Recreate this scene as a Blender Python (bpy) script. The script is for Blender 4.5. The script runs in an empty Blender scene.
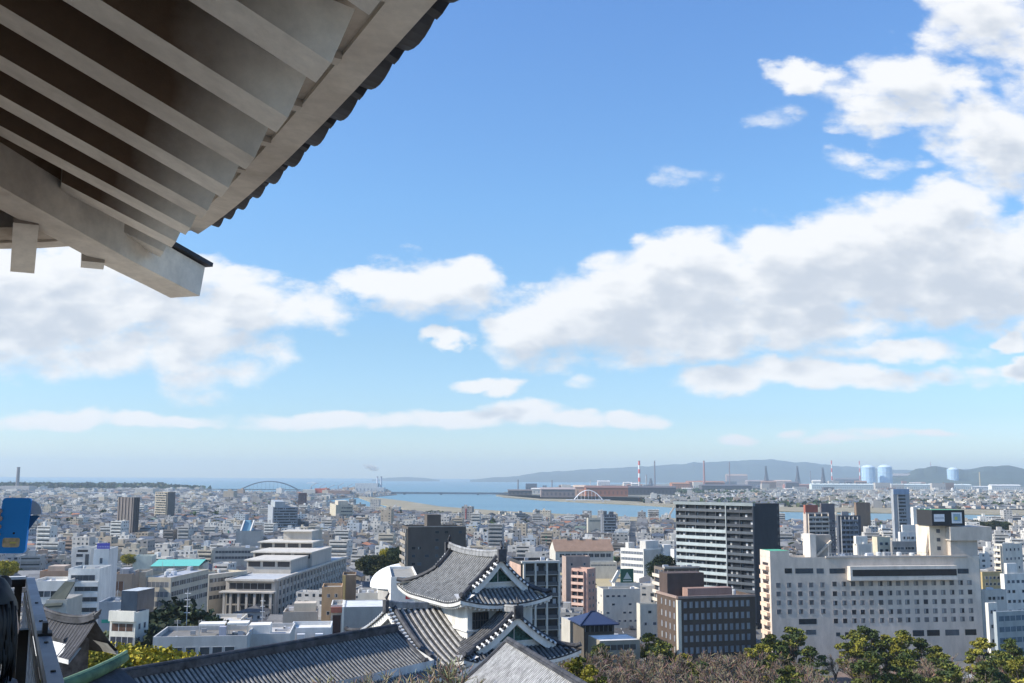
import bpy, bmesh, math, random
import numpy as np
from mathutils import Vector, Matrix, noise as mnoise
from math import sin, cos, tan, atan2, radians, pi, sqrt, hypot, floor

random.seed(7)
scn = bpy.context.scene
COL = scn.collection

# ---------------------------------------------------------------- camera, sky, sun, exposure
EYE = 62.0
F = 1000.0
PITCH, ROLL = 7.8, 0.25
cam_data = bpy.data.cameras.new('camera')
cam_data.sensor_width = 36.0
cam_data.lens = 36.0 * F / 1024.0
cam_data.clip_start = 0.05
cam_data.clip_end = 200000.0
cam = bpy.data.objects.new('camera', cam_data)
COL.objects.link(cam)
CAM_M = Matrix.Rotation(radians(90 + PITCH), 4, 'X') @ Matrix.Rotation(radians(ROLL), 4, 'Z')
cam.matrix_world = Matrix.Translation((0, 0, EYE)) @ CAM_M
scn.camera = cam
M3 = CAM_M.to_3x3()

SUN_AZ, SUN_EL = -101.0, 36.0          # degrees clockwise from the viewing direction (+Y); elevation
sd = Vector((sin(radians(SUN_AZ)) * cos(radians(SUN_EL)), cos(radians(SUN_AZ)) * cos(radians(SUN_EL)), sin(radians(SUN_EL))))
sun_l = bpy.data.lights.new('sun', 'SUN')
sun_l.energy = 4.8
sun_l.angle = radians(0.5)
sun_l.color = (1.0, 0.93, 0.81)
sun = bpy.data.objects.new('sun', sun_l)
COL.objects.link(sun)
sun.rotation_euler = sd.to_track_quat('Z', 'Y').to_euler()
sun.location = (0, 0, 300)
scn.view_settings.view_transform = 'Standard'
scn.view_settings.look = 'None'
scn.view_settings.exposure = 0.40
scn.view_settings.gamma = 1.0
scn.cycles.use_denoising = True
scn.cycles.max_bounces = 5
scn.cycles.diffuse_bounces = 3
scn.cycles.glossy_bounces = 2
scn.cycles.transmission_bounces = 2
scn.cycles.volume_bounces = 0
scn.cycles.use_adaptive_sampling = True
scn.cycles.adaptive_threshold = 0.02

def ray(px, py):
    """pixel -> (X, Z): sideways and upward run per metre of forward (+Y) distance"""
    v = M3 @ Vector(((px - 512) / F, (341.5 - py) / F, -1.0))
    return v.x / v.y, v.z / v.y
def at(px, py, D):
    X, Z = ray(px, py)
    return Vector((X * D, D, EYE + Z * D))
def gp(px, py, z=0.0):
    X, Z = ray(px, py)
    D = (z - EYE) / Z
    return Vector((X * D, D, z))
M3T = M3.transposed()
def proj(x, y, z):
    v = M3T @ Vector((x, y, z - EYE))
    if v.z >= -1e-6:
        return None
    return 512 + F * v.x / -v.z, 341.5 - F * v.y / -v.z

world = bpy.data.worlds.new('World')
scn.world = world
world.use_nodes = True
def build_world():
    nt = world.node_tree
    N, L = nt.nodes, nt.links
    N.clear()
    out = N.new('ShaderNodeOutputWorld')
    bg = N.new('ShaderNodeBackground')
    bg.inputs['Strength'].default_value = 0.1
    L.new(bg.outputs[0], out.inputs[0])
    sky = N.new('ShaderNodeTexSky')
    sky.sky_type = 'NISHITA'
    sky.sun_disc = False
    sky.sun_elevation = radians(SUN_EL)
    sky.sun_rotation = radians(SUN_AZ)
    sky.altitude = 50
    sky.air_density = 1.0
    sky.dust_density = 0.6
    sky.ozone_density = 2.0
    tc = N.new('ShaderNodeTexCoord')
    def math_(op, a, b=None, clamp=False, c=None):
        n = N.new('ShaderNodeMath'); n.operation = op; n.use_clamp = clamp
        for i, v in enumerate((a, b, c)):
            if v is None: continue
            if isinstance(v, (int, float)): n.inputs[i].default_value = v
            else: L.new(v, n.inputs[i])
        return n.outputs[0]
    def vmath(op, a, b=None):
        n = N.new('ShaderNodeVectorMath'); n.operation = op
        for i, v in enumerate((a, b)):
            if v is None: continue
            if isinstance(v, (tuple, Vector)): n.inputs[i].default_value = v
            else: L.new(v, n.inputs[i])
        return n
    sep = N.new('ShaderNodeSeparateXYZ'); L.new(tc.outputs['Generated'], sep.inputs[0])
    yy = math_('MAXIMUM', sep.outputs[1], 0.06)
    X = math_('DIVIDE', sep.outputs[0], yy)
    Z = math_('DIVIDE', sep.outputs[2], yy)
    comb = N.new('ShaderNodeCombineXYZ'); L.new(X, comb.inputs[0]); L.new(Z, comb.inputs[2])
    P0 = comb.outputs[0]
    # cloud masses of this sky: pixel centre, half sizes (in pixels), strength
    blobs = [
        # big right bank
        (540, 325, 62, 44, 1.0), (620, 310, 75, 58, 1.05), (700, 285, 80, 62, 1.1), (690, 335, 90, 34, .9), (790, 275, 100, 72, 1.15),
        (800, 325, 95, 32, .85), (890, 255, 100, 66, 1.1), (960, 270, 110, 70, 1.1), (1060, 260, 100, 80, 1.1), (945, 215, 70, 40, .8),
        # upper right
        (1000, 150, 72, 62, .9), (980, 125, 58, 36, .7), (1045, 60, 55, 70, .85), (970, 8, 56, 42, .7), (1000, 30, 56, 44, .65), (905, 82, 60, 40, .85), (850, 95, 36, 20, .45), (808, 76, 42, 22, .8), (965, 115, 55, 45, .8),
        (872, 112, 50, 26, .8), (880, 160, 45, 18, .5), (776, 116, 22, 12, .2), (685, 178, 26, 10, .12), (945, 45, 30, 20, .35),
        # middle left cloud
        (420, 290, 68, 34, .95), (470, 290, 40, 30, .8), (375, 280, 45, 22, .8), (450, 312, 50, 22, .55), (510, 300, 30, 16, .4),
        # left bank
        (60, 300, 110, 58, 1.1), (-30, 300, 110, 62, 1.1), (160, 305, 85, 46, 1.0), (240, 302, 75, 42, .95), (300, 310, 52, 30, .75), (60, 345, 130, 40, .75),
        (200, 350, 90, 40, .6), (190, 380, 46, 22, .35), (10, 265, 60, 40, .9),
        # small ones
        (452, 341, 26, 9, .95), (480, 380, 38, 10, .85), (495, 388, 18, 12, .9), (586, 382, 20, 8, .38), (640, 242, 16, 14, .35), (575, 340, 60, 22, .55),
        (715, 382, 52, 20, 1.0), (785, 374, 62, 20, 1.0), (855, 377, 80, 17, .95), (900, 352, 90, 12, .8), (1010, 343, 24, 12, 1.0), (1020, 371, 26, 12, 1.0), (975, 375, 50, 10, .45), (830, 355, 50, 14, .4),
        # low rows
        (60, 421, 150, 9, 0.74), (-40, 418, 100, 9, 0.72), (170, 423, 70, 7, 0.72), (330, 421, 120, 10, 0.84), (440, 420, 80, 11, 0.87), (525, 413, 48, 13, 0.87), (576, 418, 34, 10, 0.92),
        (630, 418, 34, 9, 0.90), (740, 440, 20, 6, 0.62), (795, 432, 16, 6, 0.72), (830, 438, 50, 5, 0.50), (930, 432, 30, 5, 0.62), (890, 434, 70, 5, 0.42),
    ]
    def density(P, detail):
        # ragged, cauliflower-like displacement of the lookup point
        n1 = N.new('ShaderNodeTexNoise'); n1.inputs['Scale'].default_value = 8.0; n1.inputs['Detail'].default_value = detail; n1.inputs['Roughness'].default_value = .58
        PW = vmath('MULTIPLY', P, (1.0, 1.0, 1.9)).outputs[0]
        L.new(PW, n1.inputs['Vector'])
        v = vmath('SUBTRACT', n1.outputs['Color'], (.5, .5, .5))
        v2 = vmath('MULTIPLY', v.outputs[0], (.12, 0.0, .10))
        amp = math_('MULTIPLY_ADD', Z, 4.2, clamp=True, c=.12)
        v3 = N.new('ShaderNodeVectorMath'); v3.operation = 'SCALE'; L.new(v2.outputs[0], v3.inputs[0]); L.new(amp, v3.inputs['Scale'])
        Q = vmath('ADD', P, v3.outputs[0]).outputs[0]
        acc = None
        for (cx, cy, rx, ry, w) in blobs:
            bx, bz = ray(cx, cy)
            s1 = vmath('SUBTRACT', Q, (bx, 0, bz))
            s2 = vmath('MULTIPLY', s1.outputs[0], (F / (rx * 1.08), 0, F / (ry * 1.08)))
            d = vmath('DOT_PRODUCT', s2.outputs[0], s2.outputs[0]).outputs['Value']
            # w*(1-d)
            t = math_('MULTIPLY_ADD', d, -w, c=w)
            acc = t if acc is None else math_('SMOOTH_MAX', acc, t, c=.18)
        n2 = N.new('ShaderNodeTexNoise'); n2.inputs['Scale'].default_value = 19.0; n2.inputs['Detail'].default_value = detail; n2.inputs['Roughness'].default_value = .64
        L.new(PW, n2.inputs['Vector'])
        k0 = math_('MULTIPLY_ADD', n2.outputs['Fac'], 1.35, c=-.60)
        # rounded cauliflower heads
        wv = vmath('ADD', PW, vmath('MULTIPLY', n2.outputs['Color'], (.03, .03, .03)).outputs[0]).outputs[0]
        vo = N.new('ShaderNodeTexVoronoi'); vo.feature = 'F1'; vo.inputs['Scale'].default_value = 17; vo.inputs['Detail'].default_value = 1.0; vo.inputs['Roughness'].default_value = .6
        L.new(wv, vo.inputs['Vector'])
        k = math_('MULTIPLY_ADD', vo.outputs['Distance'], -.55, c=.43)
        k = math_('ADD', k, k0)
        acc = math_('MAXIMUM', acc, -1.0)
        return math_('ADD', acc, k)
    d0 = density(P0, 8.0)
    up = vmath('ADD', P0, (-.010, 0, .028)).outputs[0]
    d1 = density(up, 3.0)
    mr = N.new('ShaderNodeMapRange'); mr.interpolation_type = 'SMOOTHSTEP'
    mr.inputs['From Min'].default_value = .0; mr.inputs['From Max'].default_value = .72
    L.new(d0, mr.inputs['Value'])
    alpha = math_('MULTIPLY', mr.outputs[0], .96)
    sh = N.new('ShaderNodeMapRange'); sh.interpolation_type = 'SMOOTHSTEP'
    sh.inputs['From Min'].default_value = .30; sh.inputs['From Max'].default_value = 1.3
    L.new(d1, sh.inputs['Value'])
    cm = N.new('ShaderNodeMix'); cm.data_type = 'RGBA'
    cm.inputs[6].default_value = (7.7, 7.75, 7.8, 1)
    cm.inputs[7].default_value = (5.0, 5.4, 6.0, 1)
    L.new(sh.outputs[0], cm.inputs[0])
    # clear sky, slightly tinted towards the blue of the photograph
    tint = N.new('ShaderNodeMix'); tint.data_type = 'RGBA'; tint.blend_type = 'MULTIPLY'; tint.inputs[0].default_value = 1.0
    ramp = N.new('ShaderNodeValToRGB')
    zr = N.new('ShaderNodeMapRange'); zr.inputs['From Min'].default_value = 0.0; zr.inputs['From Max'].default_value = .6
    L.new(sep.outputs[2], zr.inputs['Value']); L.new(zr.outputs[0], ramp.inputs[0])
    cr = ramp.color_ramp
    cr.elements[0].position = 0.0; cr.elements[0].color = SKY_T[0]
    cr.elements[1].position = 1.0; cr.elements[1].color = SKY_T[4]
    for p, c in ((.1, SKY_T[1]), (.22, SKY_T[2]), (.45, SKY_T[3])):
        e = cr.elements.new(p); e.color = c
    L.new(sky.outputs[0], tint.inputs[6]); L.new(ramp.outputs[0], tint.inputs[7])
    bo = N.new('ShaderNodeVectorMath'); bo.operation = 'SCALE'; bo.inputs['Scale'].default_value = 2.5
    L.new(tint.outputs[2], bo.inputs[0])
    mx = N.new('ShaderNodeMix'); mx.data_type = 'RGBA'
    L.new(alpha, mx.inputs[0]); L.new(bo.outputs[0], mx.inputs[6]); L.new(cm.outputs[2], mx.inputs[7])
    L.new(mx.outputs[2], bg.inputs['Color'])
SKY_T = [(.56, .62, .70, 1), (.39, .48, .59, 1), (.39, .48, .545, 1), (.40, .55, .65, 1), (.40, .565, .79, 1)]   # x2.5 below
build_world()
world.cycles.sampling_method = 'MANUAL'
world.cycles.sample_map_resolution = 512

# ---------------------------------------------------------------- materials
MATS = {}
def _nodes(name):
    m = bpy.data.materials.new(name); m.use_nodes = True
    nt = m.node_tree
    b = nt.nodes['Principled BSDF']
    return m, nt, b
def mat(name, col, rough=.75, var=.12, scale=1.5, metal=0.0, col2=None, detail=5, bump=0.0, spec=.4, stretch=(1, 1, 1)):
    if name in MATS: return MATS[name]
    m, nt, b = _nodes(name)
    N, L = nt.nodes, nt.links
    tc = N.new('ShaderNodeTexCoord')
    mp = N.new('ShaderNodeMapping'); mp.inputs['Scale'].default_value = stretch
    L.new(tc.outputs['Object'], mp.inputs[0])
    n = N.new('ShaderNodeTexNoise'); n.inputs['Scale'].default_value = scale; n.inputs['Detail'].default_value = detail; n.inputs['Roughness'].default_value = .65
    L.new(mp.outputs[0], n.inputs['Vector'])
    r = N.new('ShaderNodeValToRGB')
    c2 = col2 if col2 else tuple(max(0, c * (1 - 2.2 * var)) for c in col)
    c1 = tuple(min(1, c * (1 + var)) for c in col)
    r.color_ramp.elements[0].position = .3; r.color_ramp.elements[0].color = (*c2, 1)
    r.color_ramp.elements[1].position = .66; r.color_ramp.elements[1].color = (*c1, 1)
    L.new(n.outputs['Fac'], r.inputs[0]); L.new(r.outputs[0], b.inputs['Base Color'])
    b.inputs['Roughness'].default_value = rough
    b.inputs['Metallic'].default_value = metal
    b.inputs['Specular IOR Level'].default_value = spec
    if bump:
        bp = N.new('ShaderNodeBump'); bp.inputs['Strength'].default_value = bump; bp.inputs['Distance'].default_value = .05
        L.new(n.outputs['Fac'], bp.inputs['Height']); L.new(bp.outputs[0], b.inputs['Normal'])
    MATS[name] = m
    return m
def attr_mat(name, rough=.8, var=.25, scale=.35, spec=.3, tint=None):
    m, nt, b = _nodes(name)
    N, L = nt.nodes, nt.links
    a = N.new('ShaderNodeAttribute'); a.attribute_name = 'Col'
    tc = N.new('ShaderNodeTexCoord')
    geo = N.new('ShaderNodeNewGeometry')
    mp = N.new('ShaderNodeMapping'); mp.inputs['Scale'].default_value = (1, 1, .35)
    L.new(geo.outputs['Position'], mp.inputs[0])
    n = N.new('ShaderNodeTexNoise'); n.inputs['Scale'].default_value = scale; n.inputs['Detail'].default_value = 6; n.inputs['Roughness'].default_value = .7
    L.new(mp.outputs[0], n.inputs['Vector'])
    mr = N.new('ShaderNodeMapRange'); mr.inputs['From Min'].default_value = .3; mr.inputs['From Max'].default_value = .7
    mr.inputs['To Min'].default_value = 1 - var; mr.inputs['To Max'].default_value = 1 + var * .3
    L.new(n.outputs['Fac'], mr.inputs['Value'])
    v = N.new('ShaderNodeVectorMath'); v.operation = 'SCALE'
    L.new(a.outputs['Color'], v.inputs[0]); L.new(mr.outputs[0], v.inputs['Scale'])
    if tint:
        t = N.new('ShaderNodeVectorMath'); t.operation = 'MULTIPLY'; t.inputs[1].default_value = tint
        L.new(v.outputs[0], t.inputs[0]); v = t
    L.new(v.outputs[0], b.inputs['Base Color'])
    b.inputs['Roughness'].default_value = rough
    b.inputs['Specular IOR Level'].default_value = spec
    MATS[name] = m
    return m
M_CITY = attr_mat('painted_surface', tint=(1.04, .98, .88))
M_PLAIN = attr_mat('coloured_surface', .7, .12, 2.0)
M_GLASS = attr_mat('window_glass', .22, .35, .8, .35)
M_LEAF = attr_mat('foliage', .75, .45, .6, .2)
M_BARK = mat('bark', (.13, .10, .08), .9, .25, 6)

# ---------------------------------------------------------------- mesh building
class MB:
    def __init__(s):
        s.v = []; s.f = []; s.c = []; s.m = []
    def vert(s, p):
        s.v.append((p[0], p[1], p[2])); return len(s.v) - 1
    def face(s, pts, col=(.5, .5, .5), mi=0):
        i0 = len(s.v)
        s.v.extend((p[0], p[1], p[2]) for p in pts)
        s.f.append(tuple(range(i0, i0 + len(pts)))); s.c.append(col); s.m.append(mi)
    def faces(s, vs, fs, col=(.5, .5, .5), mi=0):
        i0 = len(s.v)
        s.v.extend((p[0], p[1], p[2]) for p in vs)
        for f in fs:
            s.f.append(tuple(i + i0 for i in f)); s.c.append(col); s.m.append(mi)
    def box(s, a, b, col=(.5, .5, .5), mi=0, bottom=True, top=None, T=None):
        x0, y0, z0 = a; x1, y1, z1 = b
        vs = [(x0, y0, z0), (x1, y0, z0), (x1, y1, z0), (x0, y1, z0), (x0, y0, z1), (x1, y0, z1), (x1, y1, z1), (x0, y1, z1)]
        if T: vs = [T(*p) for p in vs]
        i0 = len(s.v); s.v.extend(tuple(p) for p in vs)
        fs = [(0, 1, 5, 4), (1, 2, 6, 5), (2, 3, 7, 6), (3, 0, 4, 7)]
        for f in fs:
            s.f.append(tuple(i + i0 for i in f)); s.c.append(col); s.m.append(mi)
        s.f.append((i0 + 4, i0 + 5, i0 + 6, i0 + 7)); s.c.append(top or col); s.m.append(mi)
        if bottom:
            s.f.append((i0 + 3, i0 + 2, i0 + 1, i0)); s.c.append(col); s.m.append(mi)
    def tube(s, pts, rad, n=6, col=(.5, .5, .5), mi=0, caps=True, flat=1.0):
        """tapered tube along points"""
        rings = []
        k = len(pts)
        pts = [Vector(p) for p in pts]
        for i, p in enumerate(pts):
            d = (pts[min(i + 1, k - 1)] - pts[max(i - 1, 0)])
            if d.length < 1e-9: d = Vector((0, 0, 1))
            d.normalize()
            a = d.cross(Vector((0, 0, 1)))
            if a.length < 1e-3: a = Vector((1, 0, 0))
            a.normalize(); b = a.cross(d)
            r = rad[i] if isinstance(rad, (list, tuple)) else rad
            ring = []
            for j in range(n):
                t = 2 * pi * j / n
                ring.append(s.vert(p + a * (r * cos(t)) + b * (r * sin(t) * flat)))
            rings.append(ring)
        for i in range(k - 1):
            for j in range(n):
                s.f.append((rings[i][j], rings[i][(j + 1) % n], rings[i + 1][(j + 1) % n], rings[i + 1][j])); s.c.append(col); s.m.append(mi)
        if caps:
            s.f.append(tuple(reversed(rings[0]))); s.c.append(col); s.m.append(mi)
            s.f.append(tuple(rings[-1])); s.c.append(col); s.m.append(mi)
    def lathe(s, prof, n=24, col=(.5, .5, .5), mi=0, c=(0, 0)):
        rings = []
        for r, z in prof:
            rings.append([s.vert((c[0] + r * cos(2 * pi * j / n), c[1] + r * sin(2 * pi * j / n), z)) for j in range(n)])
        for i in range(len(prof) - 1):
            for j in range(n):
                s.f.append((rings[i][j], rings[i][(j + 1) % n], rings[i + 1][(j + 1) % n], rings[i + 1][j])); s.c.append(col); s.m.append(mi)
    def beam(s, p, q, w, h, col=(.5, .5, .5), mi=0, up=(0, 0, 1)):
        """box beam from p to q: width w sideways, height h along up (p,q at its centre line)"""
        p, q = Vector(p), Vector(q)
        d = (q - p).normalized()
        a = d.cross(Vector(up))
        if a.length < 1e-6: a = Vector((1, 0, 0))
        a.normalize(); b = a.cross(d)
        vs = []
        for e in (p, q):
            for sx, sz in ((-1, -1), (1, -1), (1, 1), (-1, 1)):
                vs.append(e + a * (sx * w / 2) + b * (sz * h / 2))
        s.faces(vs, [(0, 1, 2, 3), (7, 6, 5, 4), (0, 4, 5, 1), (1, 5, 6, 2), (2, 6, 7, 3), (3, 7, 4, 0)], col, mi)
    def mesh(s, name, mats, smooth=False):
        me = bpy.data.meshes.new(name)
        me.from_pydata(s.v, [], s.f)
        at_ = me.attributes.new('Col', 'FLOAT_COLOR', 'CORNER')
        cnt = np.array([len(f) for f in s.f]) if s.f else np.zeros(0, int)
        if len(cnt):
            rows_ = []
            for c_, n_ in zip(s.c, cnt):
                if isinstance(c_[0], tuple): rows_.extend((*q_, 1.0) for q_ in c_)
                else: rows_.extend([(c_[0], c_[1], c_[2], 1.0)] * n_)
            at_.data.foreach_set('color', np.array(rows_, np.float32).ravel())
            me.polygons.foreach_set('material_index', s.m)
            if smooth: me.polygons.foreach_set('use_smooth', [True] * len(s.f))
        if not isinstance(mats, (list, tuple)): mats = [mats]
        for m in mats: me.materials.append(m)
        me.update()
        return me
    def build(s, name, mats, parent=None, smooth=False, label=None, loc=None, rotz=0):
        o = bpy.data.objects.new(name, s.mesh(name, mats, smooth))
        COL.objects.link(o)
        if parent: o.parent = parent
        if label: o['label'] = label
        if loc: o.location = loc
        if rotz: o.rotation_euler = (0, 0, rotz)
        return o
def thing(name, label, cat, loc=(0, 0, 0), rotz=0, group=None):
    o = bpy.data.objects.new(name, None); COL.objects.link(o)
    o.empty_display_size = .5
    o.location = loc; o.rotation_euler = (0, 0, rotz)
    o['label'] = label; o['category'] = cat
    if group: o['group'] = group
    return o
def tag(o, label, cat, group=None):
    o['label'] = label; o['category'] = cat
    if group: o['group'] = group
    return o
def kind(o, k, label=None, cat=None):
    o['kind'] = k
    if label: o['label'] = label
    if cat: o['category'] = cat
    return o
def dup(o, loc=None, rotz=None, scale=None):
    c = o.copy(); COL.objects.link(c)
    if loc is not None: c.location = loc
    if rotz is not None: c.rotation_euler = (0, 0, rotz)
    if scale is not None: c.scale = (scale,) * 3 if isinstance(scale, (int, float)) else scale
    for ch in list(o.children):
        d = ch.copy(); COL.objects.link(d); d.parent = c
        for g in ch.children:
            e = g.copy(); COL.objects.link(e); e.parent = d
    return c
def rnd(a, b): return random.uniform(a, b)
def inpoly(x, y, P):
    r = False; j = len(P) - 1
    for i in range(len(P)):
        xi, yi = P[i][0], P[i][1]; xj, yj = P[j][0], P[j][1]
        if (yi > y) != (yj > y) and x < (xj - xi) * (y - yi) / (yj - yi) + xi: r = not r
        j = i
    return r
# ---------------------------------------------------------------- water, land, hills
def ppoly(pts, z=0.0): return [gp(x, y, z) for x, y in pts]
CITY_PX = [(-420, 487), (-100, 487), (60, 487), (165, 487.5), (200, 490), (225, 493.2), (292, 493.6), (300, 492), (352, 490.2), (392, 491.6), (397, 494.5),
           (372, 497), (345, 498), (325, 500.5), (340, 506), (372, 510.5), (425, 514.5), (480, 517.5), (560, 519.5), (675, 522), (760, 524), (900, 524.5), (1024, 524.5), (1500, 527)]
FAR_PX = [(1700, 518), (1024, 515), (900, 513), (760, 511), (690, 508), (640, 505), (585, 502.5), (540, 500), (505, 497.5), (496, 495.5), (505, 492), (540, 488),
          (580, 485), (700, 483), (1024, 484), (1700, 488)]
SPIT_PX = [(356, 496.5), (375, 497.5), (405, 501), (440, 506.5), (500, 511), (560, 514), (620, 516.5), (690, 519), (760, 520.5), (860, 521.0), (1024, 520), (1500, 523), (1500, 526), (1024, 524), (760, 523.5), (675, 521.5), (560, 519),
           (480, 517), (425, 513.0), (392, 507), (370, 501.5)]
city_poly = ppoly(CITY_PX)
far_poly = ppoly(FAR_PX)

m, nt, b = _nodes('sea_water')
N, L = nt.nodes, nt.links
geo = N.new('ShaderNodeNewGeometry')
nz = N.new('ShaderNodeTexNoise'); nz.inputs['Scale'].default_value = .0012; nz.inputs['Detail'].default_value = 6
mp = N.new('ShaderNodeMapping'); mp.inputs['Scale'].default_value = (1, 3, 1)
L.new(geo.outputs['Position'], mp.inputs[0]); L.new(mp.outputs[0], nz.inputs['Vector'])
rp = N.new('ShaderNodeValToRGB')
rp.color_ramp.elements[0].position = .35; rp.color_ramp.elements[0].color = (.10, .215, .265, 1)
rp.color_ramp.elements[1].position = .65; rp.color_ramp.elements[1].color = (.125, .25, .30, 1)
L.new(nz.outputs['Fac'], rp.inputs[0]); L.new(rp.outputs[0], b.inputs['Base Color'])
b.inputs['Roughness'].default_value = .35
n2 = N.new('ShaderNodeTexNoise'); n2.inputs['Scale'].default_value = .12; n2.inputs['Detail'].default_value = 5
L.new(geo.outputs['Position'], n2.inputs['Vector'])
bp = N.new('ShaderNodeBump'); bp.inputs['Strength'].default_value = .9; bp.inputs['Distance'].default_value = 1.2
L.new(n2.outputs['Fac'], bp.inputs['Height']); L.new(bp.outputs[0], b.inputs['Normal'])
b.inputs['Specular IOR Level'].default_value = .35
M_WATER = m
mb = MB()
mb.face([(-90000, -90000, -1.5), (90000, -90000, -1.5), (90000, 90000, -1.5), (-90000, 90000, -1.5)])
kind(mb.build('sea', M_WATER), 'structure')

M_GROUND = mat('city_ground', (.13, .13, .125), .9, .3, .03, col2=(.075, .08, .08), detail=9)
M_FARLAND = mat('far_ground', (.20, .175, .13), .9, .3, .01, col2=(.10, .105, .07), detail=9)
M_SAND = mat('river_sand', (.30, .25, .17), .95, .2, .02, col2=(.20, .18, .11), detail=8)

def triangulate(poly, z, name, m, skirt=2.0):
    bm = bmesh.new()
    vs = [bm.verts.new((p[0], p[1], z)) for p in poly]
    f = bm.faces.new(vs)
    bmesh.ops.triangulate(bm, faces=[f])
    n = len(poly)
    lo = [bm.verts.new((p[0], p[1], z - skirt)) for p in poly]
    for i in range(n):
        j = (i + 1) % n
        bm.faces.new((vs[i], lo[i], lo[j], vs[j]))
    bmesh.ops.recalc_face_normals(bm, faces=bm.faces)
    me = bpy.data.meshes.new(name); bm.to_mesh(me); bm.free()
    me.materials.append(m)
    o = bpy.data.objects.new(name, me); COL.objects.link(o)
    return o
city_full = [Vector((-9000, -3000, 0)), Vector((-9000, city_poly[0].y, 0))] + city_poly + [Vector((6000, -3000, 0))]
kind(triangulate(city_full, 0.0, 'city_ground', M_GROUND), 'structure')
kind(triangulate(far_poly, 0.0, 'far_bank_ground', M_FARLAND), 'structure')
kind(triangulate(ppoly(SPIT_PX), 0.35, 'river_sandbank', M_SAND), 'structure')
# strip of sandy bank along the far shore
st = []
for (x, y) in [(496, 495.5), (540, 499.5), (585, 502), (640, 504.5), (690, 507.5), (760, 510.5), (900, 512.5), (1024, 514.5), (1500, 517)]: st.append((x, y + .3))
bk = [(x, y - (1.0 if x < 560 else 3.0 if x < 700 else 4.6)) for x, y in st]
kind(triangulate(ppoly(st + bk[::-1]), 0.4, 'far_shore_bank', M_SAND), 'structure')

# castle hill under the camera
def hill_z(x, y):
    r = hypot(x * 1.0, y - 10)
    e = [(0, 43.2), (72, 43.2), (92, 38), (112, 27), (135, 12), (165, 3), (200, .0), (260, -.6)]
    r += 6 * mnoise.noise(Vector((x * .02, y * .02, 0)))
    for (r0, z0), (r1, z1) in zip(e, e[1:]):
        if r <= r1:
            t = max(0, (r - r0) / (r1 - r0)); t = t * t * (3 - 2 * t)
            return z0 + (z1 - z0) * t + (.8 * mnoise.noise(Vector((x * .08, y * .08, 3))) if z0 > 1 and r > 80 else 0)
    return -.6
M_HILL = mat('hill_earth', (.12, .10, .06), .95, .3, .15, col2=(.05, .055, .03), detail=8)
mb = MB(); n = 56; S = 260
for i in range(n):
    for j in range(n):
        q = []
        for a, c in ((0, 0), (1, 0), (1, 1), (0, 1)):
            x = -S + 2 * S * (i + a) / n; y = -S + 2 * S * (j + c) / n + 10
            q.append((x, y, hill_z(x, y)))
        mb.face(q)
kind(mb.build('castle_hill', M_HILL, smooth=True), 'structure')

mb = MB(); mb.face([(68 * cos(2 * pi * i / 48), 10 + 64 * sin(2 * pi * i / 48), 44.15) for i in range(48)])
kind(mb.build('castle_courtyard', mat('courtyard_sand', (.42, .38, .31), .95, .1, .3)), 'structure')  # unseen pale ground disc, added to bounce light up under the eave
# park lawn and paths beyond the moat, school yard
M_LAWN = mat('park_earth', (.15, .15, .055), .95, .25, .08, col2=(.09, .075, .04), detail=8)
M_PATH = mat('park_path', (.20, .14, .11), .95, .2, .2, col2=(.13, .10, .08))
M_YARD = mat('school_yard_sand', (.44, .36, .21), .95, .08, .02)
def sheet(pts, z, name, m):
    mb = MB(); mb.face([(p[0], p[1], z) for p in pts]); return kind(mb.build(name, m), 'structure')
sheet([(-70, 215, 0), (330, 215, 0), (330, 331, 0), (-70, 331, 0)], .05, 'park_ground', M_LAWN)
sheet([gp(650, 672), gp(700, 664), gp(760, 667), gp(775, 674), gp(700, 680), gp(640, 690)], .08, 'park_path', M_PATH)
sheet([gp(830, 678), gp(845, 668), gp(925, 668), gp(950, 690), gp(820, 694)], .08, 'park_path', M_PATH)
sheet([gp(985, 668), gp(1030, 664), gp(1040, 674), gp(960, 679)], .08, 'park_path', mat('pale_path', (.5, .5, .5), .9, .1))
YARD = [gp(548, 586), gp(552, 573), gp(662, 570), gp(668, 585), gp(600, 588)]
sheet(YARD, .06, 'school_yard', M_YARD)
# street with lane markings seen between the blocks
M_ROAD = mat('asphalt', (.075, .075, .08), .9, .12, .2)
M_MARK = mat('road_paint', (.7, .7, .68), .8, .1, 1)
ra, rb = gp(633, 650), gp(594, 580)
dv = (rb - ra).normalized(); sv = Vector((dv.y, -dv.x, 0))
sheet([ra - sv * 9, ra + sv * 9, rb + sv * 9, rb - sv * 9], .05, 'street', M_ROAD)
mb = MB()
ln = (rb - ra).length
for off in (-8.2, 0, 8.2):
    k = 0.0
    while k < ln - 6:
        p = ra + dv * k + sv * off; q = p + dv * (5 if off == 0 else 9.8)
        mb.face([p - sv * .12 + Vector((0, 0, .056)), p + sv * .12 + Vector((0, 0, .056)), q + sv * .12 + Vector((0, 0, .056)), q - sv * .12 + Vector((0, 0, .056))])
        k += 10
kind(mb.build('street_markings', M_MARK), 'structure')
mb = MB()
for off in (-10.5, 9):
    p, q = ra + sv * off, rb + sv * off
    mb.faces([p, p + sv * 1.5, q + sv * 1.5, q, p + Vector((0, 0, .13)), p + sv * 1.5 + Vector((0, 0, .13)), q + sv * 1.5 + Vector((0, 0, .13)), q + Vector((0, 0, .13))],
             [(4, 5, 6, 7), (0, 4, 7, 3), (1, 2, 6, 5), (0, 1, 5, 4)])
kind(mb.build('pavement', mat('paving', (.33, .32, .3), .9, .1)), 'structure')
ROADS = [[ra - sv * 12, ra + sv * 12, rb + sv * 12, rb - sv * 12]]

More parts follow.
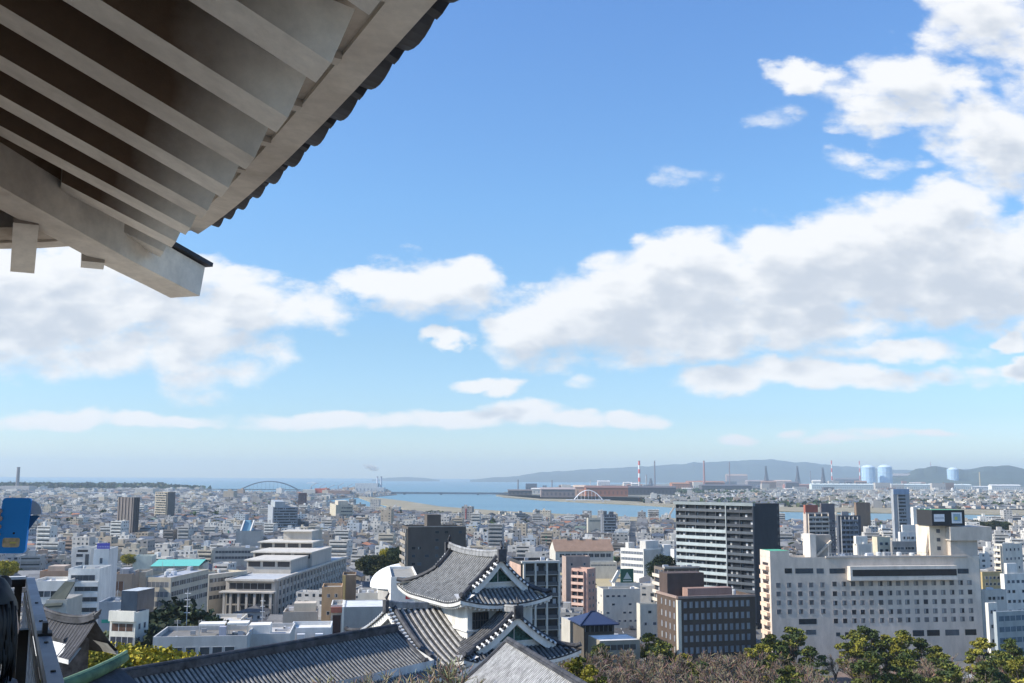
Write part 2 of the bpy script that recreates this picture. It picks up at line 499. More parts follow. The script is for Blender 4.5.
# distant hills
def ridge(name, prof, D, depth, m, base=-30):
    """prof: list of (px, py) skyline at distance D; rounded terrain behind and in front of it"""
    mb = MB()
    xs = []
    x = prof[0][0]
    while x <= prof[-1][0]:
        for (a, ya), (c, yc) in zip(prof, prof[1:]):
            if a <= x <= c:
                t = (x - a) / (c - a); t = t * t * (3 - 2 * t); y = ya + (yc - ya) * t; break
        y -= 1.1 * (mnoise.noise(Vector((x * .09, D * .001, 0))) + .5 * mnoise.noise(Vector((x * .3, D * .001, 5)))) * (1 if y < 476 else .2)
        xs.append((x, y)); x += 4
    rows = []
    K = 9
    for (x, y) in xs:
        X, Z = ray(x, y); h = Z * D + EYE
        col_ = []
        for k in range(K):
            t = k / (K - 1) * 2 - 1
            dd = D + t * depth
            f = max(0, 1 - t * t) ** 1.1
            nn = .35 * mnoise.noise(Vector((x * .05, t * 3, D))) * (1 - abs(t)) * (0 if k == K // 2 else 1)
            col_.append(Vector((X * dd, dd, -2 + (h + 2) * max(0, min(1, f + nn * f - (0 if k == K // 2 else .03))))))
        rows.append(col_)
    for i in range(len(rows) - 1):
        for k in range(K - 1):
            mb.face([rows[i][k], rows[i + 1][k], rows[i + 1][k + 1], rows[i][k + 1]])
    return kind(mb.build(name, m, smooth=True), 'structure')
M_HILLS = mat('wooded_hills', (.05, .065, .04), .95, .3, .002, col2=(.035, .045, .03), detail=8)
ridge('distant_hills', [(470, 479.5), (500, 477), (560, 471), (600, 468.5), (645, 466.5), (680, 464), (720, 461.5), (765, 459.5), (800, 462), (840, 466), (870, 468), (910, 470), (960, 469), (1030, 471), (1200, 466)], 20000, 2400, M_HILLS)
ridge('wooded_hill', [(880, 479), (893, 475), (905, 473), (920, 468), (936, 466), (950, 468), (966, 469.5), (985, 466.5), (1006, 465), (1024, 468), (1060, 463), (1200, 460)], 11500, 1500, M_HILLS)
ridge('distant_island', [(372, 479.5), (392, 477.6), (405, 477), (420, 477.6), (440, 479.6)], 21500, 900, M_HILLS)
# ---------------------------------------------------------------- the castle keep we stand on: eaves overhead, balcony rail
KA = radians(26.6)
KE = Vector((-sin(KA), cos(KA), 0)); KR = Vector((cos(KA), sin(KA), 0))
def kp(u, t, z):
    """keep coordinates: u along its right-hand side normal, t along its front normal, z above eye"""
    p = KR * u + KE * t
    return Vector((p.x, p.y, EYE + z))
def plaster(name, base, stain, dark):
    m, nt, b = _nodes(name)
    N, L = nt.nodes, nt.links
    tc = N.new('ShaderNodeTexCoord')
    n1 = N.new('ShaderNodeTexNoise'); n1.inputs['Scale'].default_value = 1.7; n1.inputs['Detail'].default_value = 6; n1.inputs['Roughness'].default_value = .6
    n2 = N.new('ShaderNodeTexNoise'); n2.inputs['Scale'].default_value = 14; n2.inputs['Detail'].default_value = 8; n2.inputs['Roughness'].default_value = .7
    L.new(tc.outputs['Object'], n1.inputs['Vector']); L.new(tc.outputs['Object'], n2.inputs['Vector'])
    a = N.new('ShaderNodeAttribute'); a.attribute_name = 'Col'
    r1 = N.new('ShaderNodeMapRange'); r1.inputs['From Min'].default_value = .38; r1.inputs['From Max'].default_value = .68
    L.new(n1.outputs['Fac'], r1.inputs['Value'])
    ml = N.new('ShaderNodeMath'); ml.operation = 'MULTIPLY_ADD'; L.new(a.outputs['Fac'], ml.inputs[0]); ml.inputs[1].default_value = 1.25; 
    ms = N.new('ShaderNodeMath'); ms.operation = 'MULTIPLY'; ms.inputs[1].default_value = .32; L.new(r1.outputs[0], ms.inputs[0])
    L.new(ms.outputs[0], ml.inputs[2])
    r2 = N.new('ShaderNodeMapRange'); r2.inputs['From Min'].default_value = .35; r2.inputs['From Max'].default_value = .7; r2.inputs['To Min'].default_value = .84; r2.inputs['To Max'].default_value = 1.05
    L.new(n2.outputs['Fac'], r2.inputs['Value'])
    mx = N.new('ShaderNodeMix'); mx.data_type = 'RGBA'; mx.clamp_factor = True
    L.new(ml.outputs[0], mx.inputs[0]); mx.inputs[6].default_value = (*base, 1); mx.inputs[7].default_value = (*stain, 1)
    sc = N.new('ShaderNodeVectorMath'); sc.operation = 'SCALE'; L.new(mx.outputs[2], sc.inputs[0]); L.new(r2.outputs[0], sc.inputs['Scale'])
    L.new(sc.outputs[0], b.inputs['Base Color'])
    b.inputs['Roughness'].default_value = .9
    bp = N.new('ShaderNodeBump'); bp.inputs['Strength'].default_value = .25; bp.inputs['Distance'].default_value = .01
    L.new(n2.outputs['Fac'], bp.inputs['Height']); L.new(bp.outputs[0], b.inputs['Normal'])
    return m
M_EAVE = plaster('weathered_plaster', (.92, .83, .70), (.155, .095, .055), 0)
M_TILE_D = mat('dark_roof_tile', (.035, .035, .042), .6, .3, 6)
M_KWALL = mat('keep_white_plaster', (.74, .73, .70), .9, .06, .6)

CORN = 5.52; U0 = .85
def lift(c, w=0):
    """upward sweep of the eave near the corner, c = coordinate along the eave"""
    q = max(0.0, (c - (CORN - 3.1)) / 3.0)
    return .165 * q * q * max(0, 1 - w / 2.6)
SL = .47
keep = thing('castle_keep', 'white plastered castle keep roof corner with stained rafters overhead at upper left', 'castle keep', (0, 0, 0))
# side 1: along t (to the right of the viewer); side 2: along u (in front). P(side, c, w, z)
def side_pt(side, c, w, z):
    """c along the eave (grows towards the corner), w inwards from the fascia edge"""
    if side == 1: return kp(U0 - w, c, z)
    return kp(U0 - (CORN - c), CORN - w, z)
def fz(c, side=1):
    if side == 1: return 1.135 + lift(c)
    q = max(0.0, (c - (CORN - 3.1)) / 3.0)
    return 1.06 + .245 * q ** 4
for side in (1, 2):
    # fascia boards (two steps) following the swept eave
    cs = [-4.5 + .25 * i for i in range(int((CORN + 4.5) / .25) + 1)] + [CORN]
    for (w0, w1, z0, z1, nm) in ((0, .10, 0, .10, 'fascia'), (.10, .30, .022, .09, 'eave_board')):
        mb = MB()
        for a, c in zip(cs, cs[1:]):
            q = []
            for cc in (a, c):
                c0 = min(cc, CORN - w0); c1 = min(cc, CORN - w1)
                q += [side_pt(side, c0, w0, fz(cc, side) + z0), side_pt(side, c1, w1, fz(cc, side) + z0 + (w1 - w0) * .1), side_pt(side, c1, w1, fz(cc, side) + z1 + w1 * .3), side_pt(side, c0, w0, fz(cc, side) + z1)]
            s_ = .25 if nm == 'fascia' else .42
            mb.faces(q, [(0, 4, 5, 1), (0, 3, 7, 4), (1, 5, 6, 2), (3, 2, 6, 7)], (s_, s_, s_))
        mb.build(nm, M_EAVE, keep)
    # little plaster battens across the eave board
    if side == 1:
        k = -2.0
        while k < CORN - .5:
            mb = MB()
            z = fz(k)
            mb.beam(side_pt(1, k, .10, z + .014), side_pt(1, k, .30, z + .03), .045, .03, (.3, .3, .3))
            mb.build('eave_batten', M_EAVE, keep)
            k += .415
    # soffit boards
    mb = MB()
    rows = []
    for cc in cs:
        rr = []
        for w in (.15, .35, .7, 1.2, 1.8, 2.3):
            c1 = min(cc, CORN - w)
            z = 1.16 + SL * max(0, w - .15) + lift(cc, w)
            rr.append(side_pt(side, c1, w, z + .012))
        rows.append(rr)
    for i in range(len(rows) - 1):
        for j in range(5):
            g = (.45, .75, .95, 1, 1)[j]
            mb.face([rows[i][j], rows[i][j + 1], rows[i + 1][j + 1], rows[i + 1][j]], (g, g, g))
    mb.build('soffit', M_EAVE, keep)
    # rafters
    k = 5.20 if side == 1 else 4.99
    if side == 2: k = 4.986
    cnt = 0
    while k > -2.2:
        wmax = min(2.35, CORN - k - .02)
        if wmax > .45 or side == 1:
            wmax = max(wmax - .24, .27) if side == 2 else max(wmax, .5)
            rw, rh = (.135 if side == 1 else .105), .135
            mb = MB()
            secs = [.22, .26, .30, .36, .42, .5, .6, .72, .86, 1.0, 1.25, 1.6, 2.0, 2.35]
            secs = [w for w in secs if w < wmax] + [wmax]
            prev = None
            zb = fz(k, side) - .155
            for si, w in enumerate(secs):
                z = zb + SL * (w - .22) - (lift(k) - lift(k, w))
                zt = z + rh * 1.1
                wt = w + (.07 if si == 0 else .07)
                wt = w - .055 if si == 0 else w
                ring = [side_pt(side, k - rw / 2, w, z), side_pt(side, k + rw / 2, w, z), side_pt(side, k + rw / 2, wt, zt), side_pt(side, k - rw / 2, wt, zt)]
                if prev:
                    i0 = len(mb.v); mb.v.extend(tuple(p) for p in prev + ring)
                    gf_ = lambda w_: max(0, min(1, (w_ - .28) / .34))
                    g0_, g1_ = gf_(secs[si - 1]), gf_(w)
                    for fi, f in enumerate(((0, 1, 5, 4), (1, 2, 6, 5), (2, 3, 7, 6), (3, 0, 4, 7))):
                        # brown stains; pale tips and undersides also put daylight and bounce into the colour
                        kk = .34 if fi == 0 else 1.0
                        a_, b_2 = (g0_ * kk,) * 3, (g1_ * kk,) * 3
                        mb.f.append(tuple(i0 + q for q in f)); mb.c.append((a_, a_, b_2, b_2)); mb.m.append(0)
                else:
                    mb.face(ring, (0.0, 0.0, 0.0))
                prev = ring
            mb.face(prev[::-1], (.5, .5, .5))
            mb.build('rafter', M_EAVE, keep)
        k -= .415 if side == 1 else .309
        cnt += 1
# hip rafter under the corner
mb = MB()
ax = Vector((1, 1)).normalized()
def hip(s, off, z):
    """s metres back from the tip along the hip"""
    c = Vector((.84, 5.667)) - ax * s + Vector((ax.y, -ax.x)) * off
    return kp(c.x, c.y, z)
w2 = .095
prev = None
for s_, zb, zt, g in ((0, .980, 1.150, .0), (.25, 1.012, 1.185, .0), (.6, 1.06, 1.24, .10), (1.23, 1.168, 1.35, .38), (2.2, 1.34, 1.53, .6), (3.4, 1.56, 1.75, .7)):
    sk = .035 if s_ == 0 else 0
    ring = [hip(s_ + sk, w2, zb), hip(s_ + sk, -w2, zb), hip(s_, -w2, zt), hip(s_, w2, zt)]
    if prev:
        i0 = len(mb.v); mb.v.extend(tuple(p) for p in prev + ring)
        for fi, f in enumerate(((0, 1, 5, 4), (1, 2, 6, 5), (2, 3, 7, 6), (3, 0, 4, 7))):
            ga, gb_ = (pg,) * 3, (g,) * 3
            mb.f.append(tuple(i0 + q for q in f)); mb.c.append((ga, ga, gb_, gb_)); mb.m.append(0)
    else: mb.face(ring, (.02, .02, .02))
    prev = ring; pg = g
mb.face(prev[::-1])
mb.build('hip_rafter', M_EAVE, keep)
mb = MB(); mb.beam(hip(-.03, 0, 1.165), hip(.75, 0, 1.27), .25, .022, (.03, .03, .035)); mb.build('hip_cover_plate', M_TILE_D, keep)
# roof surface above and eave tiles
mb = MB()
for side in (1, 2):
    for a, c in zip(cs, cs[1:]):
        q = []
        for cc in (a, c):
            for w in (-.03, 1.2, 2.6, 4.6):
                c1 = min(cc, CORN - w)
                q.append(side_pt(side, c1, w, fz(cc) + .13 + (.47 * w if w > 0 else 0) + (.12 * max(0, w - 1) ** 1.5) - (lift(cc) - lift(cc, max(w, 0)))))
        mb.faces(q, [(0, 4, 5, 1), (1, 5, 6, 2), (2, 6, 7, 3)])
mb.build('roof', M_TILE_D, keep)
for side in (1, 2):
    k = CORN - .22; 
    while k > -2.5:
        mb = MB()
        z = fz(k) + .135
        wm = min(1.4, CORN - k + .1)
        # round cover tile with its boss end and the hanging lip of the pan tile beside it
        mb.tube([side_pt(side, k, -.12, z - .005), side_pt(side, k, -.02, z + .035), side_pt(side, k, wm, z + .035 + SL * wm)], .062, 10, (.3, .3, .3))
        pts = []
        for i in range(7):
            a = -1 + 2 * i / 6
            pts.append((k + .165 + a * .13, z - .035 - .032 * (1 - a * a)))
        top = [(c, z + .01) for c, _ in pts]
        for w0 in (-.105,):
            vs = [side_pt(side, c, w0, zz) for c, zz in pts] + [side_pt(side, c, w0 - .0, zz) for c, zz in top]
            vs += [side_pt(side, c, w0 + .16, zz + .035) for c, zz in pts]
            fs = [(i, i + 1, i + 8, i + 7) for i in range(6)] + [(i, i + 14, i + 15, i + 1) for i in range(6)]
            mb.faces(vs, fs)
        mb.build('eave_tile', M_TILE_D, keep)
        k -= .33
# wall and balcony floor of the keep (behind and beside the viewer)
WU, WT = -1.5, 3.4
mb = MB()
def kbox(mb, u0, u1, t0, t1, z0, z1, col=(.5, .5, .5)):
    mb.box((u0, t0, z0), (u1, t1, z1), col, T=lambda x, y, z: kp(x, y, z))
kbox(mb, -12, WU, -9, WT - .6, -8.0, 2.0)
mb.build('wall', M_KWALL, keep)
mb = MB(); kbox(mb, -12.2, .2, -9, 5.12, -1.9, -1.72); mb.build('balcony_floor', mat('weathered_deck', (.2, .17, .14), .8, .2, 3), keep)
# the lower storey body so the keep stands on its hill
mb = MB(); kbox(mb, -12.5, -.2, -9, 4.0, -8.2, -1.9); kbox(mb, -14, -.1, -10.5, 4.1, -19.5, -8.2); mb.build('lower_storey', M_KWALL, keep)

# balcony rail: flat pale cap, posts, wire mesh
rail = thing('balcony_railing', 'grey flat-topped balcony railing with wire mesh and dark posts at lower left', 'railing', (0, 0, 0))
M_CAP = mat('rail_metal', (.24, .26, .30), .5, .2, 5, metal=.0)
M_POST = mat('dark_rail_wood', (.028, .022, .018), .6, .25, 8)
M_WIRE = mat('mesh_wire', (.42, .40, .38), .6, .2, 5)
RU = .126
mb = MB(); kbox(mb, RU - .017, RU + .017, -1.0, 5.055, -.475, -.445); mb.build('top_rail', M_CAP, rail)
mb = MB(); kbox(mb, -3.2, RU - .018, 5.02, 5.055, -.452, -.440, ); mb.build('top_rail', mat('pale_rail', (.75, .76, .8), .5, .05, 3), rail)
mb = MB(); kbox(mb, -3.2, RU - .018, 5.015, 5.06, -.485, -.453); mb.build('rail_bar', M_POST, rail)
for t in (5.03, 3.6, 1.9, .2):
    mb = MB(); kbox(mb, RU - .06, RU - .03, t - .02, t + .02, -1.72, -.478); mb.build('post', M_POST, rail)
mb = MB(); kbox(mb, -1.05, -1.0, 5.02, 5.06, -1.72, -.486); mb.build('post', M_POST, rail)
mb = MB(); kbox(mb, RU - .03, RU + .012, -1.0, 5.03, -1.6, -1.56); kbox(mb, RU - .012, RU + .008, -1, 5.03, -.52, -.478); mb.build('rail_bar', M_POST, rail)
# wire mesh infill of the long side
mb = MB()
t = 0.6
while t < 5.0:
    mb.beam(kp(RU - .02, t, -1.56), kp(RU - .02, t, -.50), .0035, .0035); t += .028
z = -.53
while z > -1.55:
    mb.beam(kp(RU - .023, .6, z), kp(RU - .023, 5.02, z), .0035, .0035); z -= .028
wm = mb.build('wire_mesh', M_WIRE, rail)
for t in (1.5, 1.85, 2.2, 2.6, 3.05, 3.5, 4.0):
    mb = MB(); c = kp(RU, t, -.445)
    mb.tube([c, c + Vector((0, 0, .004))], .006, 8, (.05, .05, .05)); mb.build('screw', M_POST, rail)
mb = MB(); kbox(mb, RU - .018, RU + .020, 3.18, 3.25, -.447, -.438); kbox(mb, RU - .006, RU + .008, 3.19, 3.23, -.438, -.41); mb.build('clamp', M_POST, rail)

# ---------------------------------------------------------------- visitor holding up a blue phone
M_HAIR = mat('black_hair', (.012, .010, .010), .55, .4, 40, stretch=(1, 1, .2))
M_SKIN = mat('skin', (.52, .33, .24), .55, .06, 8)
M_COAT = mat('dark_coat', (.05, .05, .055), .85, .2, 12)
M_COATG = mat('grey_scarf', (.35, .34, .33), .9, .15, 20)
M_PHONE = mat('phone_blue', (.03, .32, .80), .35, .05, 3)
def skin_obj(name, chains, mats, parent=None, sub=2):
    """chains: list of lists of (point, radius); points shared by index when equal"""
    vs, es, rs = [], [], []
    idx = {}
    def vi(p, r):
        k = tuple(round(c, 4) for c in p)
        if k not in idx:
            idx[k] = len(vs); vs.append(p); rs.append(r)
        return idx[k]
    for ch in chains:
        pr = None
        for p, r in ch:
            i = vi(p, r)
            if pr is not None: es.append((pr, i))
            pr = i
    me = bpy.data.meshes.new(name); me.from_pydata([tuple(v) for v in vs], es, [])
    o = bpy.data.objects.new(name, me); COL.objects.link(o)
    sk = o.modifiers.new('skin', 'SKIN'); sk.use_smooth_shade = True
    me.skin_vertices.new() if not me.skin_vertices else None
    for i, r in enumerate(rs):
        me.skin_vertices[0].data[i].radius = (r, r) if not isinstance(r, tuple) else r
    me.skin_vertices[0].data[0].use_root = True
    ss = o.modifiers.new('sub', 'SUBSURF'); ss.levels = sub; ss.render_levels = sub
    me.materials.append(mats)
    dg = bpy.context.evaluated_depsgraph_get()
    m2 = bpy.data.meshes.new_from_object(o.evaluated_get(dg))
    o.modifiers.clear(); o.data = m2
    if parent: o.parent = parent
    return o
def ellipsoid(mb, c, r, col=(.5, .5, .5), n=20, m=14, f=None):
    rows = []
    for i in range(m + 1):
        th = pi * i / m
        rows.append([])
        for j in range(n):
            a = 2 * pi * j / n
            p = Vector((sin(th) * cos(a), sin(th) * sin(a), cos(th)))
            k = f(p) if f else 1
            rows[-1].append(mb.vert((c[0] + r[0] * p.x * k, c[1] + r[1] * p.y * k, c[2] + r[2] * p.z * k)))
    for i in range(m):
        for j in range(n):
            mb.f.append((rows[i][j], rows[i + 1][j], rows[i + 1][(j + 1) % n], rows[i][(j + 1) % n])); mb.c.append(col); mb.m.append(0)
HX = at(-15, 626, 2.45)
fl = EYE - 1.72
P0 = Vector((HX.x - .02, HX.y, fl))
pers = thing('person', 'person with black hair in dark coat facing the view, holding a phone up', 'person', tuple(P0))
V = Vector
# everything below in local metres: x to the viewer's right, y away from the viewer; the person faces away
hz = HX.z - fl
body = [[(V((0, 0, hz - .62)), (.145, .10)), (V((0, 0, hz - .45)), (.15, .10)), (V((0, -.01, hz - .27)), (.15, .09)), (V((0, -.005, hz - .19)), (.075, .065)), (V((0, 0, hz - .12)), (.05, .05)), (V((0, .01, hz)), (.055, .06))],
        [(V((0, 0, hz - .62)), (.145, .10)), (V((-.09, 0, hz - .72)), (.085, .085)), (V((-.10, .02, hz - 1.02)), (.06, .06)), (V((-.10, 0, .10)), (.045, .045)), (V((-.10, .13, .035)), (.035, .03))],
        [(V((0, 0, hz - .62)), (.145, .10)), (V((.09, 0, hz - .72)), (.085, .085)), (V((.10, .02, hz - 1.02)), (.06, .06)), (V((.10, 0, .10)), (.045, .045)), (V((.10, .13, .035)), (.035, .03))],
        [(V((0, -.01, hz - .27)), (.15, .09)), (V((-.17, 0, hz - .25)), (.055, .055)), (V((-.25, .12, hz - .40)), (.045, .045)), (V((-.10, .22, hz - .08)), (.034, .034)), (V((-.035, .20, hz + .10)), (.024, .020))],
        [(V((0, -.01, hz - .27)), (.15, .09)), (V((.16, 0, hz - .27)), (.055, .055)), (V((.20, .02, hz - .50)), (.043, .043)), (V((.14, .17, hz - .66)), (.032, .032)), (V((.09, .22, hz - .69)), (.022, .022))]]
skin_obj('body', body, M_COAT, pers)
mb = MB()
ellipsoid(mb, (0, .03, hz - .01), (.073, .088, .108), n=24, m=18)
fo = mb.build('face', M_SKIN, pers, smooth=True)
mb = MB()
for sx in (-1, 1): ellipsoid(mb, (sx * .03, .108, hz + .0), (.011, .008, .007), n=10, m=8)
mb.build('eye', M_HAIR, pers, smooth=True)
mb = MB(); ellipsoid(mb, (0, .122, hz - .03), (.012, .016, .022), n=10, m=8); mb.build('nose', M_SKIN, pers, smooth=True)
mb = MB(); ellipsoid(mb, (0, .108, hz - .062), (.022, .008, .006), n=10, m=8); mb.build('mouth', mat('lips', (.4, .15, .12), .5, .05, 9), pers, smooth=True)
for sx in (-1, 1):
    mb = MB(); ellipsoid(mb, (sx * .074, .03, hz - .012), (.010, .018, .028), n=10, m=8); mb.build('ear', M_SKIN, pers, smooth=True)
mb = MB()
def hairf(p):
    return 1 + .05 * mnoise.noise(Vector((p.x * 6, p.y * 6, p.z * 1.5))) - (.32 if p.y > .45 and p.z < .35 else 0)
ellipsoid(mb, (0, -.004, hz + .004), (.089, .104, .125), n=40, m=26, f=hairf)
for i in range(160):
    a = rnd(pi * .95, pi * 2.05); r0 = .085
    x, y = cos(a) * r0, sin(a) * .098
    z0 = hz + rnd(-.04, .06)
    mb.tube([(x * .95, y * .95, z0), (x * 1.06, y * 1.04, z0 - .07), (x * .98, y * .98, hz - rnd(.11, .15))], [.006, .005, .001], 4)
mb.build('hair', M_HAIR, pers, smooth=True)
mb = MB(); mb.tube([(cos(t * .5) * .078, sin(t * .5) * .072 - .005, hz - .155 + .006 * sin(t)) for t in range(14)], .028, 8); mb.build('scarf', M_COATG, pers, smooth=True)
# hand round the left edge of the phone
pc = at(14.5, 525.5, 2.44)
pl = pc - P0
pw, ph, pt = .0675, .131, .009
hand = [[(V((-.055, .17, pl.z - .06)) + V((0, 0, 0)), (.024, .019)), (V((pl.x - .052, pl.y + .012, pl.z - .03)), (.030, .013)), (V((pl.x - .050, pl.y + .012, pl.z + .004)), (.028, .012))]]
for i, (dz, ln) in enumerate(((.032, 1.0), (.014, 1.1), (-.005, 1.02), (-.023, .85))):
    hand.append([(V((pl.x - .050, pl.y + .012, pl.z + .004)), (.028, .012)), (V((pl.x - .046, pl.y + .014, pl.z + dz)), .0088), (V((pl.x - .040, pl.y - .010, pl.z + dz + .002)), .0080), (V((pl.x - .026 + .008 * (ln - 1), pl.y - .0125, pl.z + dz + .003)), .0068)])
hand.append([(V((pl.x - .052, pl.y + .012, pl.z - .03)), (.030, .013)), (V((pl.x - .044, pl.y + .018, pl.z - .045)), .010), (V((pl.x - .026, pl.y + .016, pl.z - .040)), .009), (V((pl.x - .008, pl.y + .0135, pl.z - .026)), .0075)])
skin_obj('hand', hand, M_SKIN, pers)
rh = [[(V((.13, .16, hz - .67)), (.02, .016)), (V((.09, .23, hz - .70)), (.03, .014)), (V((.07, .26, hz - .70)), (.026, .012))]]
for i in range(4):
    rh.append([(V((.07, .26, hz - .70)), (.026, .012)), (V((.05 + i * .016, .285 - i * .004, hz - .70)), .0085), (V((.045 + i * .016, .305 - i * .005, hz - .715)), .0078), (V((.043 + i * .016, .305 - i * .006, hz - .735)), .0065)])
rh.append([(V((.09, .23, hz - .70)), (.03, .014)), (V((.058, .235, hz - .705)), .010), (V((.04, .255, hz - .712)), .0085)])
skin_obj('hand', rh, M_SKIN, pers)

phone = thing('phone', 'bright blue phone with a gold patch near its bottom, held up at left edge', 'phone', tuple(pc), radians(2))
def rrect(w, h, r, n=5):
    out = []
    for cx, cz, a0 in ((w / 2 - r, h / 2 - r, 0), (-w / 2 + r, h / 2 - r, 90), (-w / 2 + r, -h / 2 + r, 180), (w / 2 - r, -h / 2 + r, 270)):
        for i in range(n + 1):
            a = radians(a0 + 90 * i / n); out.append((cx + r * cos(a), cz + r * sin(a)))
    return out
def slab(mb, outline, y0, y1, col=(.5, .5, .5), sh=0.0, dx=0, dz=0):
    n = len(outline)
    vs = [(x + sh * z + dx, y0, z + dz) for x, z in outline] + [(x + sh * z + dx, y1, z + dz) for x, z in outline]
    mb.faces(vs, [tuple(range(n)), tuple(range(2 * n - 1, n - 1, -1))] + [(i, i + n, (i + 1) % n + n, (i + 1) % n) for i in range(n)], col)
mb = MB(); slab(mb, rrect(pw, ph, .008), -pt / 2, pt / 2, sh=.055); mb.build('body', M_PHONE, phone)
mb = MB(); slab(mb, rrect(.040, .022, .005), -pt / 2 - .0015, -pt / 2 - .0002, sh=.05, dx=-.003, dz=-.040); mb.build('gold_patch', mat('gold_patch', (.75, .55, .32), .4, .2, 60), phone)
mb = MB(); slab(mb, rrect(.015, .004, .0015), -pt / 2 - .0025, -pt / 2 - .0016, sh=.05, dx=.002, dz=-.040); mb.build('gold_bar', mat('gold_bar', (.85, .72, .2), .4, .05, 60), phone)
mb = MB(); slab(mb, rrect(.005, .005, .002), -pt / 2 - .001, -pt / 2 - .0002, dx=.002, dz=-.018); mb.build('small_hole', M_POST, phone)
mb = MB()
ol = [(0, -.034), (0, 0)] + [(.03 * sin(radians(a)), -.034 + .034 * cos(radians(a))) for a in range(0, 91, 15)]
slab(mb, ol, .001, .004, dx=.032, dz=.060); mb.build('cover_flap', mat('pale_flap', (.45, .5, .6), .5, .1, 20), phone)
mb = MB(); slab(mb, [(0, 0), (.026, 0), (0, -.036)], .001, .0035, dx=.032, dz=.024); mb.build('cover_corner', mat('blue_flap', (.03, .12, .26), .5, .1, 20), phone)

# green copper ridge and dark small roof of the keep's lower storey
gr = thing('lower_roof_ridge', 'verdigris green ridge beam with rounded end above the yellow bush at lower left', 'roof ridge')
D0 = 17.0
a, b_ = at(126, 659, D0 + .5), at(40, 690, D0 - 2)
mb = MB()
d = (b_ - a)
pts = [a + d * t + Vector((0, 0, .10 * (1 - t) ** 3)) for t in (0, .08, .2, .4, .7, 1, 1.5)]
mb.tube([p - Vector((0, 0, .07)) for p in pts], [.06, .075, .08, .085, .085, .085, .085], 10, flat=1.15)
mb.build('copper_ridge', mat('verdigris', (.09, .16, .075), .7, .2, 3, col2=(.035, .065, .035)), gr, smooth=True)
mb = MB(); mb.tube([p + Vector((0, 0, .02)) for p in pts], .03, 8); mb.build('ridge_cap', mat('pale_verdigris', (.26, .36, .19), .7, .12, 5), gr, smooth=True)
mb = MB()
nv = Vector((d.y, -d.x, 0)).normalized()
for sg in (1, -1):
    mb.face([pts[1] - V((0, 0, .18)), pts[-1] - V((0, 0, .18)), pts[-1] + nv * 1.6 * sg - V((0, 0, 1.3)), pts[1] + nv * 1.6 * sg - V((0, 0, 1.3))])
mb.build('roof_slope', M_TILE_D, gr)
# ---------------------------------------------------------------- castle turret and gallery roofs below
KS = 1.3
M_TILE = attr_mat('grey_roof_tile', .75, .62, 3.2)
M_TILE2 = attr_mat('weathered_gallery_tile', .8, .6, 2.6)
M_RIDGE = mat('ridge_tile', (.060, .060, .066), .7, .4, 1.4)
M_MORTAR = mat('tile_mortar', (.72, .71, .68), .9, .1, 4)
M_WALLW = mat('turret_white_plaster', (.74, .72, .67), .9, .06, 1.1, col2=(.48, .46, .42), stretch=(1, 1, .25))
M_GREENP = mat('green_pediment', (.045, .10, .085), .8, .4, 6)
M_BEIGE = mat('stone_base', (.27, .22, .16), .95, .3, .9, col2=(.12, .10, .075))

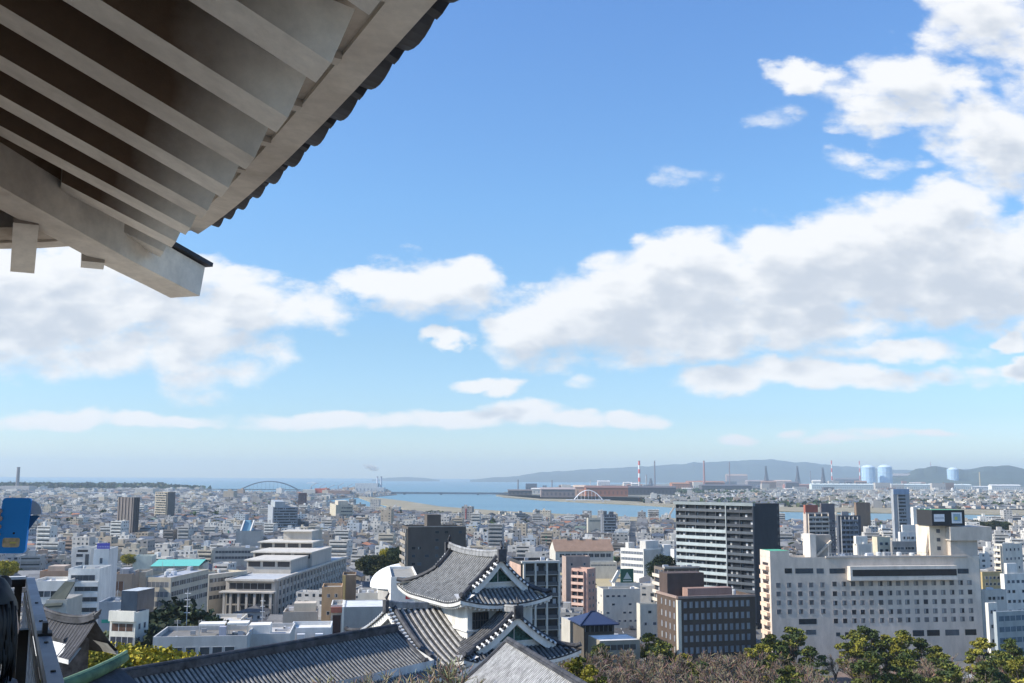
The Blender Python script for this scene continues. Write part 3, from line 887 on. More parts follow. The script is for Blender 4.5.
def prof(q): return .62 * q + .38 * q * q
class Roof:
    """hip-and-gable roof, eave rectangle [0,A] x [0,B], ridge along y over x=A/2"""
    def __init__(s, root, T, A, B, rise, gf, gb, lift_h=.45, pitch=.36, m_tile=None, hipcap=True, mortar_ends=True, rib=.075, rc=(.155, .15, .145), bc=(.05, .048, .046)):
        s.T = T; s.A = A; s.B = B; s.rise = rise; s.root = root; s.lh = lift_h
        H = A / 2; s.H = H
        s.gf, s.gb = gf, gb
        m_tile = m_tile or M_TILE
        cov = .35
        def lf(x, y):
            d = min(hypot(x - cx, y - cy) for cx in (0, A) for cy in (0, B))
            return lift_h * max(0, 1 - d / 2.6) ** 2
        s.lf = lf
        def zz(w, x, y): return rise * prof(w / H) + lf(x, y)
        s.zz = zz
        def patch(name, side):
            mb = MB(); ribs = MB(); ends = MB()
            L = B if side in 'LR' else A
            n = max(4, int(L / pitch)); step = L / n
            def P(c, w, dz=0):
                x, y = {'L': (w, c), 'R': (A - w, c), 'F': (c, w), 'K': (c, B - w)}[side]
                return T(x, y, zz(w, x, y) + dz)
            def wmax(c):
                e = min(c, L - c)
                if side in 'LR':
                    near = s.gf if c < L / 2 else s.gb
                    if near is None: return H
                    return H if e >= near - cov else e
                g = s.gf if side == 'F' else s.gb
                return min(g + .02, e)
            NW = 7
            cols = []
            for i in range(n + 1):
                c = i * step; cols.append(c)
            for i in range(n):
                c0, c1 = cols[i], cols[i + 1]
                w0, w1 = wmax(min(max(c0, 1e-3), L - 1e-3)), wmax(min(max(c1, 1e-3), L - 1e-3))
                if abs(w0 - w1) > 1.2 * step + .01:
                    w0 = w1 = min(w0, w1) if True else 0
                    # step at the gable: keep the lower reach here
                for k in range(NW):
                    a, b2 = k / NW, (k + 1) / NW
                    mb.face([P(c0, w0 * a), P(c1, w1 * a), P(c1, w1 * b2), P(c0, w0 * b2)], bc)
                # rib
                cc = (c0 + c1) / 2; wm = wmax(cc)
                if wm > .25:
                    pr = None
                    for k in range(NW + 1):
                        w = wm * k / NW
                        if side in 'LR': off = lambda dc, dz: P(cc + dc, w, dz)
                        else: off = lambda dc, dz: P(cc + dc, w, dz)
                        ring = [off(-rib, .0), off(-rib * .6, rib * .85), off(rib * .6, rib * .85), off(rib, 0)]
                        if pr:
                            i0 = len(ribs.v); ribs.v.extend(tuple(p) for p in pr + ring)
                            for j in range(3):
                                ribs.f.append((i0 + j, i0 + j + 1, i0 + j + 5, i0 + j + 4)); ribs.c.append(rc); ribs.m.append(0)
                        else:
                            ribs.face(ring, (.7, .69, .66))
                            if mortar_ends:
                                q = [P(cc + dx, -.03, dz) for dx, dz in ((-rib, -.02), (-rib * .6, rib * .8), (rib * .6, rib * .8), (rib, -.02))]
                                ends.face(q)
                        pr = ring
            mb.v += []
            i0 = len(mb.v)
            mb.v.extend(ribs.v); mb.f.extend(tuple(i + i0 for i in f) for f in ribs.f); mb.c.extend(ribs.c); mb.m.extend([0] * len(ribs.f))
            o = mb.build(name, [m_tile], root)
            # white plaster fascia below the tiles
            fb = MB()
            for i in range(n):
                c0, c1 = cols[i], cols[i + 1]
                fb.faces([P(c0, 0, -.06), P(c1, 0, -.06), P(c1, 0.02, -.28), P(c0, .02, -.28), P(c1, .9, -.13), P(c0, .9, -.13)], [(0, 1, 2, 3), (3, 2, 4, 5)])
            fb.build('eave_fascia', M_WALLW, root)
            # rafter ends
            rb = MB()
            for i in range(n):
                c = (cols[i] + cols[i + 1]) / 2
                p = P(c, .12, -.42)
                q = P(c, .8, -.42)
                rb.beam(p, q, .14, .14)
            rb.build('rafter_ends', M_WALLW, root)
            db = MB()
            for i in range(n):
                c0, c1 = cols[i], cols[i + 1]
                db.face([P(c0, -.02, .0), P(c1, -.02, .0), P(c1, -.02, -.07), P(c0, -.02, -.07)])
            db.build('eave_tile_edge', M_RIDGE, root)
            return o
        patch('roof_slope', 'L'); patch('roof_slope', 'R')
        if gf is not None: patch('roof_slope', 'F')
        if gb is not None: patch('roof_slope', 'K')
        # main ridge
        y0 = (gf - cov if gf is not None else 0); y1 = B - (gb - cov if gb is not None else 0)
        zr = rise
        mb = MB()
        K = 8
        for i in range(K):
            a, c = y0 + (y1 - y0) * i / K, y0 + (y1 - y0) * (i + 1) / K
            up = lambda y: .22 * abs((y - (y0 + y1) / 2) / ((y1 - y0) / 2)) ** 2.5
            mb.beam(T(H, a, zr + .10 + up(a)), T(H, c, zr + .10 + up(c)), .32, .3, (.30, .30, .30))
            mb.tube([T(H, a, zr + .28 + up(a)), T(H, c, zr + .28 + up(c))], .11, 8, (.34, .34, .34))
        mb.build('ridge', M_TILE, root)
        for y, sg in ((y0, -1), (y1, 1)):
            if (gf if sg < 0 else gb) is None: continue
            mb = MB()
            mb.box((-.32, -.1, -.25), (.32, .1, .45), T=lambda x, yy, z: T(H + x * .8, y + sg * .1 + yy, zr + .12 + z))
            mb.tube([T(H, y, zr + .5), T(H, y + sg * .08, zr + .7), T(H, y - sg * .08, zr + .95), T(H, y - sg * .03, zr + 1.1)], [.16, .13, .08, .03], 8)
            mb.build('ridge_end_tile', M_RIDGE, root)
        for g, yg, sg in ((gf, gf, 1), (gb, B - (gb or 0), -1)):
            if g is None: continue
            for sx in (0, 1):
                # hip ridges from the corner up to the gable foot
                mb = MB(); pts = []
                for k in range(7):
                    w = g * k / 6 + .02
                    x = w if sx == 0 else A - w; y = w if sg > 0 else B - w
                    pts.append(T(x, y, zz(w, x, y) + .12 + (.12 if k == 0 else 0)))
                mb.tube(pts, [.16] + [.17] * 6, 6, flat=1.2)
                mb.build('hip_ridge', M_RIDGE, root)
                # descending ridge beside the verge, and the row of white plastered verge tiles
                mb = MB(); md = MB(); wb = MB(); pts = []
                yv = yg - sg * cov
                for k in range(13):
                    w = g + (H - g) * k / 12
                    w = max(w, .05)
                    x = w if sx == 0 else A - w
                    pts.append((x, zz(w, x, yg)))
                mb.tube([T(x, yv + sg * .42, z + .16) for x, z in pts], .17, 6, flat=1.3)
                mb.build('verge_ridge', M_RIDGE, root)
                mb = MB(); mb.tube([T(x, yv, z + .06) for x, z in pts], .09, 6); mb.build('verge_edge', M_RIDGE, root)
                nt_ = int(hypot(H - g, rise) / .34)
                for k in range(nt_):
                    t = (k + .5) / nt_ * 12; i = int(t); f = t - i
                    x = pts[i][0] + (pts[min(i + 1, 12)][0] - pts[i][0]) * f; z = pts[i][1] + (pts[min(i + 1, 12)][1] - pts[i][1]) * f
                    md.tube([T(x, yv - sg * .16, z + .03), T(x, yv + sg * .22, z + .12)], .085, 6)
                md.build('verge_tiles', M_MORTAR, root)
                # bargeboard
                for k in range(12):
                    (xa, za), (xb, zb) = pts[k], pts[k + 1]
                    ya = yv + sg * .06; yb = yv + sg * .16
                    ht = .46
                    vs = [T(xa, ya, za - .02), T(xb, ya, zb - .02), T(xb, ya, zb - ht), T(xa, ya, za - ht), T(xa, yb, za - .02), T(xb, yb, zb - .02), T(xb, yb, zb - ht), T(xa, yb, za - ht)]
                    wb.faces(vs, [(0, 1, 2, 3), (5, 4, 7, 6), (3, 2, 6, 7), (0, 4, 5, 1)])
                wb.build('bargeboard', M_WALLW, root)
            # gable wall with green inner panel
            mb = MB(); zb = zz(g, A / 2, yg) - .05
            half = [(g + (H - g) * k / 10, zz(g + (H - g) * k / 10, A / 2, yg)) for k in range(11)]
            ol = [(x, z) for x, z in half] + [(A - x, z) for x, z in half[::-1][1:]]
            yy = yg + sg * .12
            mb.face([T(x, yy, z) for x, z in ol])
            mb.build('gable_wall', M_WALLW, root)
            gp_ = MB(); ol2 = []
            for x, z in ol:
                ol2.append((H + (x - H) * .62, zb + .35 + max(0, (z - zb)) * .58))
            yy2 = yy - sg * .03
            gp_.face([T(x, yy2, z) for x, z in ol2])
            # lattice
            gp_.build('pediment_panel', M_GREENP, root)
            fr = MB()
            for k in range(len(ol2)):
                a, c = ol2[k], ol2[(k + 1) % len(ol2)]
                if hypot(a[0] - c[0], a[1] - c[1]) < 1e-3: continue
                fr.beam(T(a[0], yy2 - sg * .03, a[1]), T(c[0], yy2 - sg * .03, c[1]), .07, .1)
            fr.beam(T(H, yy2 - sg * .03, zb + .36), T(H, yy2 - sg * .03, zb + .3 + (rise - zb) * .55), .05, .06)
            fr.build('pediment_frame', M_WALLW, root)

def frame(ox, oy, az, k=1.0, zref=0.0):
    """local (x along right, y away) metres -> world, z relative to the eye"""
    b = Vector((-sin(radians(az)), cos(radians(az)), 0)); r = Vector((cos(radians(az)), sin(radians(az)), 0))
    def T(x, y, z):
        p = r * x + b * y
        return Vector(((ox + p.x) * k, (oy + p.y) * k, EYE + z * k))
    return T
# All turret measures are metres at scale KS
TT = frame(-2.8, 57.0, 28.0, KS)
turret = thing('castle_turret', 'two-tiered white castle turret with black tile gables and green pediments', 'turret')
def sub(T, x0, y0, z0, swap=False, flip=False):
    if swap: # roof ridge runs along the other axis: local y -> -x side
        return lambda x, y, z: T(x0 + y, y0 + x, z0 + z)
    return lambda x, y, z: T(x0 + x, y0 + y, z0 + z)
Roof(turret, sub(TT, 0, 0, -7.05), 5.9, 9.6, 2.42, 1.15, 1.9, .40, .27, rib=.07, rc=(.28, .275, .26), bc=(.095, .092, .088))
Roof(turret, sub(TT, -.85, -2.3, -9.85), 7.3, 13.5, 2.3, 1.15, 1.5, .42, .27, rib=.07)  # tiles darker here, shade of the front slopes put into their colour
Roof(turret, sub(TT, -2.9, -1.6, -9.95, swap=True), 12.6, 6.4, 2.3, .75, None, .30, .36, rib=.085, rc=(.42, .40, .37), bc=(.085, .08, .07))
mb = MB()
def wallbox(x0, x1, y0, y1, z0, z1, fl=0):
    vs = [(x0 - fl, y0 - fl, z0), (x1 + fl, y0 - fl, z0), (x1 + fl, y1 + fl, z0), (x0 - fl, y1 + fl, z0), (x0, y0, z1), (x1, y0, z1), (x1, y1, z1), (x0, y1, z1)]
    mb.faces([TT(*v) for v in vs], [(0, 1, 5, 4), (1, 2, 6, 5), (2, 3, 7, 6), (3, 0, 4, 7), (4, 5, 6, 7)])
wallbox(.85, 5.05, .85, 8.7, -10.3, -6.9)
mb.build('upper_wall', M_WALLW, turret)
mb = MB(); wallbox(.75, 5.15, .75, 8.8, -8.6, -8.5); mb.build('wall_band', M_WALLW, turret)
mb = MB(); wallbox(.2, 5.45, -1.35, 10, -11.6, -9.7); wallbox(.2, 5.45, -1.35, 10, -12.6, -11.6, .0)
mb.build('lower_wall', M_WALLW, turret)
mb = MB(); wallbox(-1.9, 2.0, -.6, 9.8, -13.0, -10.0)
mb.build('wing_wall', M_BEIGE, turret)
mb = MB(); wallbox(-2.6, 5.75, -1.5, 10.0, -14.8, -12.5, 1.0); mb.build('stone_base', M_BEIGE, turret)
# latticed window on the right-hand wall by the corner
wn = MB(); x0, x1, z0, z1, y = 1.15, 2.15, -8.45, -7.55, .85
wn.face([TT(x0, y - .02, z0), TT(x1, y - .02, z0), TT(x1, y - .02, z1), TT(x0, y - .02, z1)], (.05, .055, .06))
wo = wn.build('window', M_GLASS, turret)
fr = MB()
for i in range(7):
    x = x0 + (x1 - x0) * i / 6; fr.beam(TT(x, y - .05, z0), TT(x, y - .05, z1), .05, .07)
for z in (z0, (z0 + z1) / 2, z1): fr.beam(TT(x0, y - .05, z), TT(x1, y - .05, z), .06, .06)
fr.build('window_bars', mat('dark_timber', (.10, .09, .08), .8, .2, 9), wo)
wn = MB()
for yy in (3.0,):
    for z in (-8.0,):
        pass
# gallery (long low roof) running left from the turret
def gable_roof(name, label, cat, A, Bv, az_ref, width, drop, m, rib=.09, pitch=.33, back=True, wall_h=3.0, ridge_h=.4, verge='A', sag=0.0, rc=(.30, .29, .27), bc=(.055, .053, .05), tip=0.0, inset=0.0, wallm=None):
    """ridge from A to Bv (world), slopes fall by drop over width"""
    root = thing(name, label, cat)
    d = (Bv - A); L = d.length; e = d.normalized(); nrm = Vector((e.y, -e.x, 0)).normalized()
    for sg in (1, -1):
        mb = MB()
        n = int(L / pitch)
        def P(s, w, dz=0):
            q = w / width
            return A + e * s + nrm * (sg * w) - Vector((0, 0, drop * (1.25 * q - .25 * q * q) + sag * 4 * (s / L) * (1 - s / L))) + Vector((0, 0, dz))
        for i in range(n):
            c0, c1 = L * i / n, L * (i + 1) / n; cc = (c0 + c1) / 2
            for k in range(4):
                mb.face([P(c0, width * k / 4), P(c1, width * k / 4), P(c1, width * (k + 1) / 4), P(c0, width * (k + 1) / 4)], bc)
                g = rib
                a, b2 = width * k / 4, width * (k + 1) / 4
                vs = [P(cc - g, a, .01), P(cc - g * .5, a, g * .9), P(cc + g * .5, a, g * .9), P(cc + g, a, .01), P(cc - g, b2, .01), P(cc - g * .5, b2, g * .9), P(cc + g * .5, b2, g * .9), P(cc + g, b2, .01)]
                mb.faces(vs, [(0, 1, 5, 4), (1, 2, 6, 5), (2, 3, 7, 6)], rc)
        mb.build('roof_slope', m, root)
        fb = MB()
        fb.faces([P(0, width, -.02), P(L, width, -.02), P(L, width, -.3), P(0, width, -.3), P(L, width - .9, -.3), P(0, width - .9, -.3)], [(0, 1, 2, 3), (3, 2, 4, 5)])
        fb.build('eave_fascia', M_WALLW, root)
        if verge:
            vb = MB()
            for s0 in (0, L):
                vb = MB(); vb.tube([P(s0, width * k / 6, .1) for k in range(7)], .14, 6); vb.build('verge_ridge', M_RIDGE, root)
    mb = MB(); NS = 10 if sag else 1
    for i in range(NS):
        s0, s1 = L * i / NS, L * (i + 1) / NS
        f_ = lambda s_: A + e * s_ - Vector((0, 0, sag * 4 * (s_ / L) * (1 - s_ / L) - tip * max(0, abs(2 * s_ / L - 1) - .7)))
        mb.beam(f_(s0) + Vector((0, 0, ridge_h * .4)), f_(s1) + Vector((0, 0, ridge_h * .4)), .42, ridge_h); mb.tube([f_(s0) + Vector((0, 0, ridge_h)), f_(s1) + Vector((0, 0, ridge_h))], .13, 8)
    mb.build('ridge', M_RIDGE, root)
    mb = MB(); w2_ = width - .9
    zb = Vector((0, 0, -drop - wall_h)); zt = Vector((0, 0, -drop * .62))
    A_ = A + e * inset; c = [A_ + nrm * w2_, Bv + nrm * w2_, Bv - nrm * w2_, A_ - nrm * w2_]
    vs = [p + zb for p in c] + [p + zt for p in c] + [A_ - Vector((0, 0, .3 + inset * .3)), Bv - Vector((0, 0, .3))]
    mb.faces(vs, [(0, 1, 5, 4), (1, 2, 6, 9, 5), (2, 3, 7, 6), (3, 0, 4, 8, 7)])
    mb.build('wall', wallm or M_WALLW, root)
    return root
gA = at(396, 631, 56 * KS); gB = at(70, 687.5, 40.5 * KS); gB.z = gA.z + (gB.z - gA.z) * 1.0
gable_roof('gallery', 'long low castle gallery with grey ribbed tile roof left of the turret', 'gallery', gA, gB, 0, 3.4 * KS, 2.0 * KS, M_TILE, rib=.085, pitch=.32, wall_h=4)
nA = at(508, 641, 50 * KS)
dirn = Vector((.262, -.965, 0))
gable_roof('gatehouse_roof', 'pale weathered grey tile roof at bottom centre in front of the turret', 'roof', nA, nA + dirn * 26, 0, 5.6, 4.2, M_TILE2, rib=.055, pitch=.26, ridge_h=.16, wall_h=4, rc=(.50, .49, .47), bc=(.20, .20, .20))
# dark sagging roof of the corner turret at lower left
cA = at(96, 621, 66); cB = at(30, 606, 69)
ct = gable_roof('corner_turret', 'castle corner turret with dark sagging tile roof beside the balcony rail', 'turret', cA, cB, 0, 1.9, 2.1, M_TILE, rib=.06, pitch=.3, sag=.45, tip=.6, verge=False, rc=(.10, .10, .11), bc=(.045, .045, .05), wall_h=2, ridge_h=.35, inset=1.7, wallm=M_RIDGE)
mb = MB(); mb.tube([cA + Vector((-.1, 0, .3)), cA + Vector((.25, -.2, .55)), cA + Vector((.38, -.25, .75))], [.18, .13, .04], 6); mb.build('ridge_end_tile', M_RIDGE, ct)
# ---------------------------------------------------------------- the buildings one can pick out
FOOT = []          # occupied footprints (world polygons)
HEROBOX = []       # (px0, px1, pytop, D) screen boxes used to leave out what they hide
ANCH = []          # (px, py, D, short name)
GLASS_D = [(.03, .04, .05), (.05, .065, .08), (.02, .025, .03), (.10, .12, .14)]
_wm = {}
def win_mesh(w, h, fr=.07, frc=(.55, .55, .55), gl=(.04, .05, .06), split=1, lit=0):
    key = (round(w, 2), round(h, 2), fr, frc, gl, split, lit)
    if key in _wm: return _wm[key]
    mb = MB()
    # lies in the x-z plane facing -y, centre at origin
    mb.face([(-w / 2, -.02, -h / 2), (w / 2, -.02, -h / 2), (w / 2, -.02, h / 2), (-w / 2, -.02, h / 2)], gl, 1)
    if lit:  # pale curtain panel over part of the pane
        mb.face([(-w / 2 + .08, -.028, -h / 2 + .08), (-w / 2 + .08 + w * .4, -.028, -h / 2 + .08), (-w / 2 + .08 + w * .4, -.028, h / 2 - .08), (-w / 2 + .08, -.028, h / 2 - .08)], (.34, .33, .31), 0)
    f = fr
    if f:
        for a, b in (((-w / 2 - f, -.08, -h / 2 - f), (w / 2 + f, 0, -h / 2)), ((-w / 2 - f, -.08, h / 2), (w / 2 + f, 0, h / 2 + f)),
                     ((-w / 2 - f, -.08, -h / 2), (-w / 2, 0, h / 2)), ((w / 2, -.08, -h / 2), (w / 2 + f, 0, h / 2))):
            mb.box(a, b, frc, 0)
        for i in range(1, split):
            x = -w / 2 + w * i / split
            mb.box((x - .04, -.06, -h / 2), (x + .04, -.0, h / 2), frc, 0)
    me = mb.mesh('window', [M_PLAIN, M_GLASS]); _wm[key] = me
    return me
class Bld:
    def __init__(s, name, label, cat, xc, xl, xr, ytop, D, phi, col, depth=None, width=None, z0=0.0, top=None, group=None, short=None, parapet=.9, yb=None, foot=True):
        C = at(xc, ytop, D); s.D = D
        ph = radians(phi); R = Vector((cos(ph), sin(ph), 0)); L = Vector((-sin(ph), cos(ph), 0))
        s.h = C.z - z0
        if width is None:
            Xr = ray(xr, ytop)[0]; width = (Xr * C.y - C.x) / (R.x - Xr * R.y)
        if depth is None:
            Xl = ray(xl, ytop)[0]; depth = (Xl * C.y - C.x) / (L.x - Xl * L.y)
        if depth <= 0: depth = 13.0
        if width <= 0 or width > 400 or depth <= 0 or depth > 400: print('BAD DIM', name, label, width, depth)
        s.wx, s.wy = width, depth
        s.root = thing(name, label, cat, (C.x, C.y, z0), ph, group)
        s.nwin = 0; s.col = col
        s.R, s.L, s.C, s.z0 = R, L, Vector((C.x, C.y, z0)), z0
        p = s.C
        if foot: FOOT.append([p - R * 2 - L * 2, p + R * (width + 2) - L * 2, p + R * (width + 2) + L * (depth + 2), p - R * 2 + L * (depth + 2)])
        pxs = [proj(*(q.x, q.y, z0 + s.h))[0] for q in (p, p + R * width, p + L * depth)]
        HEROBOX.append((min(pxs), max(pxs), ytop, D + depth * .5))
        if short: ANCH.append(((min(pxs) + max(pxs)) / 2, ytop, D, short))
        mb = MB()
        h = s.h
        mb.faces([(0, 0, 0), (width, 0, 0), (width, depth, 0), (0, depth, 0), (0, 0, h), (width, 0, h), (width, depth, h), (0, depth, h)],
                 [(0, 1, 5, 4), (1, 2, 6, 5), (2, 3, 7, 6), (3, 0, 4, 7)], col)
        s.topc = top or (.33, .33, .32)
        pr = parapet
        if pr:
            t = .3
            mb.face([(t, t, h - pr), (width - t, t, h - pr), (width - t, depth - t, h - pr), (t, depth - t, h - pr)], s.topc)
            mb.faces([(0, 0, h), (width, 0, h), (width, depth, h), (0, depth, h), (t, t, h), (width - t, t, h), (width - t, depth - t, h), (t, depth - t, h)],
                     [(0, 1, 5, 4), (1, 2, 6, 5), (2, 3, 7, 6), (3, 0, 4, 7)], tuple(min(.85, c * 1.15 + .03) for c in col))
            mb.faces([(t, t, h), (width - t, t, h), (width - t, depth - t, h), (t, depth - t, h), (t, t, h - pr), (width - t, t, h - pr), (width - t, depth - t, h - pr), (t, depth - t, h - pr)],
                     [(1, 0, 4, 5), (2, 1, 5, 6), (3, 2, 6, 7), (0, 3, 7, 4)], col)
        else:
            mb.face([(0, 0, h), (width, 0, h), (width, depth, h), (0, depth, h)], s.topc)
        mb.build('wall', M_CITY, s.root)
    def ax(s, px, py=570):
        X = ray(px, py)[0]; return (X * s.C.y - s.C.x) / (s.R.x - X * s.R.y)
    def fp(s, face, a, z, out=0.0):
        """point on face: 'R' front-right face (y=0), 'L' left face (x=0), 'E' far right end (x=wx), a from the near corner"""
        if face == 'R': return Vector((a, -out, z))
        if face == 'L': return Vector((-out, a, z))
        if face == 'E': return Vector((s.wx + out, a, z))
    def flen(s, face): return s.wx if face == 'R' else s.wy
    def ang(s, face): return {'R': 0, 'L': -pi / 2, 'E': pi / 2}[face]
    def window(s, face, a, z, w, h, **k):
        if s.nwin >= 100:
            s.over = getattr(s, 'over', [])
            s.over.append((face, a, z, w, h, k)); return
        lit = 1 if (random.random() < k.pop('litp', .35)) else 0
        me = win_mesh(w, h, lit=lit, gl=random.choice(GLASS_D) if 'gl' not in k else k.pop('gl'), **k)
        o = bpy.data.objects.new('window', me); COL.objects.link(o); o.parent = s.root
        o.location = s.fp(face, a, z, .01); o.rotation_euler = (0, 0, s.ang(face))
        s.nwin += 1
    def finish(s):
        if getattr(s, 'over', None):
            mb = MB()
            for face, a, z, w, h, k in s.over:
                g = random.choice(GLASS_D)
                p = [s.fp(face, a - w / 2, z - h / 2, .03), s.fp(face, a + w / 2, z - h / 2, .03), s.fp(face, a + w / 2, z + h / 2, .03), s.fp(face, a - w / 2, z + h / 2, .03)]
                mb.face(p, g)
            kind(mb.build('windows', M_GLASS, s.root), 'stuff')
            s.over = None
    def grid(s, face, a0, a1, z0, z1, nx, nz, w, h, skip=0.0, **k):
        """rows from the top z1 down to z0"""
        L = s.flen(face)
        for j in range(nz):
            z = z1 - (z1 - z0) * j / max(1, nz - 1)
            for i in range(nx):
                a = L * (a0 + (a1 - a0) * (i + .5) / nx)
                if random.random() < skip: continue
                s.window(face, a, z, w, h, **dict(k))
    def bands(s, face, a0, a1, zs, h, gl=(.04, .05, .06), mull=0, name='window_band', frc=(.4, .4, .4)):
        L = s.flen(face)
        for z in zs:
            mb = MB()
            p = [s.fp(face, L * a0, z - h / 2, .03), s.fp(face, L * a1, z - h / 2, .03), s.fp(face, L * a1, z + h / 2, .03), s.fp(face, L * a0, z + h / 2, .03)]
            mb.face(p, gl, 1)
            for i in range(mull + 1):
                a = L * (a0 + (a1 - a0) * i / max(1, mull))
                q = [s.fp(face, a - .08, z - h / 2, .06), s.fp(face, a + .08, z - h / 2, .06), s.fp(face, a + .08, z + h / 2, .06), s.fp(face, a - .08, z + h / 2, .06)]
                mb.face(q, frc, 0)
            mb.build(name, [M_PLAIN, M_GLASS], s.root)
    def fbox(s, face, a0, a1, z0, z1, o0, o1, col, mb=None, name=None, m=None, mi=0):
        own = mb is None
        if own: mb = MB()
        vs = []
        for z in (z0, z1):
            for a, o in ((a0, o0), (a1, o0), (a1, o1), (a0, o1)): vs.append(s.fp(face, a, z, o))
        mb.faces(vs, [(0, 1, 2, 3), (4, 5, 6, 7), (0, 1, 5, 4), (1, 2, 6, 5), (2, 3, 7, 6), (3, 0, 4, 7)], col, mi)
        if own: return mb.build(name or 'trim', m or M_CITY, s.root)
    def balconies(s, face, a0, a1, zs, rail_h=1.1, out=1.3, slab=(.5, .5, .5), rail=(.5, .5, .5), glass=(.05, .055, .065), fh=3.0, div=0, railm=None, gaps=0):
        L = s.flen(face)
        A0, A1 = L * a0, L * a1
        for z in zs:
            mb = MB()
            s.fbox(face, A0, A1, z - .15, z + .05, 0.02, out, slab, mb)
            s.fbox(face, A0, A1, z + .05, z + rail_h, out - .1, out, rail, mb)
            for i in range(div + 1):
                a = A0 + (A1 - A0) * i / max(1, div)
                a = min(max(a, A0 + .1), A1 - .1)
                s.fbox(face, a - .08, a + .08, z + .05, z + fh - .15, .02, out - .1, slab, mb)
            mb.build('balcony', [railm or M_CITY], s.root)
            g = MB()
            g.face([s.fp(face, A0, z + .1, .015), s.fp(face, A1, z + .1, .015), s.fp(face, A1, z + fh - .5, .015), s.fp(face, A0, z + fh - .5, .015)], glass, 1)
            n = max(2, int((A1 - A0) / 2.2))
            for i in range(n):
                a = A0 + (A1 - A0) * (i + .5) / n
                if random.random() < .45:
                    c = random.choice([(.3, .3, .3), (.45, .44, .42), (.15, .16, .18), (.5, .5, .52)])
                    g.face([s.fp(face, a - .5, z + .9, .05), s.fp(face, a + .5, z + .9, .05), s.fp(face, a + .5, z + fh - .7, .05), s.fp(face, a - .5, z + fh - .7, .05)], c, 0)
            g.build('balcony_door', [M_PLAIN, M_GLASS], s.root)
    def block(s, x0, x1, y0, y1, h, col, name='roof_block', base=None, top=None, winn=0):
        mb = MB(); b = s.h - .9 if base is None else base
        X0, X1, Y0, Y1 = x0 * s.wx, x1 * s.wx, y0 * s.wy, y1 * s.wy
        mb.box((X0, Y0, b), (X1, Y1, b + h + (.9 if base is None else 0)), col, bottom=False, top=top or tuple(min(.8, c * 1.1) for c in col))
        o = mb.build(name, M_CITY, s.root)
        return o
    def clutter(s, n=6, seed=0, size=1.2, region=(.08, .92, .15, .9)):
        R_ = random.Random(seed + int(s.D))
        for i in range(n):
            x = s.wx * R_.uniform(region[0], region[1]); y = s.wy * R_.uniform(region[2], region[3]); t = R_.random()
            mb = MB(); z = s.h - .9
            if t < .55:
                a = size * R_.uniform(.5, 1.3); c = R_.choice([.35, .5, .65, .7])
                mb.box((x, y, z + .2), (x + a * 1.4, y + a * .8, z + .2 + a), (c, c, c * 1.02), bottom=False)
                for q in (0.1, a * 1.3): mb.box((x + q, y, z), (x + q + .1, y + .1, z + .2), (.2, .2, .2), bottom=False)
                mb.build('cooling_unit', M_PLAIN, s.root)
            elif t < .62:
                mb.lathe([(0, z), (.6 * size, z), (.6 * size, z + 1.2 * size), (.4 * size, z + 1.35 * size), (0, z + 1.35 * size)], 12, (.6, .6, .58), c=(x, y))
                mb.build('water_tank', M_PLAIN, s.root, smooth=False)
            elif t < .9:
                mb.tube([(x, y, z), (x, y, z + 4 * size)], .06, 5, (.5, .5, .5)); 
                for k in range(3): mb.tube([(x - .7, y, z + (3 + k * .35) * size), (x + .7, y, z + (3 + k * .35) * size)], .03, 4, (.5, .5, .5))
                mb.build('aerial', M_PLAIN, s.root)
            else:
                mb.box((x, y, z), (x + 4 * size, y + .4, z + .4), (.5, .5, .5), bottom=False); mb.box((x, y, z), (x + .4, y + 3 * size, z + .4), (.5, .5, .5), bottom=False)
                mb.build('roof_duct', M_PLAIN, s.root)
def levels(h, fh, base=0.0, top_gap=.6, n=None):
    out = []; z = h - top_gap - fh
    while z > base and (n is None or len(out) < n): out.append(z); z -= fh
    return out

# --- white hotel on the right
HC = (.66, .60, .555)
b = Bld('hotel', 'long off-white hotel with rows of small square windows and a rooftop sign tower', 'hotel', 770, 760, 979, 557.5, 350, 8, HC, short='the white hotel')
hx = lambda px: b.ax(px) / b.wx            # fraction along the front
zpx = lambda py, D=350, px=880: at(px, py, D).z
rowz = [zpx(y, 358) for y in (582.8, 592.3, 601.5, 610.8, 619.3)]
for j, z in enumerate(rowz):
    for zx in (316, 347, 378, 407, 438, 470, 501, 530, 558, 590, 620, 650, 680, 710, 740, 770):
        px = 740 + zx / 3.366
        b.window('R', b.wx * hx(px), z, 1.55, 1.55, frc=(.36, .33, .32), litp=.5, gl=random.choice([(.10, .10, .10), (.16, .155, .15), (.20, .195, .19), (.04, .04, .045)]))
for j, z in enumerate([zpx(y, 351) for y in (585.5, 594.2, 603.0, 612.0)]):
    for zx in (127, 163, 200, 237, 275):
        b.window('R', b.wx * hx(740 + zx / 3.366), z, 1.55, 1.55, frc=(.36, .33, .32), litp=.5, gl=random.choice([(.12, .12, .12), (.2, .195, .19)]))
for zx in (322, 352): b.window('R', b.wx * hx(740 + zx / 3.366), zpx(632.5, 358), 1.5, 1.3, frc=(.5, .46, .44))
for zx, w in ((590, 13), (640, 14.5), (703, 16), (765, 13)):
    b.window('R', b.wx * hx(740 + zx / 3.366), zpx(631, 362), w / 3.366 * .355 * 3.1, 2.0, frc=(.62, .6, .58), gl=(.20, .26, .30), split=4)
for z0_, z1_, w in ((150, 175, 0), (185, 247, 0), (257, 282, 0), (300, 356, 0), (724, 771, 0)):
    c = (z0_ + z1_) / 2; b.window('R', b.wx * hx(740 + c / 3.366), zpx(571, 352 + (c - 160) * .012), (z1_ - z0_) / 3.366 * .352, 1.7, frc=(.45, .42, .4), gl=(.02, .022, .025), litp=0)
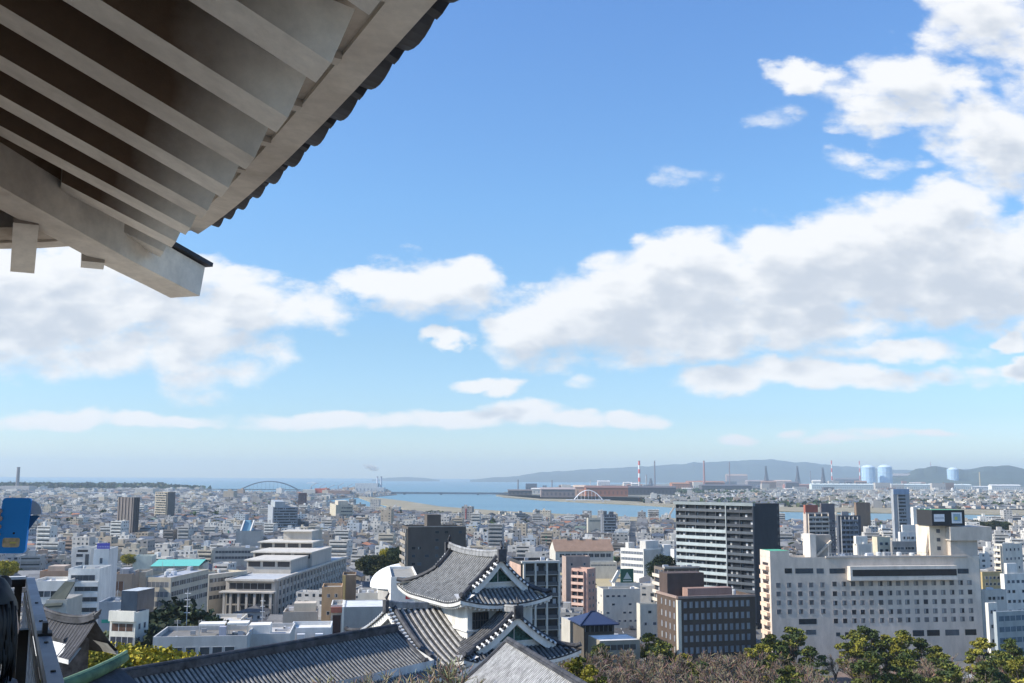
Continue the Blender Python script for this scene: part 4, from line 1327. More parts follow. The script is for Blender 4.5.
b.window('R', b.wx * hx(740 + 222 / 3.366), zpx(621.8, 352), 6.4, 1.8, fr=0, gl=(.015, .016, .018), litp=0)
b.window('R', b.wx * hx(740 + 232 / 3.366), zpx(632.5, 352), 3.6, 1.6, fr=0, gl=(.015, .016, .018), litp=0)
# projecting banquet floor with dark glass strip
x0, x1 = b.wx * hx(847), b.wx * hx(953.5)
zt, zb_ = zpx(564.5, 360), zpx(578.5, 360)
WHT = (.70, .66, .63)
o = b.fbox('R', x0, x1, zb_, zt, .0, 2.4, WHT, name='projecting_bay')
g = MB(); g.face([b.fp('R', x0 + .8, zb_ + 1.45, 2.43), b.fp('R', x1 - .3, zb_ + 1.45, 2.43), b.fp('R', x1 - .3, zt - 1.15, 2.43), b.fp('R', x0 + .8, zt - 1.15, 2.43)], (.03, .028, .03))
g.build('bay_glazing', M_GLASS, o)
# flat reception hall roof line above main part
b.fbox('R', b.wx * hx(826), b.wx * .94, b.h - .35, b.h + .3, -.5, .4, (.50, .47, .45), name='roof_cornice')
# left tower block, slightly higher with green roof
mb = MB(); mb.box((0, .02, b.h - .1), (b.wx * hx(790), b.wy - .1, b.h + 2.2), HC, bottom=False, top=(.10, .42, .28)); mb.build('left_tower', M_CITY, b.root)
for z in levels(b.h, 3.1, 6, 1.2):
    mb = MB(); b.fbox('L', b.wy * .15, b.wy * .8, z, z + 1.2, .02, 1.1, (.80, .60, .48), mb); mb.build('escape_balcony', M_CITY, b.root)
    b.bands('L', .2, .75, [z + 1.9], 1.0, (.06, .05, .05))
# stair tower with diagonal stair
p0, p1 = b.wx * hx(816), b.wx * hx(840)
mb = MB(); mb.box((p0, 4.0, b.h - .9), (p0 + 2.2, 10, b.h + 7.6), WHT, bottom=False); mb.box((p0 + 2.2, 6, b.h - .9), (p1, 10, b.h + 7.2), (.42, .39, .37), bottom=False)  # right half greyer: its shade is put into the colour
mb.build('stair_tower', M_CITY, b.root)
mb = MB(); mb.beam((p0 + 2.6, 5.3, b.h), (p1 - .3, 5.3, b.h + 5.2), 1.1, .7, (.62, .56, .5)); mb.build('roof_stair', M_CITY, b.root)
# sign tower on the right
t0, t1 = b.wx * hx(934.5), b.wx * hx(952)
tw = zpx(525, 362)
mb = MB(); mb.box((t0, 2.0, b.h - .9), (t1 + 1.0, 11, tw), (.74, .66, .58), bottom=False); mb.build('sign_tower', M_CITY, b.root)
for k in range(4): mb = MB(); mb.face([(t0 + 2.6, 1.97, b.h + 2 + k * 3), (t0 + 4.0, 1.97, b.h + 2 + k * 3), (t0 + 4.0, 1.97, b.h + 3.3 + k * 3), (t0 + 2.6, 1.97, b.h + 3.3 + k * 3)], (.12, .12, .13)); mb.build('window', M_GLASS, b.root)
mb = MB(); mb.beam((t0 - 1.2, 3.4, b.h), (t0 + 1.2, 3.4, b.h + 6.5), 1.4, .5, (.7, .6, .5)); mb.beam((t0 - 1.2, 3.0, b.h + 1), (t0 + .3, 3.0, b.h + 9.5), .5, .5, (.75, .65, .55)); mb.build('escape_stair', M_CITY, b.root)
# right wing rises above the main roof with a deep overhanging slab
r0 = b.wx * hx(952)
mb = MB(); mb.box((r0, .03, b.h - .1), (b.wx * hx(979), b.wy - .5, zpx(538, 366)), (.55, .51, .49), bottom=False); mb.build('right_tower', M_CITY, b.root)
mb = MB(); mb.box((r0 - .6, -1.2, zpx(539, 366)), (b.wx * hx(992), b.wy, zpx(525.5, 366)), (.56, .53, .51)); mb.build('overhanging_slab', M_CITY, b.root)
mb = MB(); mb.box((t0 - .5, -1.0, tw), (b.wx * hx(966), 9.0, zpx(509, 366)), (.035, .035, .037), top=(.1, .35, .2)); sg = mb.build('sign_box', M_PLAIN, b.root)
zc = (tw + zpx(509, 366)) / 2
xs0 = t0 + .2
mb = MB(); mb.face([(xs0, -1.05, zc - 1.3), (xs0 + 4.0, -1.05, zc - 1.3), (xs0 + 4.0, -1.05, zc + 1.3), (xs0, -1.05, zc + 1.3)], (.75, .76, .78))
mb.build('sign_panel', M_PLAIN, sg)
mb = MB()
R_ = random.Random(3)
for i in range(8):
    a = xs0 + .35 + i * .44
    mb.face([(a, -1.07, zc - .35), (a + .24, -1.07, zc - .35), (a + .24, -1.07, zc + .3 * R_.uniform(.6, 1)), (a, -1.07, zc + .3 * R_.uniform(.6, 1))], (.35, .38, .42))
mb.build('sign_lettering', M_PLAIN, sg)
xq = b.wx * hx(966) - 5.0
mb = MB(); mb.face([(xq, -1.05, zc - 1.9), (xq + 3.9, -1.05, zc - 1.9), (xq + 3.9, -1.05, zc + 1.9), (xq, -1.05, zc + 1.9)], (.72, .74, .76)); mb.build('sign_panel', M_PLAIN, sg)
mb = MB(); mb.face([(xq + .6, -1.07, zc - 1.2), (xq + 3.3, -1.07, zc - 1.2), (xq + 3.3, -1.07, zc + 1.4), (xq + .6, -1.07, zc + 1.4)], (.30, .42, .5))
mb.face([(xq + 1.1, -1.09, zc - .7), (xq + 2.2, -1.09, zc - .7), (xq + 2.2, -1.09, zc + .4), (xq + 1.1, -1.09, zc + .4)], (.55, .55, .15)); mb.build('sign_emblem', M_PLAIN, sg)
mb = MB(); mb.box((b.wx - .02, .5, 0), (b.wx + .5, b.wy - .5, b.h - 1), (.12, .20, .20)); mb.build('end_wall', M_CITY, b.root)
b.clutter(16, 5, 1.5, (.3, .72, .15, .8)); b.finish()
mb = MB()
for i in range(30):
    x = b.wx * (.28 + i * .016); mb.tube([(x, 1.2, b.h - .5), (x, 1.2, b.h + 1.3)], .05, 4, (.6, .6, .6))
mb.tube([(b.wx * .28, 1.2, b.h + 1.25), (b.wx * .745, 1.2, b.h + 1.25)], .05, 4, (.6, .6, .6)); mb.build('roof_railing', M_PLAIN, b.root)

# --- tall dark apartment block
DK = (.035, .042, .055)
b = Bld('apartment_block', 'tall dark charcoal apartment block with pale glass balconies beside the hotel', 'apartment block', 754, 676, 779, 504, 430, 45, DK, short='the tall dark apartment block')
zs = levels(b.h, 3.02, 2, .6)
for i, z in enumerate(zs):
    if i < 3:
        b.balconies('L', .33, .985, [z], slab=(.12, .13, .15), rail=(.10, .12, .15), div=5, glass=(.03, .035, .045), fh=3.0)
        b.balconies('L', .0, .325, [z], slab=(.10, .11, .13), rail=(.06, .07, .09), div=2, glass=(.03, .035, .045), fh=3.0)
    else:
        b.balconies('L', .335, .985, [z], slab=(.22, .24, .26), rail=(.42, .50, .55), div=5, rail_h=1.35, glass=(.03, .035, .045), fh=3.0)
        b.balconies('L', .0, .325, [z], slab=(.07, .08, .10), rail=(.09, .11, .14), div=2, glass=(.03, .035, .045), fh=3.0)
b.fbox('L', -.3, b.wy + .3, b.h - .9, b.h + .4, -.4, 1.5, (.25, .30, .34), name='roof_edge')
b.fbox('L', b.wy * .325, b.wy * .335, 2, b.h - .8, 0, 1.5, (.35, .40, .44), name='balcony_fin')
for z in zs: b.window('R', b.wx * .93, z + 1.5, 1.2, 1.3, fr=0, litp=0, gl=(.10, .11, .12))
b.finish()

# --- brown office block
BR = (.105, .080, .068)
b = Bld('office_block', 'dark brown brick office block with pale corner pillar and small light windows', 'office block', 677.5, 657, 755, 597, 300, 15, BR, top=(.30, .24, .22), short='the brown office block')
zr = [at(700, y, 302).z for y in (604.5, 616.3, 627.6, 638.5, 650)]
WG = dict(frc=(.16, .13, .12), gl=(.30, .31, .33), litp=.4)
for z in zr:
    for i in range(12): b.window('R', b.wx * (.095 + i * .0735), z, 1.0, 1.75, **dict(WG))
    for i in range(4): b.window('L', b.wy * (.16 + i * .2), z, 1.0, 1.7, **dict(WG))
b.fbox('R', -.1, 1.0, 0, b.h - .9, -1.0, .3, (.74, .68, .6), name='corner_pillar')
b.fbox('R', 0, b.wx, b.h - .5, b.h + .2, -.3, .3, (.34, .26, .24), name='cornice'); b.fbox('L', 0, b.wy, b.h - .5, b.h + .2, -.3, .3, (.34, .26, .24), name='cornice')
b.block(.02, .50, .55, .95, 6.0, (.10, .075, .07)); b.block(.2, .78, .25, .5, 1.9, (.32, .22, .20), name='roof_housing')
b.clutter(4, 2); b.finish()

# --- grey-brown tower behind the castle turret
GB = (.115, .10, .092)
b = Bld('apartment_tower', 'grey-brown slab apartment tower with a lift box on its roof behind the turret', 'apartment block', 408, 402, 466, 527, 380, 14, GB, short='the grey-brown tower')
zr = levels(b.h, 2.9, 5, .5)
for z in zr:
    for a in (.10, .20, .33, .5, .66, .82, .90):
        if random.random() < .62: b.window('R', b.wx * a, z + 1.4, rnd(.8, 1.6), 1.0, fr=.05, frc=(.2, .19, .18), litp=.3)
    b.balconies('L', .05, .95, [z], out=.9, slab=(.33, .30, .26), rail=(.33, .30, .27), fh=2.9)
b.block(.36, .60, .3, .7, 5.2, GB, base=b.h - .9, name='lift_tower'); b.clutter(2, 1); b.finish()
b.fbox('R', 0, b.wx, b.h - .1, b.h + .25, -.3, .15, (.36, .34, .33), name='coping')

# --- white-framed block right of the turret
b = Bld('apartment_block', 'apartment block with white grid frame and dark glass bays behind turret gables', 'apartment block', 521, 510, 559, 562, 300, 12, (.06, .062, .07), short='the white-framed block')
zr = levels(b.h, 3.15, 3, .5)
for z in zr: b.balconies('R', .06, .99, [z], slab=(.42, .42, .42), rail=(.10, .105, .12), out=1.1, div=3, fh=3.1, glass=(.04, .045, .055))
for a in (.07, .36, .66, .98): b.fbox('R', b.wx * a - .25, b.wx * a + .25, 0, b.h, .0, 1.3, (.58, .58, .58), name='frame_pillar')
b.fbox('L', 0, b.wy, 0, b.h - .9, .0, .1, (.50, .36, .31), name='pink_side_wall')
b.fbox('R', 0, b.wx, b.h - .3, b.h + .3, -.3, 1.35, (.6, .6, .6), name='roof_edge'); b.clutter(5, 2, .8); b.finish()

# --- pink blocks
b = Bld('apartment_block', 'salmon pink apartment block with balconies, dark on its right side', 'apartment block', 587, 571.5, 595.5, 569, 470, 55, (.60, .40, .35), short='the pink block')
zr = levels(b.h, 3.1, 1, .9)
for z in zr: b.balconies('L', .15, .95, [z], slab=(.65, .45, .4), rail=(.68, .50, .44), out=1.2, div=2, fh=3.1)
b.grid('R', .1, .9, 4, b.h - 3, 2, 5, 1.1, 1.3); b.finish()
b = Bld('apartment_block', 'plain pale pink concrete block just behind the salmon block', 'apartment block', 566, 562, 590, 556.5, 520, 15, (.42, .33, .30))
b.grid('R', .1, .9, 4, b.h - 4, 3, 4, 1.1, 1.2, skip=.5); b.finish()
# --- low white flats and green-topped sign building
b = Bld('office_building', 'low off-white flat-roofed building right of the street, two window rows', 'office building', 603, 597, 640, 589, 430, 10, (.62, .60, .56), short='the low white building')
b.grid('R', .05, .95, 3, b.h - 3, 6, 4, 1.3, .8, skip=.35); b.grid('L', .1, .9, 3, b.h - 3, 2, 4, 1.2, .8, skip=.2); b.clutter(4, 3, .9); b.finish()
b = Bld('office_building', 'white building carrying a dark green rooftop sign with a pale peak mark', 'office building', 615, 612, 640, 583, 455, 10, (.66, .65, .62))
b.grid('R', .1, .9, 3, b.h - 3, 4, 4, 1.2, 1.0); b.finish()
mb = MB(); w = 5.9; mb.box((3, 1, b.h - .9), (3 + w, 1.8, b.h + 6.0), (.03, .11, .07)); sg = mb.build('sign_board', M_PLAIN, b.root)
mb = MB(); mb.face([(4.2, .96, b.h + 1.6), (3 + w - 1, .96, b.h + 1.6), (3 + w / 2, .96, b.h + 4.6)], (.5, .55, .5)); mb.face([(4.0, .96, b.h + .6), (3 + w - .8, .96, b.h + .6), (3 + w - .8, .96, b.h + 1.1), (4.0, .96, b.h + 1.1)], (.5, .55, .5)); mb.build('sign_mark', M_PLAIN, sg)
mb = MB(); mb.beam((-.5, 2, b.h), (2.5, 2, b.h + 5), 1.5, 1.5, (.7, .7, .68)); mb.build('roof_stair', M_CITY, b.root)
# --- school with brown roof
b = Bld('school_hall', 'long school hall with brown pitched roof and tall windows above the sand yard', 'school hall', 555.5, 549.5, 613, 551, 700, 10, (.55, .54, .52), short='the brown-roofed hall', parapet=0)
b.grid('R', .06, .97, b.h - 9.5, b.h - 3.2, 9, 2, 3.3, 2.4, frc=(.5, .5, .5), litp=.1, split=2)
mb = MB(); W, Dp, h = b.wx, b.wy, b.h; rz = h + 7.2
mb.faces([(-.6, -.8, h - .2), (W + .6, -.8, h - .2), (W + .6, Dp / 2, rz), (-.6, Dp / 2, rz), (-.6, Dp + .8, h - .2), (W + .6, Dp + .8, h - .2)], [(0, 1, 2, 3), (3, 2, 5, 4)], (.30, .205, .16)); mb.build('roof', M_CITY, b.root)
mb = MB(); mb.faces([(0, 0, h), (0, Dp, h), (0, Dp / 2, rz - .4), (W, 0, h), (W, Dp, h), (W, Dp / 2, rz - .4)], [(0, 1, 2), (3, 4, 5)], (.62, .61, .58)); mb.build('gable', M_CITY, b.root)
for k in range(3): mb = MB(); mb.box((W * (.25 + .22 * k), Dp / 2 - 1, rz - .6), (W * (.25 + .22 * k) + 2.2, Dp / 2 + 1, rz + 1.2), (.2, .2, .2)); mb.build('roof_vent', M_CITY, b.root)
b.finish()
# --- white school blocks
b = Bld('school_building', 'white three-storey school block with long window bands, its grey end facing us', 'school building', 643.5, 620.5, 662, 549, 600, 48, (.72, .73, .73), short='the white school block')
for z in (b.h - 2.6, b.h - 6.2, b.h - 9.8, b.h - 13.4): b.bands('L', .03, .97, [z], 1.6, (.12, .14, .17), mull=14, frc=(.6, .6, .6))
b.fbox('R', 0, b.wx, 0, b.h - .9, .0, .1, (.50, .49, .47), name='end_wall'); b.block(.3, 1, .15, .4, 4.2, (.62, .62, .62)); b.block(.2, .5, .8, .95, 3, (.7, .7, .7)); b.clutter(3, 8); b.finish()
b = Bld('school_building', 'white flat-roofed school wing with pale roof right of the grey-ended block', 'school building', 664, 656, 684, 552, 610, 22, (.70, .71, .72))
b.grid('R', .05, .95, 4, b.h - 3, 5, 4, 2, 1.4, litp=.2); b.block(.1, .5, .3, .9, 4, (.7, .7, .7)); b.clutter(3, 4); b.finish()
b = Bld('office_building', 'plain white windowless block left of the tall dark apartment block', 'office building', 674, 670.5, 686.5, 549.5, 500, 10, (.74, .75, .76)); b.finish()
b = Bld('apartment_block', 'brown apartment block with cream stair balconies behind the brown office block', 'apartment block', 664, 654, 699, 568, 385, 14, (.18, .155, .14), short='the cream-balconied block')
for z in levels(b.h, 3.0, 2, .6): b.balconies('L', .1, .9, [z], slab=(.62, .58, .52), rail=(.66, .62, .56), out=1.2, fh=3); b.balconies('R', .08, .9, [z], slab=(.2, .18, .17), rail=(.16, .14, .13), out=1.0, fh=3, div=4)
b.fbox('R', 0, b.wx, b.h - .2, b.h + .5, -.3, .6, (.5, .46, .42), name='roof_edge'); b.clutter(5, 2); b.finish()
b = Bld('sports_hall', 'low grey-white sports hall at the back of the sand yard', 'sports hall', 589.5, 587, 617, 562, 640, 5, (.50, .51, .50)); b.bands('R', .05, .95, [b.h - 2], .9, (.15, .17, .18), 8); b.finish()
b = Bld('office_building', 'small off-white two-storey building left of the brown office block', 'office building', 640, 636.5, 664, 604, 385, 12, (.58, .57, .52)); b.grid('R', .1, .9, 4, b.h - 3, 4, 3, 1.3, 1.0, skip=.3); b.clutter(2, 2, .8); b.finish()
b = Bld('apartment_block', 'dark banded mid-rise with rooftop tanks near the river bank', 'apartment block', 602.5, 600.5, 616, 514.5, 1060, 8, (.17, .19, .24), short='the banded river-side block')
for z in levels(b.h, 3, 2, .5): b.balconies('R', .05, .95, [z], slab=(.4, .42, .46), rail=(.33, .36, .42), out=1.2, fh=3)
b.block(.1, .35, .2, .6, 3.5, (.15, .16, .18)); b.block(.55, .85, .2, .6, 3, (.15, .16, .18)); b.finish()
b = Bld('office_building', 'white low roadside building right of the banded mid-rise', 'office building', 588, 586, 602, 518, 1100, 5, (.50, .49, .44), depth=9); b.bands('R', .1, .9, [b.h - 3], 1.5, (.2, .22, .2), 4); b.finish()

# --- government office, stepped terraces
GV = (.50, .475, .45)
b = Bld('government_office', 'large stepped concrete office building with deep eaves and long window facade', 'government office', 275.5, 226, 346, 579.5, 452, 86, GV, top=(.50, .54, .60), short='the stepped office building', parapet=.5)
W = b.wx; Dp = b.wy
nx = 22
for j, z in enumerate([b.h - 2.6 - 3.9 * k for k in range(4)]):
    for i in range(nx):
        b.window('R', W * (.03 + .95 * (i + .5) / nx), z, 3.4, 2.3, frc=(.56, .54, .51), gl=(.045, .05, .055), litp=.15)
for i in range(nx + 1): b.fbox('R', W * (.03 + .95 * i / nx) - .35, W * (.03 + .95 * i / nx) + .35, 0, b.h - .5, .0, .55, (.60, .575, .55), name='pillar')
b.fbox('R', 0, W, b.h - .7, b.h + .15, -.3, .9, (.62, .6, .57), name='eave'); b.fbox('L', 0, Dp, b.h - .7, b.h + .15, -.3, 1.6, (.62, .6, .57), name='eave')
b.bands('L', .07, .93, [b.h - 3.0], 2.6, (.05, .045, .045), 6, frc=(.5, .48, .45)); 
b.fbox('L', -.5, Dp + 1.5, b.h - 5.6, b.h - 5.0, -.3, 4.2, (.58, .56, .54), name='canopy')
for a in (.04, .2, .36, .52, .68, .84, .97): b.fbox('L', Dp * a - .5, Dp * a + .5, 0, b.h - 5.6, 2.6, 3.6, (.50, .48, .46), name='column')
b.bands('L', .03, .97, [b.h - 8.4], 4.4, (.045, .045, .05), 10, frc=(.45, .43, .40)); b.bands('L', .03, .97, [b.h - 13.2], 3.8, (.045, .045, .05), 10, frc=(.45, .43, .40))
def tier(px0, px1, ytop, D, n, deep=40, rec=None):
    """terrace storeys stepping back above the front wing"""
    zt = at((px0 + px1) / 2, ytop, D).z - b.z0
    # local frame: x along the long side (away from us), y to the left
    c = Matrix.Rotation(-radians(86), 3, 'Z')
    A = c @ (at(px1, ytop, D) - b.C); B_ = c @ (at(px0, ytop, D) - b.C)
    x0 = A.x; y0 = min(A.y, B_.y); y1 = max(A.y, B_.y)
    y0 = max(y0, .4)
    mb = MB(); mb.box((x0, y0, b.h - .6), (x0 + deep, y1, zt), GV, bottom=False, top=(.48, .50, .53))
    mb.box((x0 - 1.4, y0 - .3, zt - .5), (x0 + deep, y1 + 1.0, zt + .1), (.62, .60, .57))
    mb.build('terrace_storey', M_CITY, b.root)
    for i in range(n):
        a, c2 = y0 + (y1 - y0) * (i + .08) / n, y0 + (y1 - y0) * (i + .9) / n
        g = MB(); g.face([(x0 - .03, a, zt - 3.2), (x0 - .03, c2, zt - 3.2), (x0 - .03, c2, zt - .8), (x0 - .03, a, zt - .8)], (.06, .05, .05)); g.build('window', M_GLASS, b.root)
tier(246, 291, 560, 485, 3); tier(252, 312, 552, 515, 3); tier(259, 313, 542, 545, 4, 22)
tier(283, 312, 531, 560, 0, 14)
b.clutter(5, 3, 1.5, (.6, .95, .2, .8)); b.finish()

# --- school with turquoise roof (left)
CR = (.56, .525, .45)
b = Bld('school_building', 'cream school block with three rows of windows and pale blue-grey roof', 'school building', 171, 145, 208.5, 577.5, 400, 84, CR, top=(.42, .46, .54), short='the cream school block', parapet=.5)
for z in [b.h - 2.8 - 3.7 * k for k in range(3)]:
    for i in range(16): b.window('R', b.wx * (.03 + .94 * (i + .5) / 16), z, 2.7, 1.8, frc=(.6, .56, .48), gl=(.10, .10, .10), litp=.2)
    b.bands('L', .08, .9, [z], 2.0, (.20, .21, .22), 5, frc=(.5, .48, .44), name='covered_corridor')
b.clutter(6, 4, 1.5); b.finish()
b = Bld('gymnasium', 'school gymnasium with bright turquoise roof', 'gymnasium', 150, 147.5, 199, 566.5, 560, 8, (.60, .62, .58), top=(.16, .52, .45), short='the turquoise roof', parapet=0)
W, Dp, h = b.wx, b.wy, b.h
dp = 34
mb = MB(); mb.faces([(0, 0, h + .1), (W, 0, h + .1), (W + 1, dp * .5, h + 2.4), (1, dp * .5, h + 2.4), (0, dp, h + .1), (W, dp, h + .1)], [(0, 1, 2, 3), (3, 2, 5, 4)], (.15, .52, .44)); mb.build('roof', M_PLAIN, b.root)
mb = MB(); mb.box((0, 0, 0), (W, dp, h), (.6, .62, .58)); mb.build('hall', M_CITY, b.root)
b.bands('R', .03, .97, [h - 1.6], 1.2, (.3, .33, .33), 12); b.finish()
b = Bld('school_building', 'cream school wing right of the turquoise roof, windows in two rows', 'school building', 209, 204, 247, 575, 455, 62, CR, top=(.5, .48, .45), depth=12)
for z in [b.h - 2.6 - 3.7 * k for k in range(3)]:
    for i in range(11): b.window('R', b.wx * (.03 + .94 * (i + .5) / 11), z, 2.4, 1.7, frc=(.6, .56, .48), gl=(.10, .10, .10), litp=.2)
b.clutter(3, 2); b.finish()
b = Bld('office_building', 'pale green-grey flat building left of the turquoise roof', 'office building', 133, 131, 152, 556, 600, 8, (.55, .60, .58), top=(.55, .60, .58)); b.finish()

# --- white striped building and its tower (left)
b = Bld('office_building', 'narrow white office building with six dark window bands at lower left', 'office building', 68.5, 66.5, 100, 568.5, 330, 6, (.74, .76, .78), short='the white banded building')
for k in range(6): b.bands('R', .10, .96 if k else .85, [b.h - 3.0 - 3.3 * k], 1.75, (.05, .06, .075), 4, frc=(.12, .13, .14)); b.fbox('R', b.wx * .02, b.wx * .98, b.h - 5.7 - 3.3 * k, b.h - 4.25 - 3.3 * k, 0, .8, (.76, .78, .80), name='spandrel')
b.clutter(2, 2, .8); b.finish()
b = Bld('office_building', 'slim white office tower with blue rooftop sign', 'office building', 94, 91.5, 109, 549, 352, 8, (.68, .70, .73), short='the slim white tower')
for k in range(7): b.window('R', b.wx * .52, b.h - 4 - 3.3 * k, .9, 1.9, litp=0)
mb = MB(); mb.box((.8, .5, b.h - .5), (b.wx, 1.2, b.h + 1.9), (.10, .10, .42)); sg = mb.build('roof_sign', M_PLAIN, b.root)
mb = MB()
for i in range(7): mb.face([(1.3 + i * .55, .47, b.h + .5), (1.62 + i * .55, .47, b.h + .5), (1.62 + i * .55, .47, b.h + 1.0), (1.3 + i * .55, .47, b.h + 1.0)], (.35, .35, .6))
mb.build('sign_lettering', M_PLAIN, sg); b.finish()
b = Bld('apartment_block', 'white flats with dark recess just left of the slim tower', 'apartment block', 72, 70, 91, 548, 420, 6, (.66, .67, .68))
b.grid('R', .25, .6, b.h - 16, b.h - 3, 1, 5, 2.6, 1.2, litp=0); b.bands('R', .72, .92, [b.h - 7], 9, (.08, .09, .1)); b.bands('R', .3, .85, [b.h - 1.2], .9, (.05, .05, .05)); b.finish()
b = Bld('office_building', 'blue-grey office building with small green sign right of white banded building', 'office building', 99, 97, 122, 602, 300, 8, (.30, .35, .42))
mb = MB(); mb.face([(1.0, -.05, b.h - 6), (4.0, -.05, b.h - 6), (4.0, -.05, b.h - 5), (1.0, -.05, b.h - 5)], (.03, .30, .22)); mb.build('wall_sign', M_PLAIN, b.root); b.grid('R', .55, .95, 3, b.h - 3, 3, 4, .7, 1.2, skip=.3); b.clutter(3, 6, .8); b.finish()
b = Bld('office_building', 'white shop building with curved front parapet and dark blue rooftop glass box', 'office building', 136, 110.5, 149, 612.5, 235, 80, (.74, .74, .70), short='the blue glass box building')
b.bands('L', .08, .92, [b.h - 3.4], 1.7, (.12, .07, .05), 3, frc=(.5, .48, .45)); b.bands('L', .05, .95, [b.h - 6.6], 2.2, (.05, .055, .07), 4); b.bands('L', .05, .95, [b.h - 9.6], 2.2, (.16, .17, .2), 4)
for k in range(3):
    for i in range(2): b.window('R', b.wx * (.3 + i * .4), b.h - 3.3 - k * 3, .8, 1.2, litp=0)
mb = MB(); y1 = b.wy - .8; mb.box((1.5, .7, b.h - .9), (9, y1 - .8, b.h + 4.6), (.035, .055, .085), top=(.55, .57, .6), bottom=False); mb.build('rooftop_glass_box', M_GLASS, b.root)
b.fbox('L', 0, b.wy, b.h - 2.0, b.h + .3, .0, .7, (.80, .80, .76), name='curved_parapet'); b.finish()
# --- long low building in front with four windows
LW = (.48, .50, .53)
b = Bld('office_building', 'low grey-white building with four square windows and white rooftop canopies', 'office building', 153, 150, 247, 637, 215, 8, LW, top=(.22, .22, .22), short='the low grey-white building', depth=15)
for c in (191, 205, 217.5, 230): b.window('R', b.wx * (c - 153) / 94, b.h - 3.0, 1.95, 1.5, frc=(.62, .62, .62), gl=(.07, .08, .09), litp=.2)
b.window('R', b.wx * .27, b.h - 3.0, 1.6, 1.5, gl=(.07, .08, .09))
for x0_, x1_, zz_ in ((.44, .72, 1.5), (.75, .98, 1.6)):
    mb = MB(); mb.box((b.wx * x0_, 4.5, b.h + zz_), (b.wx * x1_, 8.5, b.h + zz_ + .35), (.85, .85, .85))
    for q in (x0_, x1_ - .01): mb.box((b.wx * q, 5, b.h - .9), (b.wx * q + .15, 5.15, b.h + zz_), (.6, .6, .6))
    mb.build('roof_canopy', M_CITY, b.root)
mb = MB(); mb.box((b.wx * .68, 2.4, b.h - .9), (b.wx * .75, 4.2, b.h + 1.5), (.45, .47, .58)); mb.build('roof_housing', M_CITY, b.root)
b.clutter(8, 12, .7); b.finish()
b = Bld('office_building', 'white-roofed annex stepping down right of the low grey-white building', 'office building', 247, 246, 290, 634, 225, 8, (.52, .53, .55), top=(.50, .51, .53), depth=16); b.block(.0, .5, .2, .5, 1.4, (.78, .78, .78)); b.clutter(3, 3, .7); b.finish()
b = Bld('office_building', 'white box building with two large cooling units on a lower roof', 'office building', 290, 286.5, 331, 628, 245, 8, (.62, .65, .70), top=(.78, .79, .8), depth=11)
for x in (.28, .72): mb = MB(); mb.box((b.wx * x - .9, -2.2, b.h - 4.5), (b.wx * x + .9, -.6, b.h - 1.2), (.7, .71, .73)); mb.build('cooling_unit', M_PLAIN, b.root)
b.finish()
b = Bld('office_building', 'white flat roof hut with pale canopy behind the white box building', 'office building', 283, 281, 317, 612, 300, 8, (.38, .36, .35), top=(.62, .58, .5), depth=9); b.block(.3, .95, .2, .8, 2.2, (.58, .52, .45)); b.clutter(4, 3, .8); b.finish()
b = Bld('warehouse', 'white gabled shed roof left of the stepped office forecourt', 'warehouse', 207, 205, 240, 620.5, 290, 6, (.60, .59, .56), top=(.55, .53, .5), depth=14); b.clutter(2, 2, .8)
mb = MB(); W = b.wx; mb.faces([(W * .5, 0, b.h - .5), (W * 1.15, 0, b.h - 2.2), (W * 1.15, 9, b.h - 2.2), (W * .5, 9, b.h - .5), (W * .5, 0, b.h - .9), (W * 1.15, 0, b.h - 2.6)], [(0, 1, 2, 3), (0, 1, 5, 4)], (.78, .78, .77)); mb.build('lean_roof', M_CITY, b.root); b.finish()
# --- tan blocks
b = Bld('apartment_block', 'tan brick block with few windows left of the silver-roofed building', 'apartment block', 322, 319, 342, 587, 360, 8, (.46, .31, .19), short='the tan block'); b.grid('R', .15, .9, 3, b.h - 3, 2, 4, .9, 1.1, skip=.4); b.finish()
b = Bld('apartment_block', 'taller narrow brown block behind the tan block', 'apartment block', 342.5, 341, 356, 575, 385, 8, (.27, .19, .13)); b.fbox('R', 0, 1.2, 0, b.h, .0, .3, (.62, .45, .2), name='ochre_strip'); b.finish()
b = Bld('shop_building', 'narrow shop building with red-brown canopy and dark open front', 'shop', 331, 328.5, 343, 605, 310, 8, (.68, .66, .64)); b.fbox('R', 0, b.wx, b.h - 2.2, b.h - .6, .0, .8, (.42, .16, .12), name='canopy'); b.bands('R', .15, .85, [b.h - 7], 8, (.06, .03, .03)); b.finish()
b = Bld('office_building', 'grey building with shiny silver ribbed roof left of the turret', 'office building', 344, 341, 384, 607, 285, 8, (.30, .32, .35), top=(.68, .72, .78), depth=16, parapet=.15, short='the silver-roofed building'); b.fbox('L', 0, b.wy, 0, b.h, 0, .5, (.74, .74, .72), name='white_side_wall'); b.finish()
b = Bld('office_building', 'small light office with rooftop equipment between tan block and white dome', 'office building', 358, 356, 378, 593, 350, 8, (.55, .55, .54)); b.grid('R', .1, .9, 3, b.h - 3, 4, 3, 1.2, 1.4); b.clutter(6, 3, 1); b.finish()
b = Bld('office_building', 'white cube building with red sign at the turret roof edge', 'office building', 391, 388.5, 418, 577, 330, 8, (.80, .80, .80)); mb = MB(); mb.face([(b.wx * .55, -.05, b.h - 7), (b.wx * .75, -.05, b.h - 7), (b.wx * .75, -.05, b.h - 4.4), (b.wx * .55, -.05, b.h - 4.4)], (.55, .04, .05)); mb.build('red_sign', M_PLAIN, b.root); b.finish()
